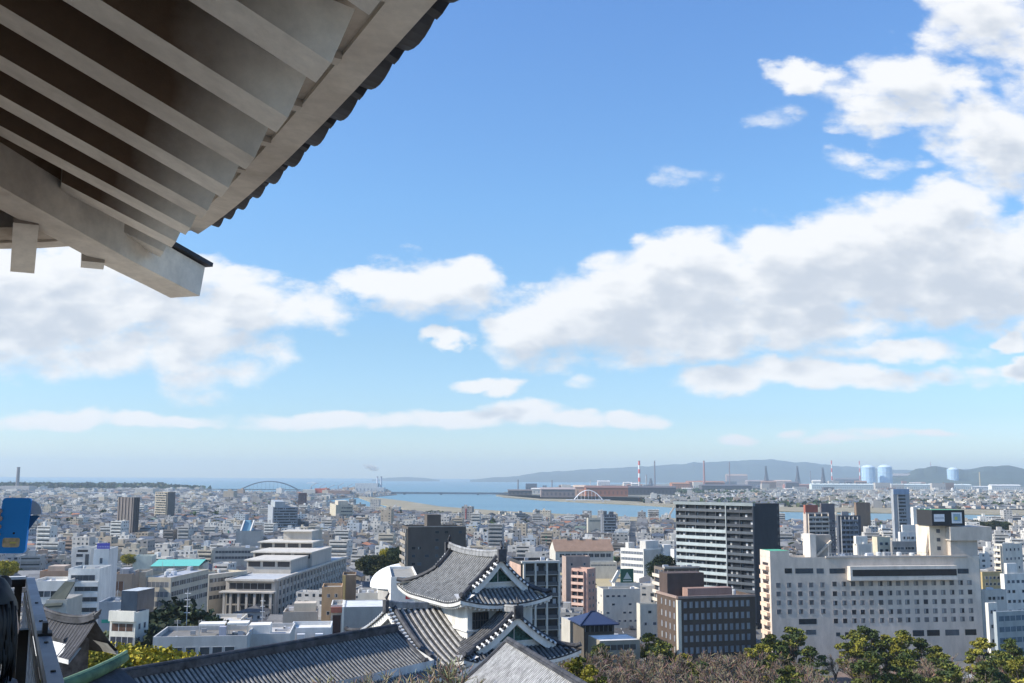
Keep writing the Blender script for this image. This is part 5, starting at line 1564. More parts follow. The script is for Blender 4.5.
# white dome
D = 420; c = at(407, 584, D + 14); 
dm = thing('dome_hall', 'hall with smooth white domed roof left of the grey-brown tower', 'hall', (c.x, c.y, 0)); ANCH.append((388, 570, D, 'the white dome'))
mb = MB(); zt = at(404, 566, D).z; pr = [(0.01, zt)] + [(15.5 * sin(radians(a)), c.z + (zt - c.z) * cos(radians(a))) for a in range(10, 91, 8)] + [(15.5, c.z - .8)]
mb.lathe(pr, 40, (.86, .86, .85)); mb.build('dome_roof', M_PLAIN, dm, smooth=True)
mb = MB(); mb.lathe([(14.8, 0), (14.8, c.z)], 40, (.5, .5, .5)); mb.build('wall', M_CITY, dm)
FOOT.append([Vector((c.x - 17, c.y - 17, 0)), Vector((c.x + 17, c.y - 17, 0)), Vector((c.x + 17, c.y + 17, 0)), Vector((c.x - 17, c.y + 17, 0))])

# --- right hand background towers
b = Bld('apartment_block', 'white and beige apartment tower with many balconies behind the hotel stair tower', 'apartment block', 806, 803, 829, 512.5, 690, 12, (.52, .46, .43), short='the beige balcony tower')
for z in levels(b.h, 3, 3, .6): b.balconies('R', .08, .95, [z], slab=(.62, .57, .53), rail=(.62, .56, .52), out=1.2, fh=3, div=3)
b.block(.0, .55, .2, .8, 5.0, (.38, .13, .10), name='red_roof_block'); b.finish()
b = Bld('apartment_block', 'dark slate tower adjoining the beige balcony tower', 'apartment block', 821, 819.5, 834.5, 503.5, 705, 12, (.16, .15, .17))
b.grid('R', .55, .95, b.h - 38, b.h - 12, 2, 9, 1.5, 1.2, litp=.5); b.finish()
b = Bld('apartment_block', 'dark blue-grey apartment block with pale balcony lines behind the hotel roof', 'apartment block', 838, 836, 860.5, 515.5, 650, 10, (.09, .105, .14), short='the blue-grey apartment block')
for z in levels(b.h, 3, 3, .6): b.balconies('R', .1, .85, [z], slab=(.30, .33, .38), rail=(.20, .23, .29), out=1.1, fh=3, div=4)
b.block(.2, .5, .3, .7, 2.5, (.3, .3, .33)); b.finish()
b = Bld('office_building', 'plain brown windowless block near the far bank', 'office building', 856, 854, 870, 502.5, 1050, 10, (.22, .16, .12)); b.finish()
b = Bld('apartment_tower', 'slender pale tower with light blue top left of the hotel sign', 'apartment block', 893, 890.5, 909, 489, 880, 10, (.33, .36, .41), short='the blue-topped tower')
for z in levels(b.h - 4, 3, 3, .6): b.balconies('R', .25, .75, [z], slab=(.22, .26, .32), rail=(.28, .33, .40), out=1.1, fh=3)
b.fbox('R', 0, b.wx, b.h - 4.5, b.h, .0, .3, (.28, .38, .55), name='blue_top'); b.finish()
b = Bld('apartment_block', 'bright white apartment block beside the blue-topped tower', 'apartment block', 913, 910.5, 931, 507, 640, 12, (.76, .76, .74), short='the bright white apartment block')
for z in levels(b.h, 3, 3, .6): b.balconies('R', .3, .95, [z], slab=(.75, .75, .73), rail=(.8, .8, .78), out=1.2, fh=3, div=2)
b.clutter(2, 4); b.finish()
b = Bld('office_building', 'stepped white building behind the hotel roof near the sign', 'office building', 900, 898, 929, 532, 520, 10, (.68, .69, .70)); b.grid('R', .05, .95, 4, b.h - 3, 6, 5, 1.6, 1.3, litp=.2); b.block(.1, .6, .2, .8, 3.5, (.7, .7, .7)); b.clutter(4, 3); b.finish()
b = Bld('office_building', 'long grey low office block just over the hotel roof', 'office building', 892, 890, 936, 541.5, 450, 9, (.27, .27, .28)); b.grid('R', .03, .97, b.h - 6, b.h - 3, 12, 2, 1.6, 1.1, litp=.3); b.clutter(6, 3, 1.2); b.finish()
b = Bld('office_building', 'white and cream stepped low building behind the middle of the hotel', 'office building', 857, 853, 880, 544, 470, 10, (.76, .74, .70)); b.block(0, .5, .2, .8, 3.5, (.78, .77, .74)); b.clutter(4, 3, 1.2); b.finish()
b = Bld('office_building', 'cream narrow building left of the long grey office block', 'office building', 877, 872, 890, 537, 455, 16, (.62, .58, .47)); b.grid('R', .1, .9, b.h - 9, b.h - 3, 2, 3, 1.5, 1.2, litp=.2); b.finish()
b = Bld('apartment_block', 'off-white apartments with stacked balconies right of the hotel', 'apartment block', 1002, 994, 1022, 544, 520, 30, (.66, .64, .6), short='the off-white apartments')
for z in levels(b.h, 3, 2, .6): b.balconies('L', .1, .95, [z], slab=(.7, .62, .52), rail=(.72, .68, .58), out=1.2, fh=3); 
b.grid('R', .1, .9, 4, b.h - 3, 4, 6, 1.2, 1.2); b.finish()
b = Bld('house', 'ochre-walled brown-roofed building right of the hotel', 'house', 982, 979, 1002, 572, 430, 10, (.50, .40, .22), top=(.36, .24, .16)); b.grid('R', .1, .9, b.h - 5, b.h - 2.4, 4, 2, 1.1, 1.0); b.finish()
b = Bld('apartment_block', 'white stepped apartment block at the right edge', 'apartment block', 1004, 1000, 1030, 574, 400, 14, (.74, .74, .73), short='the white stepped block'); b.grid('R', .05, .8, 4, b.h - 3, 4, 6, 1.3, 1.1, skip=.2); b.block(.15, .55, .2, .8, 4.0, (.78, .78, .78)); b.clutter(3, 2); b.finish()
b = Bld('office_building', 'blue-tinted glass office at the lower right edge', 'office building', 996, 993, 1045, 612, 330, 20, (.34, .40, .46), top=(.35, .38, .42)); 
for z in levels(b.h, 3.4, 3, .4): b.bands('R', .04, .96, [z + 1.6], 1.6, (.10, .16, .22), 8, frc=(.5, .55, .6))
b.finish()
b = Bld('apartment_block', 'slim white block squeezed against the hotel end wall', 'apartment block', 988, 985, 997, 603, 345, 25, (.74, .74, .72)); b.grid('R', .15, .85, 4, b.h - 3, 2, 4, 1, 1.1); b.finish()
b = Bld('office_building', 'light grey flat office with dark roof right of the hotel slab', 'office building', 985, 980, 1006, 590, 370, 14, (.55, .56, .57)); b.grid('R', .1, .9, 4, b.h - 3, 4, 4, 1.2, 1.1); b.clutter(3, 5); b.finish()
# --- left distance
b = Bld('apartment_tower', 'dark taupe high-rise with vertical ribs at upper left of the city', 'apartment block', 134, 118, 140, 497.5, 1050, 50, (.14, .13, .14), short='the taupe high-rise')
for a in (.1, .3, .5, .7, .9): b.fbox('L', b.wy * a - .7, b.wy * a + .7, 0, b.h, .0, .8, (.22, .20, .20), name='wall_rib')
for a in (.2, .55, .85): b.fbox('R', b.wx * a - .5, b.wx * a + .5, 0, b.h, .0, .6, (.06, .06, .07), name='wall_rib')
b.finish()
b = Bld('apartment_tower', 'beige apartment tower with dark right side beyond the taupe high-rise', 'apartment block', 168, 155.5, 175.5, 492, 1450, 50, (.36, .33, .28), short='the far beige tower')
for z in levels(b.h, 3.4, 3, .6): b.balconies('L', .05, .95, [z], slab=(.42, .39, .33), rail=(.44, .41, .35), out=1.3, fh=3.4)
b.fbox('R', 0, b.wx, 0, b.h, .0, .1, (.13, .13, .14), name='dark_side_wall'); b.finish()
b = Bld('apartment_tower', 'dark maroon tower standing near the arch bridge', 'apartment block', 298.5, 297, 306.5, 493, 1750, 8, (.13, .09, .10)); b.grid('R', .1, .9, 10, b.h - 4, 3, 8, 1.6, 1.5); b.finish()
b = Bld('office_building', 'long beige stepped block right of the maroon tower', 'office building', 336, 330, 353, 505, 1400, 14, (.48, .45, .38), short='the beige stepped block'); b.grid('R', .3, .95, 6, b.h - 4, 6, 4, 2.4, 1.5); b.block(.2, .8, .2, .7, 5, (.5, .47, .42)); b.finish()
b = Bld('apartment_block', 'stepped blue-white apartment block in the middle distance', 'apartment block', 273, 268, 298, 507, 1120, 16, (.30, .34, .41), short='the stepped blue-white block')
for z in levels(b.h, 3, 3, .6): b.balconies('R', .04, .96, [z], slab=(.34, .38, .45), rail=(.31, .36, .43), out=1.2, fh=3)
b.block(.1, .5, .1, .9, 5.5, (.33, .38, .44)); b.finish()
b = Bld('office_building', 'pale pyramid-roofed public hall with light blue glass top', 'public hall', 236, 232, 262, 531, 800, 8, (.36, .38, .40), top=(.36, .38, .4), short='the blue-topped public hall')
mb = MB(); W, Dp = b.wx, b.wy; 
mb.faces([(W * .18, 2, b.h), (W * .60, 2, b.h), (W * .60, 14, b.h), (W * .18, 14, b.h), (W * .27, 5, b.h + 8), (W * .5, 5, b.h + 8), (W * .5, 11, b.h + 8), (W * .27, 11, b.h + 8)], [(0, 1, 5, 4), (1, 2, 6, 5), (2, 3, 7, 6), (3, 0, 4, 7), (4, 5, 6, 7)], (.20, .38, .48))
mb.build('glass_top', M_PLAIN, b.root)
for a in (.18, .55): mb = MB(); mb.beam((W * a, 1.6, b.h), (W * a + 2.2, 4.6, b.h + 8.2), 1.2, .8, (.55, .55, .55)); mb.build('white_fin', M_PLAIN, b.root)
b.finish()
b = Bld('house', 'small rendered house with tower gable behind the stepped office building', 'house', 312, 310, 322, 530, 700, 10, (.40, .39, .36), top=(.3, .3, .3)); b.block(.3, .8, .2, .8, 2.4, (.5, .48, .45)); b.finish()
b = Bld('office_building', 'long low grey office with flat roofs left of the stepped office building', 'office building', 214, 210, 262, 548, 640, 8, (.40, .40, .40), top=(.42, .42, .43)); b.bands('R', .03, .97, [b.h - 2.5, b.h - 6], 1.5, (.08, .08, .09), 14); b.clutter(4, 2, 1.5); b.finish()
b = Bld('office_building', 'white building with brown pediment far left below the phone', 'office building', 30, 28, 66, 581, 320, 6, (.68, .68, .68), top=(.72, .74, .76), short='the white building by the rail', depth=14); b.grid('R', .05, .95, b.h - 8, b.h - 4, 5, 2, 2, 1.8, litp=.2); b.clutter(3, 2, .8); b.finish()
b = Bld('house', 'building with faded brown rounded roof left of the slim tower', 'house', 40, 36, 68, 571, 400, 6, (.38, .27, .21), top=(.40, .28, .22)); b.block(.2, .8, .2, .8, 1.6, (.5, .42, .36)); b.finish()
b = Bld('office_building', 'grey-brown gabled office between slim tower and cream school', 'office building', 112, 109, 132, 574, 385, 8, (.34, .27, .22), top=(.30, .31, .36), short='the grey-brown office'); b.bands('R', .1, .6, [b.h - 4.5], 3.5, (.16, .08, .05), 2); b.block(.3, .75, .2, .8, 1.6, (.36, .37, .42)); b.clutter(3, 2); b.finish()
b = Bld('office_building', 'plain beige block beside the cream school', 'office building', 131, 129, 146, 572, 400, 8, (.48, .44, .38)); b.finish()
# slanted dark green-grey roof house beside the rail
b = Bld('house', 'house with steep dark green-grey roof beside the white banded building', 'house', 46, 44, 67, 600, 270, 6, (.42, .43, .42), parapet=0)
mb = MB(); W = b.wx; h = b.h; mb.faces([(-.6, -.5, h - 1.6), (W * .78, -.5, h - 1.3), (W + .5, 4, h + 4.2), (W * .62, 4, h + 4.4), (-.6, -.4, h - 2.0), (W * .78, -.4, h - 1.7), (W + .5, 4.1, h + 3.8), (W * .62, 4.1, h + 4.0)], [(0, 1, 2, 3), (7, 6, 5, 4), (0, 4, 5, 1), (1, 5, 6, 2), (3, 2, 6, 7), (0, 3, 7, 4)], (.085, .10, .09)); mb.build('roof', M_CITY, b.root); b.finish()
# blue hip roof temple hall
def hip_house(name, label, cat, px0, px1, ye, yr, D, phi, wall, roof, depth=14, short=None, group=None):
    b = Bld(name, label, cat, px0 + (px1 - px0) * .08, px0, px1 - 2, ye, D, phi, wall, depth=depth, parapet=0, short=short, group=group)
    mb = MB(); W, Dp, h = b.wx, depth, b.h; r = at(px0, yr, D + depth / 2).z
    i = min(W, Dp) * .42
    o = 1.4
    mb.faces([(-o, -o, h - .4), (W + o, -o, h - .4), (W + o, Dp + o, h - .4), (-o, Dp + o, h - .4), (i, Dp / 2, r), (W - i, Dp / 2, r), (-o, -o, h - .75), (W + o, -o, h - .75), (-o, Dp + o, h - .75)],
             [(0, 1, 5, 4), (1, 2, 5), (2, 3, 4, 5), (3, 0, 4), (6, 7, 1, 0), (8, 6, 0, 3)], roof); mb.build('roof', M_PLAIN, b.root)
    mb = MB(); mb.tube([(i, Dp / 2, r + .1), (W - i, Dp / 2, r + .1)], .3, 6, tuple(c * .7 for c in roof))
    for q in ((-o, -o), (W + o, -o)): mb.tube([(i if q[0] < 0 else W - i, Dp / 2, r + .1), (q[0], q[1], h - .3)], .22, 6, tuple(c * .7 for c in roof))
    mb.build('roof_ridge', M_PLAIN, b.root); b.finish()
    return b
b = hip_house('temple_hall', 'hall with dark blue hipped roof at the end of the street', 'hall', 581, 616, 623, 612, 330, 12, (.12, .11, .10), (.035, .055, .12), 13, 'the blue-roofed hall'); b.bands('R', .05, .95, [b.h - 1.8], 2, (.03, .03, .03), 6)
b = Bld('house', 'single-storey hall with flat white metal roof near the bare trees', 'house', 600, 594, 640, 641, 300, 14, (.34, .32, .28), top=(.72, .74, .78), depth=11, parapet=.1); b.bands('R', .1, .9, [b.h - 2], 1.5, (.1, .09, .08), 5); b.finish()
b = Bld('house', 'small grey-roofed annex left of the blue-roofed hall', 'house', 570, 566, 588, 621, 345, 14, (.5, .5, .48), top=(.55, .57, .60), depth=10, parapet=.1); b.finish()
# ---------------------------------------------------------------- the rest of the city
WALLS = [((.62, .62, .62), 'white'), ((.50, .50, .51), 'light grey'), ((.56, .52, .45), 'cream'), ((.45, .40, .34), 'beige'), ((.36, .37, .39), 'grey'), ((.42, .33, .28), 'tan'),
         ((.70, .71, .72), 'bright white'), ((.46, .52, .60), 'pale blue'), ((.46, .34, .31), 'pinkish'), ((.22, .21, .21), 'dark grey')]
WW = [22, 22, 11, 9, 14, 3, 13, 5, 1, 6]
ROOFS = [((.13, .135, .15), 'dark grey'), ((.20, .21, .23), 'grey'), ((.10, .13, .19), 'slate blue'), ((.22, .14, .11), 'brown'), ((.30, .31, .33), 'light grey'), ((.08, .08, .09), 'black'), ((.38, .18, .12), 'rust red'), ((.16, .22, .20), 'green')]
RW = [28, 26, 14, 5, 12, 12, 1, 1]
G5 = radians(-7)
GA = Vector((cos(G5), sin(G5), 0)); GB = Vector((-sin(G5), cos(G5), 0))

def gen_building(mb_w, mb_r, mb_g, o, w, d, h, phi, wall, roof, typ, detail, R_, sep=None):
    """writes a building at o into mesh builders; mb_g None -> everything into mb_w (glass = material 1)"""
    c, s_ = cos(phi), sin(phi)
    def T(x, y, z): return (o[0] + c * x - s_ * y, o[1] + s_ * x + c * y, o[2] + z)
    if typ == 'house':
        along = w >= d
        rise = min(w, d) * .5 * R_.uniform(.38, .55)
        mb_w.faces([T(0, 0, 0), T(w, 0, 0), T(w, d, 0), T(0, d, 0), T(0, 0, h), T(w, 0, h), T(w, d, h), T(0, d, h)], [(0, 1, 5, 4), (1, 2, 6, 5), (2, 3, 7, 6), (3, 0, 4, 7)], wall)
        e = .55
        hipped = R_.random() < .45
        if along:
            i = d * .5 if hipped else -e
            A, B = T(i if hipped else -e, d / 2, h + rise), T(w - i if hipped else w + e, d / 2, h + rise)
            q = [T(-e, -e, h - .25), T(w + e, -e, h - .25), T(w + e, d + e, h - .25), T(-e, d + e, h - .25), A, B]
            mb_r.faces(q, [(0, 1, 5, 4), (2, 3, 4, 5)] + ([(1, 2, 5), (3, 0, 4)] if hipped else []), roof)
            if not hipped: mb_w.faces([T(0, 0, h), T(0, d, h), T(0, d / 2, h + rise - .1), T(w, 0, h), T(w, d, h), T(w, d / 2, h + rise - .1)], [(0, 1, 2), (3, 4, 5)], wall)
        else:
            i = w * .5
            A, B = T(w / 2, i if hipped else -e, h + rise), T(w / 2, d - i if hipped else d + e, h + rise)
            q = [T(-e, -e, h - .25), T(w + e, -e, h - .25), T(w + e, d + e, h - .25), T(-e, d + e, h - .25), A, B]
            mb_r.faces(q, [(3, 0, 4, 5), (1, 2, 5, 4)] + ([(0, 1, 4), (2, 3, 5)] if hipped else []), roof)
            if not hipped: mb_w.faces([T(0, 0, h), T(w, 0, h), T(w / 2, 0, h + rise - .1), T(0, d, h), T(w, d, h), T(w / 2, d, h + rise - .1)], [(0, 1, 2), (3, 4, 5)], wall)
    else:
        mb_w.faces([T(0, 0, 0), T(w, 0, 0), T(w, d, 0), T(0, d, 0), T(0, 0, h), T(w, 0, h), T(w, d, h), T(0, d, h)], [(0, 1, 5, 4), (1, 2, 6, 5), (2, 3, 7, 6), (3, 0, 4, 7)], wall)
        t = .35
        if detail >= 1:
            p = .7
            mb_r.face([T(t, t, h - p), T(w - t, t, h - p), T(w - t, d - t, h - p), T(t, d - t, h - p)], roof)
            mb_w.faces([T(0, 0, h), T(w, 0, h), T(w, d, h), T(0, d, h), T(t, t, h), T(w - t, t, h), T(w - t, d - t, h), T(t, d - t, h), T(t, t, h - p), T(w - t, t, h - p), T(w - t, d - t, h - p), T(t, d - t, h - p)],
                       [(0, 1, 5, 4), (1, 2, 6, 5), (2, 3, 7, 6), (3, 0, 4, 7), (5, 4, 8, 9), (6, 5, 9, 10), (7, 6, 10, 11), (4, 7, 11, 8)], tuple(min(.8, q * 1.1) for q in wall))
        else: mb_r.face([T(0, 0, h), T(w, 0, h), T(w, d, h), T(0, d, h)], roof)
        if detail >= 1 and R_.random() < .10:
            sc = R_.choice([(.45, .06, .05), (.06, .12, .42), (.55, .45, .08), (.05, .28, .16), (.5, .5, .52)]); sx = R_.uniform(.1, .8) * w
            mb_r.box((sx, -.5, h * .35), (sx + .9, -.1, h * .9), sc, T=T)
        if R_.random() < .75:
            bw, bd, bh = w * R_.uniform(.15, .4), d * R_.uniform(.2, .45), R_.uniform(2, 3.6)
            x, y = R_.uniform(.1, .5) * w, R_.uniform(.2, .5) * d; bk_ = R_.uniform(.85, 1.2)
            mb_r.box((x, y, h - .6), (x + bw, y + bd, h + bh), tuple(min(.8, q * bk_) for q in wall), T=T, bottom=False)
        if detail >= 1:
            for _ in range(R_.randint(1, 5 if detail > 1 else 3)):
                x, y, a = R_.uniform(.08, .85) * w, R_.uniform(.1, .85) * d, R_.uniform(.7, 1.6)
                q = R_.choice([.3, .5, .65, .7])
                mb_r.box((x, y, h - .6), (x + a * 1.3, y + a, h - .6 + a * 1.1), (q, q, q), T=T, bottom=False)
    # windows
    if detail >= 1:
        fh = 2.9
        nf = max(1, int(h / fh))
        bal = typ != 'house' and R_.random() < .4
        for face in ('F', 'L', 'E'):
            L = w if face == 'F' else d
            n = max(1, int(L / (2.6 if detail > 1 else 3.2)))
            for f in range(nf):
                z = f * (h / nf) + (h / nf) * .55
                if bal and face == 'F' and f > 0:
                    zc = z - (h / nf) * .35
                    q = [T(.3, -.9, zc - .5), T(w - .3, -.9, zc - .5), T(w - .3, -.9, zc + .65), T(.3, -.9, zc + .65), T(.3, 0, zc - .5), T(w - .3, 0, zc - .5), T(.3, 0, zc + .65), T(w - .3, 0, zc + .65)]
                    mb_w.faces(q, [(0, 1, 2, 3), (4, 5, 1, 0), (0, 3, 6, 4), (1, 5, 7, 2)], tuple(min(.82, v * 1.12) for v in wall))
                    g = (.05, .055, .06)
                    yy = -.03
                    (mb_g or mb_w).face([T(.5, yy, zc + .7), T(w - .5, yy, zc + .7), T(w - .5, yy, zc + 1.6), T(.5, yy, zc + 1.6)], g, 1)
                    continue
                for i in range(n):
                    if R_.random() < (.22 if face == 'F' else .4): continue
                    a = L * (i + .5) / n; ww = R_.choice([.55, .8, .95]); hh = R_.choice([.45, .6, .7])
                    g = R_.choice([(.04, .05, .06), (.07, .085, .10), (.16, .18, .2), (.03, .035, .04)])
                    if face == 'F': P = lambda u, v: T(u, -.04, v)
                    elif face == 'L': P = lambda u, v: T(-.04, u, v)
                    else: P = lambda u, v: T(w + .04, u, v)
                    (mb_g or mb_w).face([P(a - ww, z - hh), P(a + ww, z - hh), P(a + ww, z + hh), P(a - ww, z + hh)], g, 1)

RNG = random.Random(11)
trees_far = []
indiv = []     # candidates for individual buildings
stuff = {}
def hidden(px, py, D):
    for (a, b2, yt, Dh) in HEROBOX:
        if D > Dh + 6 and a + 1 < px < b2 - 1 and py > yt + 2: return True
    return False
def free(cx, cy, r):
    if abs(cx) < 420 and 200 < cy < 332 and cx > -70: return False
    for q in FOOT + ROADS:
        # cheap bounding test first
        if cx + r < min(p.x for p in q) or cx - r > max(p.x for p in q) or cy + r < min(p.y for p in q) or cy - r > max(p.y for p in q): continue
        if inpoly(cx, cy, q): return False
        for dx, dy in ((r, 0), (-r, 0), (0, r), (0, -r), (r * .7, r * .7), (-r * .7, r * .7), (r * .7, -r * .7), (-r * .7, -r * .7)):
            if inpoly(cx + dx, cy + dy, q): return False
    return True
YARDP = YARD
def land(x, y, m):
    return all(inpoly(x + dx, y + dy, city_full) for dx, dy in ((0, 0), (m, 0), (-m, 0), (0, m), (0, -m))) and not inpoly(x, y, YARDP)
def vnoise(x, y, s): return mnoise.noise(Vector((x / s, y / s, 1.7)))
SPIT = ppoly(SPIT_PX)
def fill(D0, D1, cell, poly_test, far=False):
    bx, by = cell * 3.0 + 6.5, cell * 2 + 6.0
    lim = .60
    ext = D1 * 1.2
    n0 = int(ext / min(bx, by)) + 2
    for ib in range(-n0, n0):
        for jb in range(-2, n0):
            C = GA * (ib * bx) + GB * (jb * by)
            if C.y < D0 - 60 or C.y > D1 + 60 or abs(C.x) > lim * C.y + 60: continue
            for i in range(3):
                for j in range(2):
                    P = C + GA * (i * cell + cell / 2) + GB * (j * cell + cell / 2)
                    D = P.y
                    if D < D0 or D >= D1 or abs(P.x) > lim * D: continue
                    if not poly_test(P.x, P.y): continue
                    if inpoly(P.x, P.y, SPIT): continue
                    r = RNG.random()
                    vn = vnoise(P.x, P.y, 180)
                    if r < .05 + (.10 if vn > .35 else 0):
                        trees_far.append((P.x, P.y, D)); continue
                    w, d = cell * RNG.uniform(.62, .97), cell * RNG.uniform(.55, .95)
                    big = vnoise(P.x + 500, P.y, 260)
                    pmid = .36 if D < 750 else .24 if D < 1300 else .16
                    if far: pmid = .16
                    typ = 'flat' if RNG.random() < pmid + big * .4 else 'house'
                    if typ == 'house':
                        h = RNG.choice([5.2, 5.6, 5.8, 6.2, 3.4]) ; 
                        if w > 13: w *= .8
                        if d > 13: d *= .75
                    else:
                        h = RNG.choice([6, 7, 9, 9, 10, 12, 12, 15]) * RNG.uniform(.9, 1.1)
                        if RNG.random() < .05 and D > 520: h = min(h * RNG.uniform(1.5, 2.1), 25)
                    if D < 600: h = min(h, 12)
                    o = P - GA * (w / 2) - GB * (d / 2)
                    if D < 1100 and not free(P.x, P.y, max(w, d) * .62): continue
                    q = proj(P.x, P.y, h)
                    if q is None or q[0] < -60 or q[0] > 1084: continue
                    if D < 520 and h + 0 > 0 and q[1] < 560 and D < 330: continue
                    hid = hidden(q[0], q[1], D)
                    wl = RNG.choices(WALLS, WW)[0]; rf = RNG.choices(ROOFS, RW)[0]
                    if typ == 'flat': rf = RNG.choice([((.32, .32, .32), 'grey'), ((.45, .45, .46), 'pale grey'), ((.24, .25, .25), 'dark grey'), ((.56, .57, .58), 'white'), ((.36, .38, .40), 'bluish')])
                    wl = (tuple(v * (.84 if far else .95) for v in wl[0]), wl[1]); rf = (tuple(v * .9 for v in rf[0]), rf[1])
                    if h > 14 and wl[1] == 'dark grey': wl = ((.3, .3, .31), 'grey')
                    ph = G5 + RNG.uniform(-.06, .06) + (.35 if vnoise(P.x, P.y, 400) > .3 else 0)
                    rec = (D, q, typ, o, w, d, h, ph, wl, rf, hid)
                    if not far and D < 1250: indiv.append(rec)
                    else: stuff.setdefault('far' if far else ('mid' if D < 2400 else 'deep'), []).append(rec)
fill(345, 1300, 14.5, lambda x, y: land(x, y, 10))
fill(1300, 2400, 17, lambda x, y: land(x, y, 12))
fill(2400, 6200, 30, lambda x, y: land(x, y, 25))
far_city = ppoly([(640, 503.0), (700, 505), (780, 507), (900, 508.3), (1024, 509.5), (1300, 512), (1300, 489.5), (1024, 489), (850, 489.5), (760, 490.5), (700, 494.5), (655, 498.5)])
fill(1700, 5400, 21, lambda x, y: inpoly(x, y, far_city), True)
print('INDIV', len(indiv), {k: len(v) for k, v in stuff.items()}, 'trees', len(trees_far))

# visible ones become objects of their own, the rest of each kind one mass
indiv.sort(key=lambda r: r[0])
seen_h = [r for r in indiv if r[2] == 'house' and not r[10]][:290]
seen_f = [r for r in indiv if r[2] == 'flat' and not r[10]][:290]
ids = set(map(id, seen_h + seen_f))
stuff['near'] = [r for r in indiv if id(r) not in ids]
ORD = ['leftmost', 'second from left', 'third from left', 'fourth from left', 'fifth from left', 'sixth from left', 'seventh from left', 'eighth from left', 'ninth from left', 'tenth from left', 'eleventh from left', 'twelfth from left']
def anchor_phrase(q, D):
    best = None
    for (ax, ay, aD, nm) in ANCH:
        dd = hypot(ax - q[0], (ay + 12 - q[1]) * 1.6)
        if best is None or dd < best[0]: best = (dd, ax, ay, aD, nm)
    dd, ax, ay, aD, nm = best
    if abs(q[0] - ax) < 16: rel = 'beyond' if D > aD else 'before'
    else: rel = 'left of' if q[0] < ax else 'right of'
    return rel + ' ' + nm
def label_sets(recs, noun):
    pools = {}
    for r in recs:
        D, q, typ, o, w, d, h, ph, wl, rf, hid = r
        st = 'low' if h < 4.5 else 'two-storey' if h < 6.6 else 'three-storey' if h < 9.6 else 'mid-rise' if h < 14 else 'tall'
        base = '%s %s-walled %s%s %s' % (st, wl[1], rf[1] + '-roofed ' if typ == 'house' else '', 'flat-roofed' if typ != 'house' else '', noun)
        base = ' '.join(base.split())
        pools.setdefault((base, anchor_phrase(q, D)), []).append(r)
    out = {}
    for (base, ph), rs in pools.items():
        rs.sort(key=lambda r: r[1][0])
        if len(rs) == 1: out[id(rs[0])] = '%s %s' % (base, ph)
        elif len(rs) == 2:
            out[id(rs[0])] = 'left one of two: %s %s' % (base, ph); out[id(rs[1])] = 'right one of two: %s %s' % (base, ph)
        else:
            for i, r in enumerate(rs): out[id(r)] = '%s: %s %s' % (ORD[min(i, 11)], base, ph)
    return out
LB = label_sets(seen_h, 'house'); LB.update(label_sets(seen_f, 'building'))
for r in seen_h + seen_f:
    D, q, typ, o, w, d, h, ph, wl, rf, hid = r
    lab = ' '.join(LB[id(r)].split()[:16])
    R_ = random.Random(int(o.x * 31 + o.y * 17))
    nm = 'house' if typ == 'house' else 'low_rise_building'
    cat = 'house' if typ == 'house' else 'building'
    grp = 'houses of the city below the castle' if typ == 'house' else 'flat-roofed buildings of the city'
    wm_, rm_, gm_ = MB(), MB(), MB()
    if D < 480:
        gen_building(wm_, rm_, gm_, (0, 0, 0), w, d, h, 0, wl[0], rf[0], typ, 2, R_)
        root = thing(nm, lab, cat, tuple(o), ph, grp)
        wm_.build('wall', [M_CITY, M_GLASS], root); rm_.build('roof', [M_CITY], root)
        # each window its own piece
        for k in range(0, len(gm_.f)):
            f = gm_.f[k]; pts = [Vector(gm_.v[i]) for i in f]
            wdw = MB(); c0 = sum(pts, Vector()) / 4
            wdw.face([p - c0 for p in pts], gm_.c[k], 1)
            ow = wdw.build('window', [M_CITY, M_GLASS], root); ow.location = c0
    else:
        gen_building(wm_, wm_, None, (0, 0, 0), w, d, h, 0, wl[0], rf[0], typ, 1, R_)
        ob = wm_.build(nm, [M_CITY, M_GLASS]); ob.location = o; ob.rotation_euler = (0, 0, ph); tag(ob, lab, cat, grp)
for key, nm, lab in (('near', 'city_buildings', 'mass of small houses and flats filling the middle distance'), ('mid', 'city_buildings', 'dense far houses and flats towards the river'),
                     ('deep', 'city_buildings', 'hazy farthest houses of the city towards the sea'), ('far', 'far_bank_houses', 'dense small houses on the far river bank')):
    mb = MB()
    for r in stuff.get(key, []):
        D, q, typ, o, w, d, h, ph, wl, rf, hid = r
        R_ = random.Random(int(o.x * 31 + o.y * 17))
        gen_building(mb, mb, None, o, w, d, h, ph, wl[0], rf[0], typ, 1 if D < 2200 else 0, R_)
    ob = mb.build(nm, [M_CITY, M_GLASS]); kind(ob, 'stuff', lab, 'buildings')
# ---------------------------------------------------------------- bridges, harbour, steelworks
def PX(px, D, z): 
    X, _ = ray(px, 490); return Vector((X * D, D, z))
WHITE = (.75, .75, .75)
# steel arch bridge far left
D = 4300
br = thing('arch_bridge', 'long dark steel arch bridge over the harbour mouth at left', 'bridge', (0, 0, 0))
zd = at(250, 489.5, D).z
mb = MB(); mb.beam(PX(150, D + 300, zd - 3), PX(222, D, zd), 16, 4.0, (.09, .11, .13)); mb.beam(PX(222, D, zd), PX(300, D - 40, zd), 16, 4.0, (.09, .11, .13)); mb.beam(PX(300, D - 40, zd), PX(356, D - 60, zd - 6), 14, 3.0, (.16, .18, .20)); mb.build('deck', M_PLAIN, br)
for off in (-7, 7):
    mb = MB(); pts = []
    for i in range(25):
        t = i / 24; px = 241.5 + (297.5 - 241.5) * t
        z = zd + 1 + (at(269, 481.6, D).z - zd) * (1 - (2 * t - 1) ** 2)
        p = PX(px, D, z); p.y += off; pts.append(p)
    mb.tube(pts, 1.8, 5, (.09, .11, .14)); mb.build('arch', M_PLAIN, br)
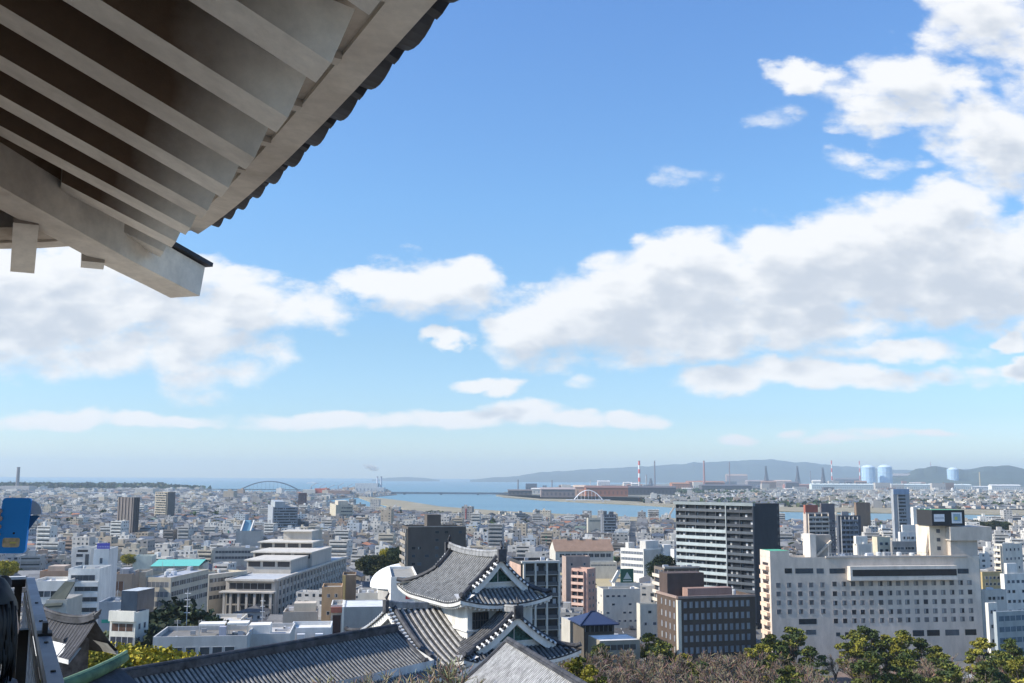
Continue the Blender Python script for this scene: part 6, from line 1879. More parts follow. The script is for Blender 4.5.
for i in range(1, 14):
    t = i / 14; px = 241.5 + 56 * t
    z = zd + 1 + (at(269, 481.6, D).z - zd) * (1 - (2 * t - 1) ** 2)
    mb = MB(); mb.tube([PX(px, D, zd), PX(px, D, z)], .35, 4, (.16, .18, .2)); mb.build('hanger', M_PLAIN, br)
for px in (241.5, 297.5, 222, 312):
    mb = MB(); mb.box((PX(px, D, 0).x - 4, D - 8, -3), (PX(px, D, 0).x + 4, D + 8, zd - 1), (.28, .28, .28)); mb.build('pier', M_PLAIN, br)
# long low bridge in the centre
D = 3900
br = thing('road_bridge', 'long low grey road bridge crossing the river mouth in the centre', 'bridge')
zd = at(440, 492.8, D).z
mb = MB(); mb.beam(PX(352, D + 80, zd - 2), PX(516, D - 60, zd - 1), 14, 7.0, (.08, .11, .15)); mb.build('deck', M_PLAIN, br)
for px in (404.5, 441, 478, 505, 375):
    mb = MB(); x = PX(px, D, 0).x; mb.box((x - 4, D - 6, -3), (x + 4, D + 6, zd), (.10, .12, .15)); mb.build('pier', M_PLAIN, br)
# white arch bridge / pipe arch on far bank
D = gp(588, 501.5).y
br = thing('white_arch_bridge', 'small white steel arch bridge on the far bank', 'bridge')
zd = at(588, 499.8, D).z
mb = MB(); mb.beam(PX(566, D, zd), PX(610, D, zd), 12, 1.6, (.7, .7, .72)); mb.build('deck', M_PLAIN, br)
for off in (-5, 5):
    mb = MB(); pts = []
    for i in range(17):
        t = i / 16; z = zd + (at(588, 490.2, D).z - zd) * (1 - (2 * t - 1) ** 2); p = PX(574 + 28.5 * t, D, z); p.y += off; pts.append(p)
    mb.tube(pts, 1.0, 5, (.82, .82, .84)); mb.build('arch', M_PLAIN, br)
for i in range(1, 8):
    t = i / 8; z = zd + (at(588, 490.2, D).z - zd) * (1 - (2 * t - 1) ** 2)
    mb = MB(); mb.tube([PX(574 + 28.5 * t, D, zd), PX(574 + 28.5 * t, D, z)], .4, 4, (.8, .8, .82)); mb.build('hanger', M_PLAIN, br)
for px in (574, 602.5):
    mb = MB(); x = PX(px, D, 0).x; mb.box((x - 3, D - 6, -3), (x + 3, D + 6, zd), (.6, .6, .6)); mb.build('pier', M_PLAIN, br)
# beige concrete pylon standing in the river
D = gp(671, 524).y
br = thing('pylon', 'beige angular post leaning beside the tall dark apartment block', 'pylon', (0, 0, 0))
mb = MB(); mb.beam(PX(669, D, 0), PX(669, D, at(669, 515, D).z), 2.5, 2.5, (.58, .48, .38)); mb.beam(PX(669, D, at(669, 515, D).z), PX(674, D, at(674, 507, D).z), 2.2, 2.2, (.58, .48, .38)); mb.build('pylon', M_PLAIN, br)
br.name = 'river_pylon'

def hall(px0, px1, ytop, ybase, col, roofc, name, label, cat='industrial hall', dep=60, gabled=True, n=1, D=None):
    D = D or gp((px0 + px1) / 2, ybase).y
    r = thing(name, label, cat)
    A = PX(px0, D, 0); B = PX(px1, D, 0); h = at((px0 + px1) / 2, ytop, D).z
    mb = MB(); mb.box((A.x, D, 0), (B.x, D + dep, h * (.82 if gabled else 1)), col); mb.build('wall', M_CITY, r)
    if gabled:
        mb = MB(); q = h * .82
        mb.faces([(A.x - 2, D - 2, q), (B.x + 2, D - 2, q), (B.x + 2, D + dep / 2, h), (A.x - 2, D + dep / 2, h), (A.x - 2, D + dep, q), (B.x + 2, D + dep, q)], [(0, 1, 2, 3), (3, 2, 5, 4), (0, 3, 4), (1, 5, 2)], roofc)
        mb.build('roof', M_CITY, r)
    g = MB(); k = int((B.x - A.x) / 14)
    for i in range(k):
        x = A.x + (B.x - A.x) * (i + .5) / k
        g.face([(x - 3, D - .1, h * .2), (x + 3, D - .1, h * .2), (x + 3, D - .1, h * .5), (x - 3, D - .1, h * .5)], tuple(c * .5 for c in col))
    if k: kind(g.build('bay_openings', M_PLAIN, r), 'stuff')
    return r
RUST = (.34, .13, .07); DKB = (.08, .08, .10); RUST2 = (.42, .20, .10)
hs = [(508, 532, 489.5, 495.5, (.16, .14, .14), (.18, .15, .15), 'low dark quay sheds at the tip of the far bank'),
      (532, 541, 488, 494, (.62, .60, .58), (.66, .66, .66), 'small pale harbour shed near the tip of the far bank'),
      (541, 575, 487.5, 497.5, (.30, .24, .24), (.42, .36, .36), 'long pinkish grey steelworks shed'),
      (575, 586, 485, 496, (.60, .44, .34), (.64, .50, .40), 'salmon steelworks gable beside the white arch bridge'),
      (586, 628, 485.8, 496.5, RUST, (.24, .13, .11), 'long rust brown rolling mill behind the white arch bridge'),
      (598, 610, 480.5, 486, (.66, .60, .60), (.7, .66, .66), 'pale block rising over the rust brown mill'),
      (624, 632, 482, 487, (.62, .58, .56), (.66, .63, .62), 'light shed left of the first striped chimney'),
      (628, 676, 486, 495, DKB, (.13, .12, .14), 'dark navy steelworks hall under the first chimneys'),
      (672, 690, 482.5, 489.5, (.42, .18, .10), RUST2, 'rust orange furnace hall right of the chimneys'),
      (688, 725, 481, 489, (.24, .12, .09), (.40, .20, .13), 'large dark brown converter hall'),
      (702, 752, 484.5, 491.5, DKB, (.12, .12, .15), 'low navy mill in front of the brown converter hall'),
      (727, 748, 474, 484, (.32, .19, .13), (.42, .27, .18), 'tall tan-roofed blast plant building'),
      (748, 775, 480, 488, (.22, .20, .22), (.34, .30, .30), 'grey steelworks building near the furnace towers'),
      (770, 792, 480, 487, (.58, .42, .34), (.6, .46, .38), 'pale salmon steelworks building'),
      (786, 812, 484, 488.5, (.36, .16, .13), (.44, .24, .2), 'low brick red steelworks shed'),
      (835, 861, 478, 486, (.14, .14, .17), (.18, .18, .2), 'dark plant building left of the gas holders'),
      (893, 912, 473.5, 486, (.25, .24, .26), (.35, .33, .33), 'grey plant building right of the gas holders'),
      (912, 945, 479, 486, (.13, .14, .17), (.2, .2, .22), 'dark low plant buildings right of the gas holders')]
for a, c, yt, yb, wc, rc, lab in hs: hall(a, c, yt, yb, wc, rc, 'steelworks_hall', lab, dep=90)
hall(812, 972, 483.8, 489.8, (.58, .66, .70), (.70, .80, .82), 'long_warehouse', 'very long pale blue-white warehouse across the far bank', 'warehouse', 60)
D = gp(890, 489.8).y
w = [o for o in bpy.data.objects if o.name.startswith('long_warehouse')][0]
for i in range(26):
    p = PX(815 + i * 5.9, D + 30, at(850, 483.8, D).z); mb = MB(); mb.box((p.x - 5, p.y - 4, p.z - 3), (p.x + 5, p.y + 4, p.z + 4.5), (.35, .38, .4)); mb.build('roof_vent', M_CITY, w)
hall(972, 991, 486, 490.2, (.66, .68, .70), (.74, .76, .78), 'warehouse', 'short white warehouse right of the very long warehouse', 'warehouse', 50)
hall(992, 1021, 484.5, 490.6, (.68, .70, .72), (.76, .78, .80), 'warehouse', 'bright white warehouse near the right edge of the far bank', 'warehouse', 50)
def chimney(px, ytop, ybase, r, label, striped=True, col=(.3, .28, .28), lean=0, D=None):
    D = D or gp(px, ybase).y; D_ = D
    o = thing('chimney', label, 'chimney', tuple(PX(px, D_, 0)), 0, 'steelworks chimneys')
    h = at(px, ytop, D_).z; mb = MB(); n = 7
    for i in range(n):
        c = ((.62, .10, .07) if i % 2 == 0 else (.78, .76, .74)) if striped else col
        a, b_ = h * (1 - i / n), h * (1 - (i + 1) / n)
        if striped and i > 4: c = (.5, .45, .43)
        mb.tube([(0, 0, b_), (0, 0, a)], [r * (1.25 - .25 * b_ / h), r * (1.25 - .25 * a / h)], 10, c)
    mb.build('shaft', M_PLAIN, o); mb = MB(); mb.tube([(0, 0, h - .5), (0, 0, h + 1.5)], r * 1.15, 10, (.15, .13, .13)); mb.build('rim', M_PLAIN, o)
for px, yt, yb, r, lab, st, c in ((639.5, 461, 490, 5.5, 'red and white striped chimney, tallest left of the steelworks', True, None), (655, 461, 489, 3.6, 'slim dark chimney just right of the tallest striped one', False, (.16, .14, .16)),
      (704.5, 461, 489, 5.0, 'dull red chimney over the brown converter hall', False, (.34, .15, .13)), (730, 462, 488, 3.2, 'thin dark chimney by the tan-roofed plant', False, (.20, .13, .14)), (832.5, 460.5, 488, 4.2, 'red and white chimney left of the gas holders', True, None),
      (860.5, 461, 487, 4.0, 'red and white chimney touching the left gas holder', True, None), (932, 462, 485, 3.4, 'faint red chimney in front of the wooded hill', False, (.38, .16, .15)), (980.5, 472, 489, 4, 'tan chimney standing beyond the white warehouses', False, (.45, .38, .25)),
      (646.5, 475, 489, 4.5, 'short grey stack between the two left chimneys', False, (.35, .34, .34)), (590.5, 480, 488, 3, 'short pale stack behind the rust brown mill', False, (.5, .48, .48)), (518, 480, 492, 2.6, 'thin mast-like stack near the far bank tip', False, (.16, .15, .17)),
      (552, 480.5, 491, 2.5, 'thin dark stack over the pinkish shed', False, (.2, .18, .2)), (811, 471, 487, 3.5, 'grey stack between the furnace towers', False, (.2, .2, .23))):
    chimney(px, yt, yb, r, lab, st, c)
chimney(17, 467.5, 491.5, 6.0, 'lone lattice-grey chimney at the far left coast', False, (.22, .20, .20))
def furnace(px, ytop, ybase, lab):
    D_ = gp(px, ybase).y; o = thing('blast_furnace', lab, 'blast furnace', tuple(PX(px, D_, 0)), 0, 'blast furnaces')
    h = at(px, ytop, D_).z; mb = MB(); mb.lathe([(14, 0), (15, h * .35), (10, h * .55), (8, h * .75), (6, h * .92)], 12, (.09, .09, .11)); mb.build('stack', M_PLAIN, o)
    mb = MB()
    for a, c in ((-10, -10), (10, -10), (-10, 10), (10, 10)): mb.tube([(a, c, 0), (a * .4, c * .4, h)], 2.0, 4, (.09, .09, .11))
    for k in range(1, 8):
        s_ = 10 * (1 - .6 * k / 8); z = h * k / 8
        for p, q in (((-s_, -s_), (s_, -s_)), ((s_, -s_), (s_, s_)), ((-s_, s_), (-s_, -s_))): mb.tube([(p[0], p[1], z), (q[0], q[1], z)], .8, 4, (.14, .14, .17))
    mb.build('frame_tower', M_PLAIN, o)
    mb = MB(); mb.beam((-26, 0, 0), (-3, 0, h * .8), 4, 3, (.15, .15, .18)); mb.beam((26, 0, 6), (3, 0, h * .95), 3, 3, (.15, .15, .18)); mb.build('conveyor', M_PLAIN, o)
for px, yt, lab in ((766.5, 466, 'leftmost dark furnace tower with sloping conveyor'), (798, 466, 'middle dark furnace tower among the steelworks'), (823.5, 467.5, 'broad dark furnace tower left of the striped chimney'), (650.8, 478, 'small dark furnace tower by the left chimneys')):
    furnace(px, yt, 488, lab)
def gasholder(px0, px1, ytop, ybase, lab):
    D_ = gp((px0 + px1) / 2, ybase).y; c = PX((px0 + px1) / 2, D_, 0); r = (px1 - px0) / 2 / F * D_; h = at(px0, ytop, D_).z
    o = thing('gas_holder', lab, 'gas holder', tuple(c), 0, 'gas holders')
    mb = MB(); mb.lathe([(r, 0), (r, h * .9)], 28, (.42, .60, .76)); mb.build('tank', M_PLAIN, o, smooth=True)
    mb = MB(); mb.lathe([(r, h * .9), (r * .7, h * .96), (r * .3, h), (.1, h * 1.01)], 28, (.68, .78, .84)); mb.build('domed_top', M_PLAIN, o, smooth=True)
    for k in (.2, .42, .64, .86):
        mb = MB(); mb.lathe([(r * 1.02, h * k), (r * 1.05, h * k), (r * 1.05, h * k + 2.0), (r * 1.02, h * k + 2.0)], 28, (.72, .80, .86)); mb.build('walkway_ring', M_PLAIN, o)
    for i in range(14):
        a = 2 * pi * i / 14; mb = MB(); mb.tube([(cos(a) * r * 1.03, sin(a) * r * 1.03, 0), (cos(a) * r * 1.03, sin(a) * r * 1.03, h * .9)], .9, 4, (.62, .72, .8)); mb.build('column', M_PLAIN, o)
gasholder(862.5, 875.5, 465, 486.5, 'left one of two blue and white gas holders'); gasholder(879, 892.5, 464.8, 486.5, 'right one of two blue and white gas holders'); gasholder(948.5, 959, 467.5, 486.5, 'separate pale gas holder in front of the wooded hill')
R7 = random.Random(77)
shn = {}
for i in range(80):
    px = R7.uniform(512, 945); w_ = R7.uniform(4, 15); yb = R7.uniform(487, 494) if px < 640 else R7.uniform(486.5, 491.5); hh_ = R7.choice([2.5, 3, 3.5, 4, 5.5, 7.5])
    c, cn_ = R7.choice([((.10, .09, .11), 'dark'), ((.32, .14, .09), 'rust red'), ((.45, .43, .42), 'grey'), ((.62, .60, .58), 'pale'), ((.24, .15, .11), 'brown'), ((.12, .14, .19), 'navy')])
    near_ = 'under the left chimneys' if 620 < px < 670 else 'near the far bank tip' if px < 575 else 'behind the white arch bridge' if px < 620 else 'by the converter hall' if px < 730 else 'among the furnace towers' if px < 845 else 'by the gas holders'
    k_ = (cn_, near_); shn[k_] = shn.get(k_, []) + [(px, w_, yb, hh_, c)]
for (cn_, near_), rs in shn.items():
    rs.sort()
    for i, (px, w_, yb, hh_, c) in enumerate(rs):
        hall(px, px + w_, yb - hh_, yb, c, tuple(v * 1.3 for v in c), 'steelworks_shed', 'small %s steelworks building %s%s' % (cn_, near_, '' if len(rs) == 1 else ', ' + ORD[i]), dep=30, gabled=R7.random() < .5)
# power station and harbour on the spit
hall(355, 377.5, 483.2, 493.5, (.60, .66, .72), (.3, .36, .42), 'power_station', 'pale blue-white power station block on the harbour peninsula', 'power station', 60, False)
hall(372, 384, 487.5, 494, (.55, .6, .66), (.5, .55, .6), 'power_station', 'lower annex right of the power station block', 'power station', 50, False)
for px in (377.2, 381): chimney(px, 477.0, 494, 3.2, 'pale power station stack, %s of the pair' % ('left' if px < 378 else 'right'), False, (.52, .56, .62), D=gp(372, 493.5).y + 20)
hall(314.5, 327, 488.5, 496, (.55, .14, .10), (.50, .20, .16), 'harbour_warehouse', 'red-orange harbour warehouse right of the arch bridge', 'warehouse', 50, False)
hall(303, 315, 489.5, 496, (.6, .6, .58), (.6, .6, .6), 'harbour_warehouse', 'white harbour warehouse beside the red-orange one', 'warehouse', 50, False)
hall(328, 350, 490.5, 496.5, (.35, .25, .22), (.3, .28, .28), 'harbour_warehouse', 'brownish harbour warehouse right of the red-orange one', 'warehouse', 40, False)
for i in range(5):
    px = 311 + i * 9; D_ = 3900 + 40 * i
    c = thing('harbour_crane', 'grey harbour crane behind the warehouses, number %s along the quay' % ('one', 'two', 'three', 'four', 'five')[i], 'crane', tuple(PX(px, D_, 0)), 0, 'harbour cranes'); h = 42 - 4 * (i % 3)
    mb = MB(); mb.tube([(-4, 0, 0), (0, 0, h * .7)], 1.0, 4, (.3, .3, .33)); mb.tube([(4, 0, 0), (0, 0, h * .7)], 1.0, 4, (.3, .3, .33)); mb.build('legs', M_PLAIN, c)
    mb = MB(); mb.tube([(0, 0, h * .7), (22, 0, h)], .8, 4, (.35, .32, .32)); mb.build('jib', M_PLAIN, c)
for o in [o for o in bpy.data.objects if o.name.startswith('harbour_crane')]:
    i = int(o.name[-3:]) if '.' in o.name else 0
    o['label'] = ['grey quay crane nearest the arch bridge', 'grey quay crane over the red-orange warehouse', 'grey quay crane right of the red-orange warehouse', 'grey quay crane over the brownish warehouse', 'grey quay crane nearest the power station'][i]
hall(0, 29, 486, 493, (.52, .50, .50), (.5, .5, .5), 'coastal_plant', 'pale industrial plant on the left coast below the lone chimney', 'industrial hall', 60, False)
hall(135, 153, 488.5, 496, (.62, .58, .54), (.6, .58, .55), 'harbour_warehouse', 'pale blocky building at the right end of the dark wood', 'warehouse', 60, False)
hall(64, 84, 506.3, 509.8, (.78, .78, .78), (.86, .86, .86), 'warehouse', 'bright white-roofed shed in the left middle distance', 'warehouse', 40, True)
hall(52, 110, 492.5, 495.5, (.40, .46, .54), (.38, .46, .58), 'warehouse', 'long blue-roofed shed in front of the dark wood', 'warehouse', 50, True)
hall(98, 108, 505.5, 509.0, (.7, .7, .7), (.8, .8, .8), 'warehouse', 'small white-roofed shed left of the taupe high-rise', 'warehouse', 30, True)
hall(313, 331, 507.6, 511.5, (.72, .72, .70), (.82, .82, .8), 'warehouse', 'white flat shed left of the beige stepped block', 'warehouse', 40, False)
# smoke from the power station
bm = bmesh.new(); bmesh.ops.create_icosphere(bm, subdivisions=4, radius=1)
Ds = gp(372, 493.5).y
cen = at(371.5, 466.5, Ds)
for v in bm.verts:
    p = v.co.copy(); k = 1 + .35 * mnoise.noise(p * 1.8) + .18 * mnoise.noise(p * 5)
    v.co = Vector((p.x * 34 * k, p.y * 16 * k, p.z * 12 * k - p.x * 9))
me = bpy.data.meshes.new('smoke_plume'); bm.to_mesh(me); bm.free()
sm = bpy.data.objects.new('smoke_plume', me); COL.objects.link(sm); sm.location = cen + Vector((0, 0, -4))
ms = bpy.data.materials.new('smoke'); ms.use_nodes = True; ms.node_tree.nodes.remove(ms.node_tree.nodes['Principled BSDF'])
pv = ms.node_tree.nodes.new('ShaderNodeVolumePrincipled'); pv.inputs['Color'].default_value = (1, 1, 1, 1); pv.inputs['Density'].default_value = .028; ms.node_tree.links.new(pv.outputs[0], ms.node_tree.nodes['Material Output'].inputs['Volume'])
me.materials.append(ms); kind(sm, 'stuff', 'small white smoke plume drifting left from the power station', 'smoke')
# ships' wake / small white boat on the open sea
p = gp(312, 483.6, -1.4); bo = thing('ferry', 'tiny white ship on the open sea above the arch bridge', 'ship', tuple(p))
mb = MB(); ol = [(-60, -8), (50, -8), (72, 0), (50, 8), (-60, 8)]; mb.faces([(x, y, 0) for x, y in ol] + [(x * 1.05, y * 1.1, 8) for x, y in ol], [(0, 1, 6, 5), (1, 2, 7, 6), (2, 3, 8, 7), (3, 4, 9, 8), (4, 0, 5, 9), (5, 6, 7, 8, 9)], (.7, .7, .7)); mb.build('hull', M_PLAIN, bo)
mb = MB(); mb.box((-48, -6, 8), (30, 6, 16), (.8, .8, .8)); mb.box((-10, -5, 16), (20, 5, 22), (.8, .8, .8)); mb.build('superstructure', M_PLAIN, bo)
# ---------------------------------------------------------------- trees
def rv(R_): 
    while True:
        v = Vector((R_.uniform(-1, 1), R_.uniform(-1, 1), R_.uniform(-1, 1)))
        if .05 < v.length <= 1: return v
def leaf(mb, p, s, R_, col, mi=0):
    a = rv(R_).normalized(); b = a.cross(rv(R_)).normalized()
    mb.face([p - a * s - b * s * .6, p + a * s - b * s * .5, p + a * s * .8 + b * s * .6, p - a * s * .7 + b * s * .6], col, mi)
def crown(R_, clumps, n, size, cols, spread=1.0):
    mb = MB()
    for (c, r) in clumps:
        base = R_.choice(cols); k = R_.uniform(.75, 1.2)
        for i in range(n):
            v = rv(R_); v = v.normalized() * (v.length ** .45)
            p = Vector(c) + Vector((v.x * r[0], v.y * r[1], v.z * r[2])) * R_.uniform(.75, 1.12)
            q = k * R_.uniform(.7, 1.3)
            leaf(mb, p, size * R_.uniform(.6, 1.25), R_, tuple(x * q for x in base))
    return mb
def limbs(R_, h, clumps, r0, lean=0):
    mb = MB()
    top = Vector((lean * h * .8, 0, h * .75))
    mb.tube([(0, 0, -1.5), (0, 0, h * .2), top * .55, top], [r0 * 1.2, r0, r0 * .6, r0 * .25], 7)
    for (c, r) in clumps:
        c = Vector(c); s = top * R_.uniform(.3, .8); s.z = min(s.z, c.z - .2) if c.z > .5 else s.z
        mb.tube([s, (s + c) * .5 + Vector((0, 0, -.2)), c], [r0 * .38, r0 * .25, r0 * .08], 5)
    return mb
PINE = [(.095, .125, .03), (.14, .165, .035), (.06, .085, .025), (.19, .19, .035)]
GREEN = [(.05, .075, .03), (.075, .095, .035), (.035, .055, .022)]
YEL = [(.38, .32, .03), (.46, .38, .04), (.26, .24, .03), (.16, .17, .03)]
DARKG = [(.035, .055, .025), (.05, .07, .03), (.025, .04, .02), (.08, .085, .03)]
def proto_pine(seed, h=11, cols=PINE, n=80, size=.21):
    R_ = random.Random(seed); cl = []
    for k in range(34):
        t = .36 + .62 * k / 33; z = h * t; rr = h * .30 * (1 - abs(t - .55) * 1.1)
        a = R_.uniform(0, 2 * pi); d = rr * R_.uniform(.3, 1.0) if k < 31 else 0
        s = h * R_.uniform(.06, .105)
        cl.append(((cos(a) * d, sin(a) * d, z), (s, s, s * .5)))
    return limbs(R_, h, cl, h * .026, R_.uniform(-.1, .1)), crown(R_, cl, n, size, cols)
def proto_round(seed, h=8, cols=GREEN, n=90, size=.24, wide=1.0, k=28, low=.45):
    R_ = random.Random(seed); cl = []
    for i in range(k):
        v = rv(R_); v.normalize(); v *= R_.uniform(.45, .8)
        c = (v.x * h * .36 * wide, v.y * h * .36 * wide, h * (low + .17) + v.z * h * .26)
        s = h * R_.uniform(.12, .19)
        cl.append((c, (s * wide, s * wide, s * .85)))
    return limbs(R_, h * .8, cl, h * .03), crown(R_, cl, n, size, cols)
def proto_bare(seed, h=9, twigs=1.0, col=(.20, .155, .125), thin=.035, buds=0, levels_=5):
    R_ = random.Random(seed); mb = MB(); tw = MB()
    def grow(p, d, L, r, lev):
        q = p; pts = [p]; dd = d
        for i in range(3):
            dd = (dd + rv(R_) * .22 + Vector((0, 0, .05))).normalized(); q = q + dd * (L / 3); pts.append(q)
        (mb if lev < 2 else tw).tube(pts, [r, r * .85, r * .72, r * .55], 5 if lev < 2 else 3, tuple(c * R_.uniform(.75, 1.25) for c in col), caps=False)
        if lev >= levels_:
            return
        nb = R_.choice([3, 4]) if lev < levels_ - 1 else R_.choice([3, 4, 5])
        for i in range(int(nb * (1 if lev < 2 else twigs) + .5)):
            t = R_.uniform(.35, 1.0); k = min(2, int(t * 3)); s = pts[k] + (pts[k + 1] - pts[k]) * (t * 3 - k) if k < 3 else q
            nd = (dd * .75 + rv(R_) * .85 + Vector((0, 0, .12))).normalized()
            grow(s, nd, L * R_.uniform(.58, .78), max(thin * .45, r * .52), lev + 1)
    grow(Vector((0, 0, -1)), Vector((0, 0, 1)), h * .33, h * .028, 0)
    return mb, tw
PROTO = {}; HT = {}
def make_proto(key, name, tb, cb, mats=(None, None), cname='crown', hide=True):
    HT[key] = max(v[2] for v in cb.v)
    tr = tb.mesh(name + '_trunk', M_LEAF if mats[0] is None else mats[0]); cr = cb.mesh(name + '_crown', M_LEAF)
    PROTO[key] = (name, tr, cr, cname)
def tree(key, p, label, cat='tree', s=1.0, rz=None, group=None, szr=1.0):
    name, tr, cr, cname = PROTO[key]
    o = thing(name, label, cat, tuple(p), rnd(0, 6.28) if rz is None else rz, group); o.scale = (s, s, s * szr)
    t = bpy.data.objects.new('trunk', tr); COL.objects.link(t); t.parent = o
    c = bpy.data.objects.new(cname, cr); COL.objects.link(c); c.parent = o
    return o
for k in range(4): make_proto(('pine', k), 'pine_tree', *proto_pine(20 + k), mats=(M_BARK, None))
for k in range(2): make_proto(('ypine', k), 'pine_tree', *proto_pine(40 + k, cols=[(.23, .215, .03), (.30, .27, .04), (.13, .15, .03)]), mats=(M_BARK, None))
for k in range(3): make_proto(('round', k), 'broadleaf_tree', *proto_round(60 + k), mats=(M_BARK, None))
for k in range(4): make_proto(('bare', k), 'bare_tree', *proto_bare(80 + k, 9, 1.1, (.26, .20, .14), .075), mats=(M_BARK, None), cname='twigs')
for k in range(3): make_proto(('nbare', k), 'bare_tree', *proto_bare(90 + k, 6.5, 1.1, (.34, .29, .195), .038, levels_=6), mats=(M_BARK, None), cname='twigs')
make_proto(('yellow', 0), 'yellow_tree', *proto_round(70, 9, YEL, 420, .17, 1.25, 34, .4), mats=(M_BARK, None))
make_proto(('yellow', 1), 'yellow_tree', *proto_round(71, 9, YEL, 420, .17, 1.2, 34, .4), mats=(M_BARK, None))
make_proto(('dark', 0), 'camphor_tree', *proto_round(72, 16, DARKG, 380, .34, 1.15, 34, .35), mats=(M_BARK, None))
make_proto(('dark', 1), 'camphor_tree', *proto_round(73, 16, DARKG, 380, .34, 1.1, 34, .35), mats=(M_BARK, None))

def place(key, px, ytop, D, label, hh, zg=None, **k):
    """stand a tree at distance D on the ground so that its top reaches pixel row ytop"""
    X, Z = ray(px, ytop); zt = EYE + Z * D
    g = hill_z(X * D, D) if zg is None else zg
    g = max(g, 0)
    s = min(max(.45, (zt - g)) / HT[key], 3.0)
    o = tree(key, (X * D, D, g), label, s=s, **k)
    if key[0] in ('pine', 'ypine'): o.scale = (s * 1.15, s * 1.15, s)
    return o
# pines and yellow-green trees in front of the hotel
GP_ = 'pines in the park in front of the hotel'
row = [(771, 633, 300, 'pine', 0), (790, 626, 305, 'pine', 1), (863, 624, 310, 'pine', 2), (854, 632, 300, 'ypine', 0), (885, 634, 312, 'ypine', 1), (902, 629, 305, 'ypine', 0), (921, 637, 308, 'pine', 3), (937, 645, 290, 'pine', 0), (982, 637, 300, 'ypine', 1),
       (1010, 637, 305, 'pine', 2), (1000, 650, 280, 'pine', 1), (760, 643, 292, 'ypine', 1), (810, 645, 292, 'pine', 3), (790, 664, 255, 'pine', 0), (985, 660, 262, 'pine', 3), (1022, 655, 262, 'ypine', 0), (905, 652, 270, 'pine', 2), (945, 662, 262, 'pine', 1),
       (660, 640, 300, 'pine', 1), (649, 632, 308, 'ypine', 0), (683, 653, 285, 'ypine', 1), (702, 660, 262, 'pine', 2), (872, 650, 268, 'pine', 3)]
import itertools
words = ['at the hotel left corner', 'before the left hotel windows', 'before the hotel middle, tallest', 'tucked left of the tallest middle pine', 'right of the tallest middle pine, yellowish', 'brightest yellow-green one before the hotel', 'right of the brightest yellow-green one', 'low in front of hotel right half', 'yellowish near the hotel right end',
         'dark, right of the hotel end wall', 'nearer, at the right park edge', 'yellowish left of the hotel corner pine', 'low between the two left hotel pines', 'nearest, on the lawn left of the path', 'nearest, below the hotel right end', 'yellowish at the right frame edge', 'near, beside the dark park path', 'near, right of the dark park path',
         'dark green left of the brown office block', 'yellow-green beside the blue-roofed hall', 'small yellowish at the brown office base', 'low on the lawn before the brown office', 'near, left of the dark park path']
for (px, yt, D, kd, k), w_ in zip(row, words):
    place((kd, k), px, yt, D, 'pine tree ' + w_, 11.5, group=GP_)
# bare trees in the park
names = ['at the brown office base', 'left of the brown office base', 'right of the brown office base']
spots = []
R_ = random.Random(5)
for px in range(560, 1030, 11):
    big = px < 770
    for D, yt in ((318, 643), (285, 650), (255, 658), (232, 667)):
        if not big: yt += 9
        if not big and (D < 250 or R_.random() < .72): continue
        if R_.random() < .12: continue
        if D < 250 and px > 820 and px < 960 and R_.random() < .7: continue
        spots.append((px + R_.uniform(-5, 5), yt + R_.uniform(-4, 5), D + R_.uniform(-10, 10)))
def bl(px, D):
    where = 'left of the street end' if px < 600 else 'below the blue-roofed hall' if px < 640 else 'left of the brown office block' if px < 668 else 'before the brown office block' if px < 755 else 'before the hotel left wing' if px < 830 else 'before the hotel middle' if px < 930 else 'before the hotel right wing' if px < 985 else 'right of the hotel'
    dist = 'farthest row' if D > 300 else 'third row' if D > 270 else 'second row' if D > 243 else 'nearest row'
    return dist, where
cnt_ = {}
lst = []
for sp in spots:
    cnt_.setdefault(bl(sp[0], sp[2]), []).append(sp)
for (dist, where), rs in cnt_.items():
    rs.sort()
    for i, (px, yt, D) in enumerate(rs):
        pos = '' if len(rs) == 1 else ', ' + ORD[min(i, 11)]
        place(('bare', R_.randrange(4)), px, yt, D, 'bare grey-brown tree %s, %s%s' % (where, dist, pos), 9.3, group='bare trees of the park', szr=1.0)
# bare shrubs and small trees on the castle hill round the turret
spots = [(335, 668, 60), (352, 655, 62), (372, 645, 66), (385, 650, 60), (402, 655, 63), (420, 660, 58), (440, 664, 62), (455, 668, 57), (470, 672, 60), (365, 668, 52), (395, 672, 50), (430, 675, 50), (320, 684, 54), (345, 686, 48), (410, 683, 46), (465, 684, 48), (382, 690, 44)]
wh = ['at the gallery eave', 'in front of the gallery end', 'tallest beside the gallery end', 'behind the tallest one', 'below the turret wing left eave', 'before the stone base left part', 'before the stone base middle', 'before the stone base right part', 'beside the pale weathered roof',
      'low before the gallery end', 'low below the turret wing', 'low before the stone base', 'at the bottom edge under the gallery', 'at bottom edge right of the gallery', 'at bottom edge below the wing', 'at bottom edge beside the pale roof', 'lowest at the bottom edge']
for (px, yt, D), w_ in zip(spots, wh):
    D = D * .97; yt -= 11
    X, Z = ray(px, yt); zt = EYE + Z * D + 2.6; g = hill_z(X * D, D)
    kk_ = R_.randrange(3); s = max(.3, min(1.7, (zt - g) / HT[('nbare', kk_)])) if zt > g else .35
    tree(('nbare', kk_), (X * D, D, min(g, zt - HT[('nbare', kk_)] * s)), 'bare twiggy tree ' + w_, s=s * 1.1, group='bare trees on the castle hill')
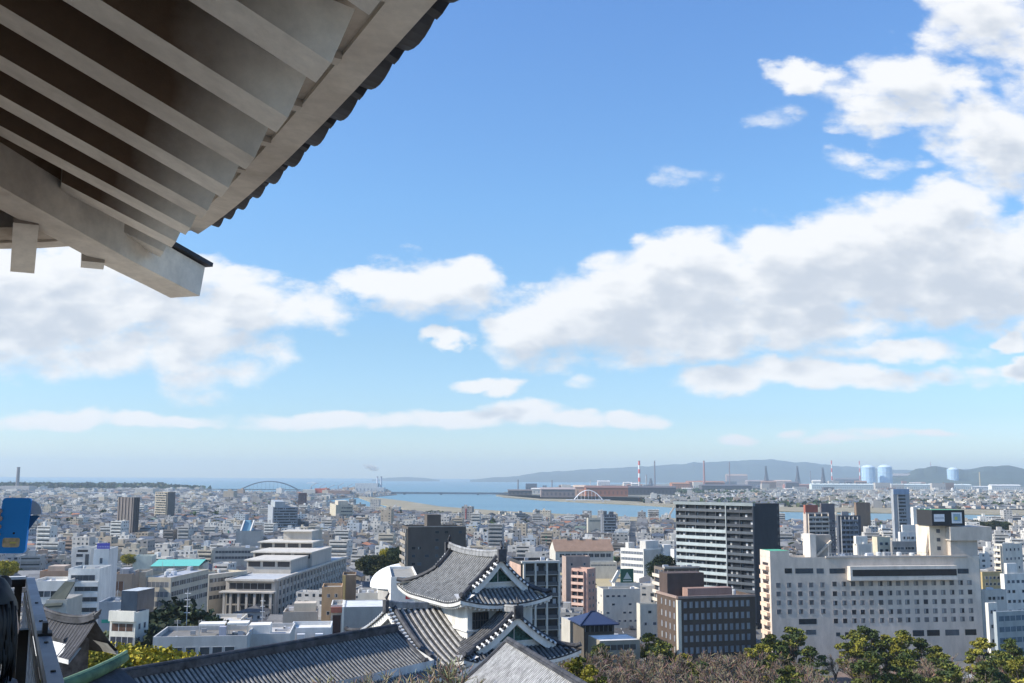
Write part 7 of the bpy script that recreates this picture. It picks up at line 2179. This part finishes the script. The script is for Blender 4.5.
# bush right of the lower turret wall and greenery on the hill slope
for (px, yt, D, kd, k, lab) in ((577, 655, 100, ('ypine', 0), 0, 'olive green bushy tree right of the turret base'), (590, 664, 98, ('ypine', 1), 0, 'low olive bush right of the turret base, nearer'), (601, 643, 292, ('pine', 2), 0, 'bright green round pine left of the white metal roof')):
    X, Z = ray(px, yt); s_ = .5 if D < 120 else 1.1; tree(kd, (X * D, D, EYE + Z * D - 11.3 * s_), lab, s=s_)
# yellow-green trees and dark camphor group lower left
for (px, yt, D, s, kd, lab) in ((84, 643, 118, 1, ('yellow', 0), 'yellow-green leafy tree above the green ridge, left part'), (143, 643, 122, 1, ('yellow', 1), 'yellow-green leafy tree above the green ridge, right part'), (113, 640, 128, 1, ('yellow', 1), 'yellow-green leafy tree above the green ridge, middle behind'),
      (166, 649, 130, 1, ('yellow', 0), 'yellow-green leafy tree nearest the low grey-white building')):
    X, Z = ray(px, yt); zt = EYE + Z * D
    D *= .85; X, Z = ray(px, yt); zt = EYE + Z * D; tree(kd, (X * D, D, zt - HT[kd] * 1.15), lab, s=1.15, group='yellow-green trees by the gallery')
for (px, yt, D, kd, lab) in ((164, 600, 255, ('dark', 0), 'big dark camphor tree before the cream school, left'), (180, 596, 262, ('dark', 1), 'big dark camphor tree before the cream school, middle, tallest'), (197, 606, 258, ('dark', 0), 'big dark camphor tree before the cream school, right'), (172, 618, 240, ('dark', 1), 'dark camphor tree lowest in the group before the school')):
    X, Z = ray(px, yt); tree(kd, (X * D, D, 0), lab, s=max(.5, (EYE + Z * D) / 14.2), group='dark trees before the cream school')
for (px, yt, D, kd, lab) in ((374, 551, 480, ('dark', 0), 'dark green tree left of the grey-brown tower, left'), (388, 546, 490, ('yellow', 0), 'olive tree left of the grey-brown tower, brighter'), (398, 545, 485, ('dark', 1), 'dark green tree touching the grey-brown tower'), (8, 558, 390, ('yellow', 1), 'olive tree under the blue phone'),
      (662, 553, 470, ('dark', 1), 'flat-topped dark tree on its own beside the white school wing'), (129, 552, 600, ('yellow', 0), 'small bright yellow tree behind the slim white tower'), (846, 529, 900, ('dark', 0), 'dark tree by the river right of the blue-grey block')):
    X, Z = ray(px, yt); H = {'dark': 14.2, 'yellow': 8.6}[kd[0]]; zt = EYE + Z * D; s = min(zt / H, 1.1); tree(kd, (X * D, D, zt - H * s), lab, s=s)
for i, px in enumerate((968, 976, 985, 994, 1003)):
    X, Z = ray(px, 515 + (i % 2)); D = 1150; zt = EYE + Z * D; tree(('dark', i % 2), (X * D, D, 0), 'dark riverside tree right of the hotel sign, ' + ORD[i], s=min(1.3, zt / 14.2), group='riverside trees right of the sign')
# city trees
trees_far.sort(key=lambda t: t[2])
near_t = [t for t in trees_far if t[2] < 1250 and not hidden(*proj(t[0], t[1], 6), t[2]) and -5 < proj(t[0], t[1], 6)[0] < 1030][:150]
ns = set(map(id, near_t))
pools = {}
for t in near_t:
    if not free(t[0], t[1], 3): continue
    q = proj(t[0], t[1], 6); pools.setdefault(anchor_phrase(q, t[2]), []).append((q[0], t))
for ph, rs in pools.items():
    rs.sort(key=lambda r: r[0])
    for i, (x, t) in enumerate(rs):
        hh = rnd(5, 9)
        tree(('round', R_.randrange(3)), (t[0], t[1], 0), 'green city tree %s%s' % (ph, '' if len(rs) == 1 else ', ' + ORD[min(i, 11)]), s=hh / 8, group='trees between the city houses')
mb = MB()
def blob(mb, x, y, z, r, h, n, cols):
    for i in range(n):
        v = rv(R_).normalized(); p = Vector((x + v.x * r, y + v.y * r, z + h * .5 + v.z * h * .5))
        leaf(mb, p, r * R_.uniform(.35, .6), R_, tuple(c * R_.uniform(.7, 1.3) for c in R_.choice(cols)))
for t in trees_far:
    if id(t) in ns: continue
    blob(mb, t[0], t[1], 1, rnd(3, 6), rnd(5, 9), 16, GREEN)
kind(mb.build('city_greenery', M_LEAF), 'stuff', 'scattered far trees among the houses', 'trees')
mb = MB()
for i in range(1500):
    px = R_.uniform(-60, 236); X, Z = ray(px, 489); D = R_.uniform(4650, 5600); 
    if not inpoly(X * D, D, city_full): continue
    blob(mb, X * D, D, 0, R_.uniform(14, 28), R_.uniform(18, 26) if px < 165 else R_.uniform(10, 16), 9, DARKG)
kind(mb.build('coastal_wood', M_LEAF), 'stuff', 'dark belt of trees along the coast before the sea', 'wood')
mb = MB()
for i in range(260):
    px = R_.uniform(560, 1030); p = gp(px, R_.uniform(497, 508))
    if inpoly(p.x, p.y, far_city): blob(mb, p.x, p.y, 0, R_.uniform(8, 16), R_.uniform(7, 11), 12, GREEN)
for i in range(300):
    px = R_.uniform(640, 760); p = gp(px, R_.uniform(490, 495)); blob(mb, p.x, p.y, 0, R_.uniform(10, 22), R_.uniform(6, 11), 9, GREEN)
kind(mb.build('far_bank_greenery', M_LEAF), 'stuff', 'scattered trees between the houses of the far bank', 'trees')
mb = MB()
for i in range(2600):
    a = R_.uniform(-.62, .62); D = R_.uniform(84, 200); x, y = a * D, D; g = hill_z(x, y)
    if g < 1: continue
    blob(mb, x, y, g, R_.uniform(.8, 2), R_.uniform(.8, 2.2), 5, [(.13, .115, .05), (.09, .09, .035), (.17, .14, .08)])
kind(mb.build('hill_undergrowth', M_LEAF), 'stuff', 'dry undergrowth on the castle hill slope', 'undergrowth')
# lattice masts and cars on the street
def car(p, rz, col, lab):
    o = thing('parked_car', lab, 'car', tuple(p), rz, 'cars on the street')
    mb = MB(); pr = [(-2.1, .35), (-2.1, .85), (-1.6, .95), (-1.0, 1.42), (.6, 1.45), (1.2, .95), (2.1, .8), (2.1, .35)]
    n = len(pr); vs = [(x, -.82, z) for x, z in pr] + [(x, .82, z) for x, z in pr]
    mb.faces(vs, [tuple(range(n)), tuple(range(2 * n - 1, n - 1, -1))] + [(i, i + n, (i + 1) % n + n, (i + 1) % n) for i in range(n)], col); mb.build('body', M_PLAIN, o)
    g = MB(); g.face([(-1.45, -.83, .98), (.95, -.83, .98), (.5, -.83, 1.36), (-.95, -.83, 1.36)], (.03, .035, .04)); g.face([(-1.62, -.7, .99), (-1.05, -.7, 1.41), (-1.05, .7, 1.41), (-1.62, .7, .99)], (.03, .035, .04)); g.build('car_windows', M_GLASS, o)
    for x in (-1.3, 1.35):
        for y in (-.84, .72):
            mb = MB(); mb.tube([(x, y, .32), (x, y + .12, .32)], .32, 10, (.02, .02, .02)); mb.build('wheel', M_PLAIN, o)
cols = [((.7, .7, .7), 'white'), ((.05, .05, .06), 'black'), ((.4, .42, .45), 'silver'), ((.7, .7, .72), 'white'), ((.25, .05, .05), 'dark red'), ((.1, .14, .3), 'blue')]
for i, (c, w_) in enumerate(cols):
    p = ra + dv * (28 + i * 22) + sv * (4 if i % 2 else -4) + Vector((0, 0, .06))
    car(p, atan2(dv.y, dv.x), c, '%s car on the street by the low white building, %s from near end' % (w_, ('first', 'second', 'third', 'fourth', 'fifth', 'sixth')[i]))
for px, yt, D, lab in ((188, 590, 245, 'slim aerial mast standing in front of the dark trees'), (263, 598, 290, 'thin white aerial mast before the stepped office building'),):
    X, Z = ray(px, yt); m_ = thing('aerial_mast', lab, 'mast', (X * D, D, 0)); h = EYE + Z * D
    mb = MB(); mb.tube([(0, 0, 0), (0, 0, h)], [.18, .08], 6, (.55, .55, .55)); mb.build('pole', M_PLAIN, m_)
    for k in range(4): mb = MB(); mb.tube([(-.7, 0, h - .8 - k * 1.5), (.7, 0, h - .8 - k * 1.5)], .08, 4, (.7, .7, .7)); mb.build('crossbar', M_PLAIN, m_)

# ---------------------------------------------------------------- the air
HAZE_D = 6e-5
bm = bmesh.new(); bmesh.ops.create_cube(bm, size=1)
X0, X1, Y0, Y1, Z0, Z1 = -22000, 22000, -2500, 24000, -3.5, 450
for v in bm.verts: v.co = Vector((X1 if v.co.x > 0 else X0, Y1 if v.co.y > 0 else Y0, Z1 if v.co.z > 0 else Z0))
me = bpy.data.meshes.new('haze'); bm.to_mesh(me); bm.free()
hz_ = bpy.data.objects.new('haze', me); COL.objects.link(hz_)
mh = bpy.data.materials.new('haze'); mh.use_nodes = True; mh.node_tree.nodes.remove(mh.node_tree.nodes['Principled BSDF'])
pv = mh.node_tree.nodes.new('ShaderNodeVolumePrincipled'); pv.inputs['Color'].default_value = (.72, .885, 1.0, 1); pv.inputs['Density'].default_value = HAZE_D; pv.inputs['Anisotropy'].default_value = 0.1
mh.node_tree.links.new(pv.outputs[0], mh.node_tree.nodes['Material Output'].inputs['Volume'])
me.materials.append(mh); kind(hz_, 'stuff', 'thin bluish air over the city', 'haze')
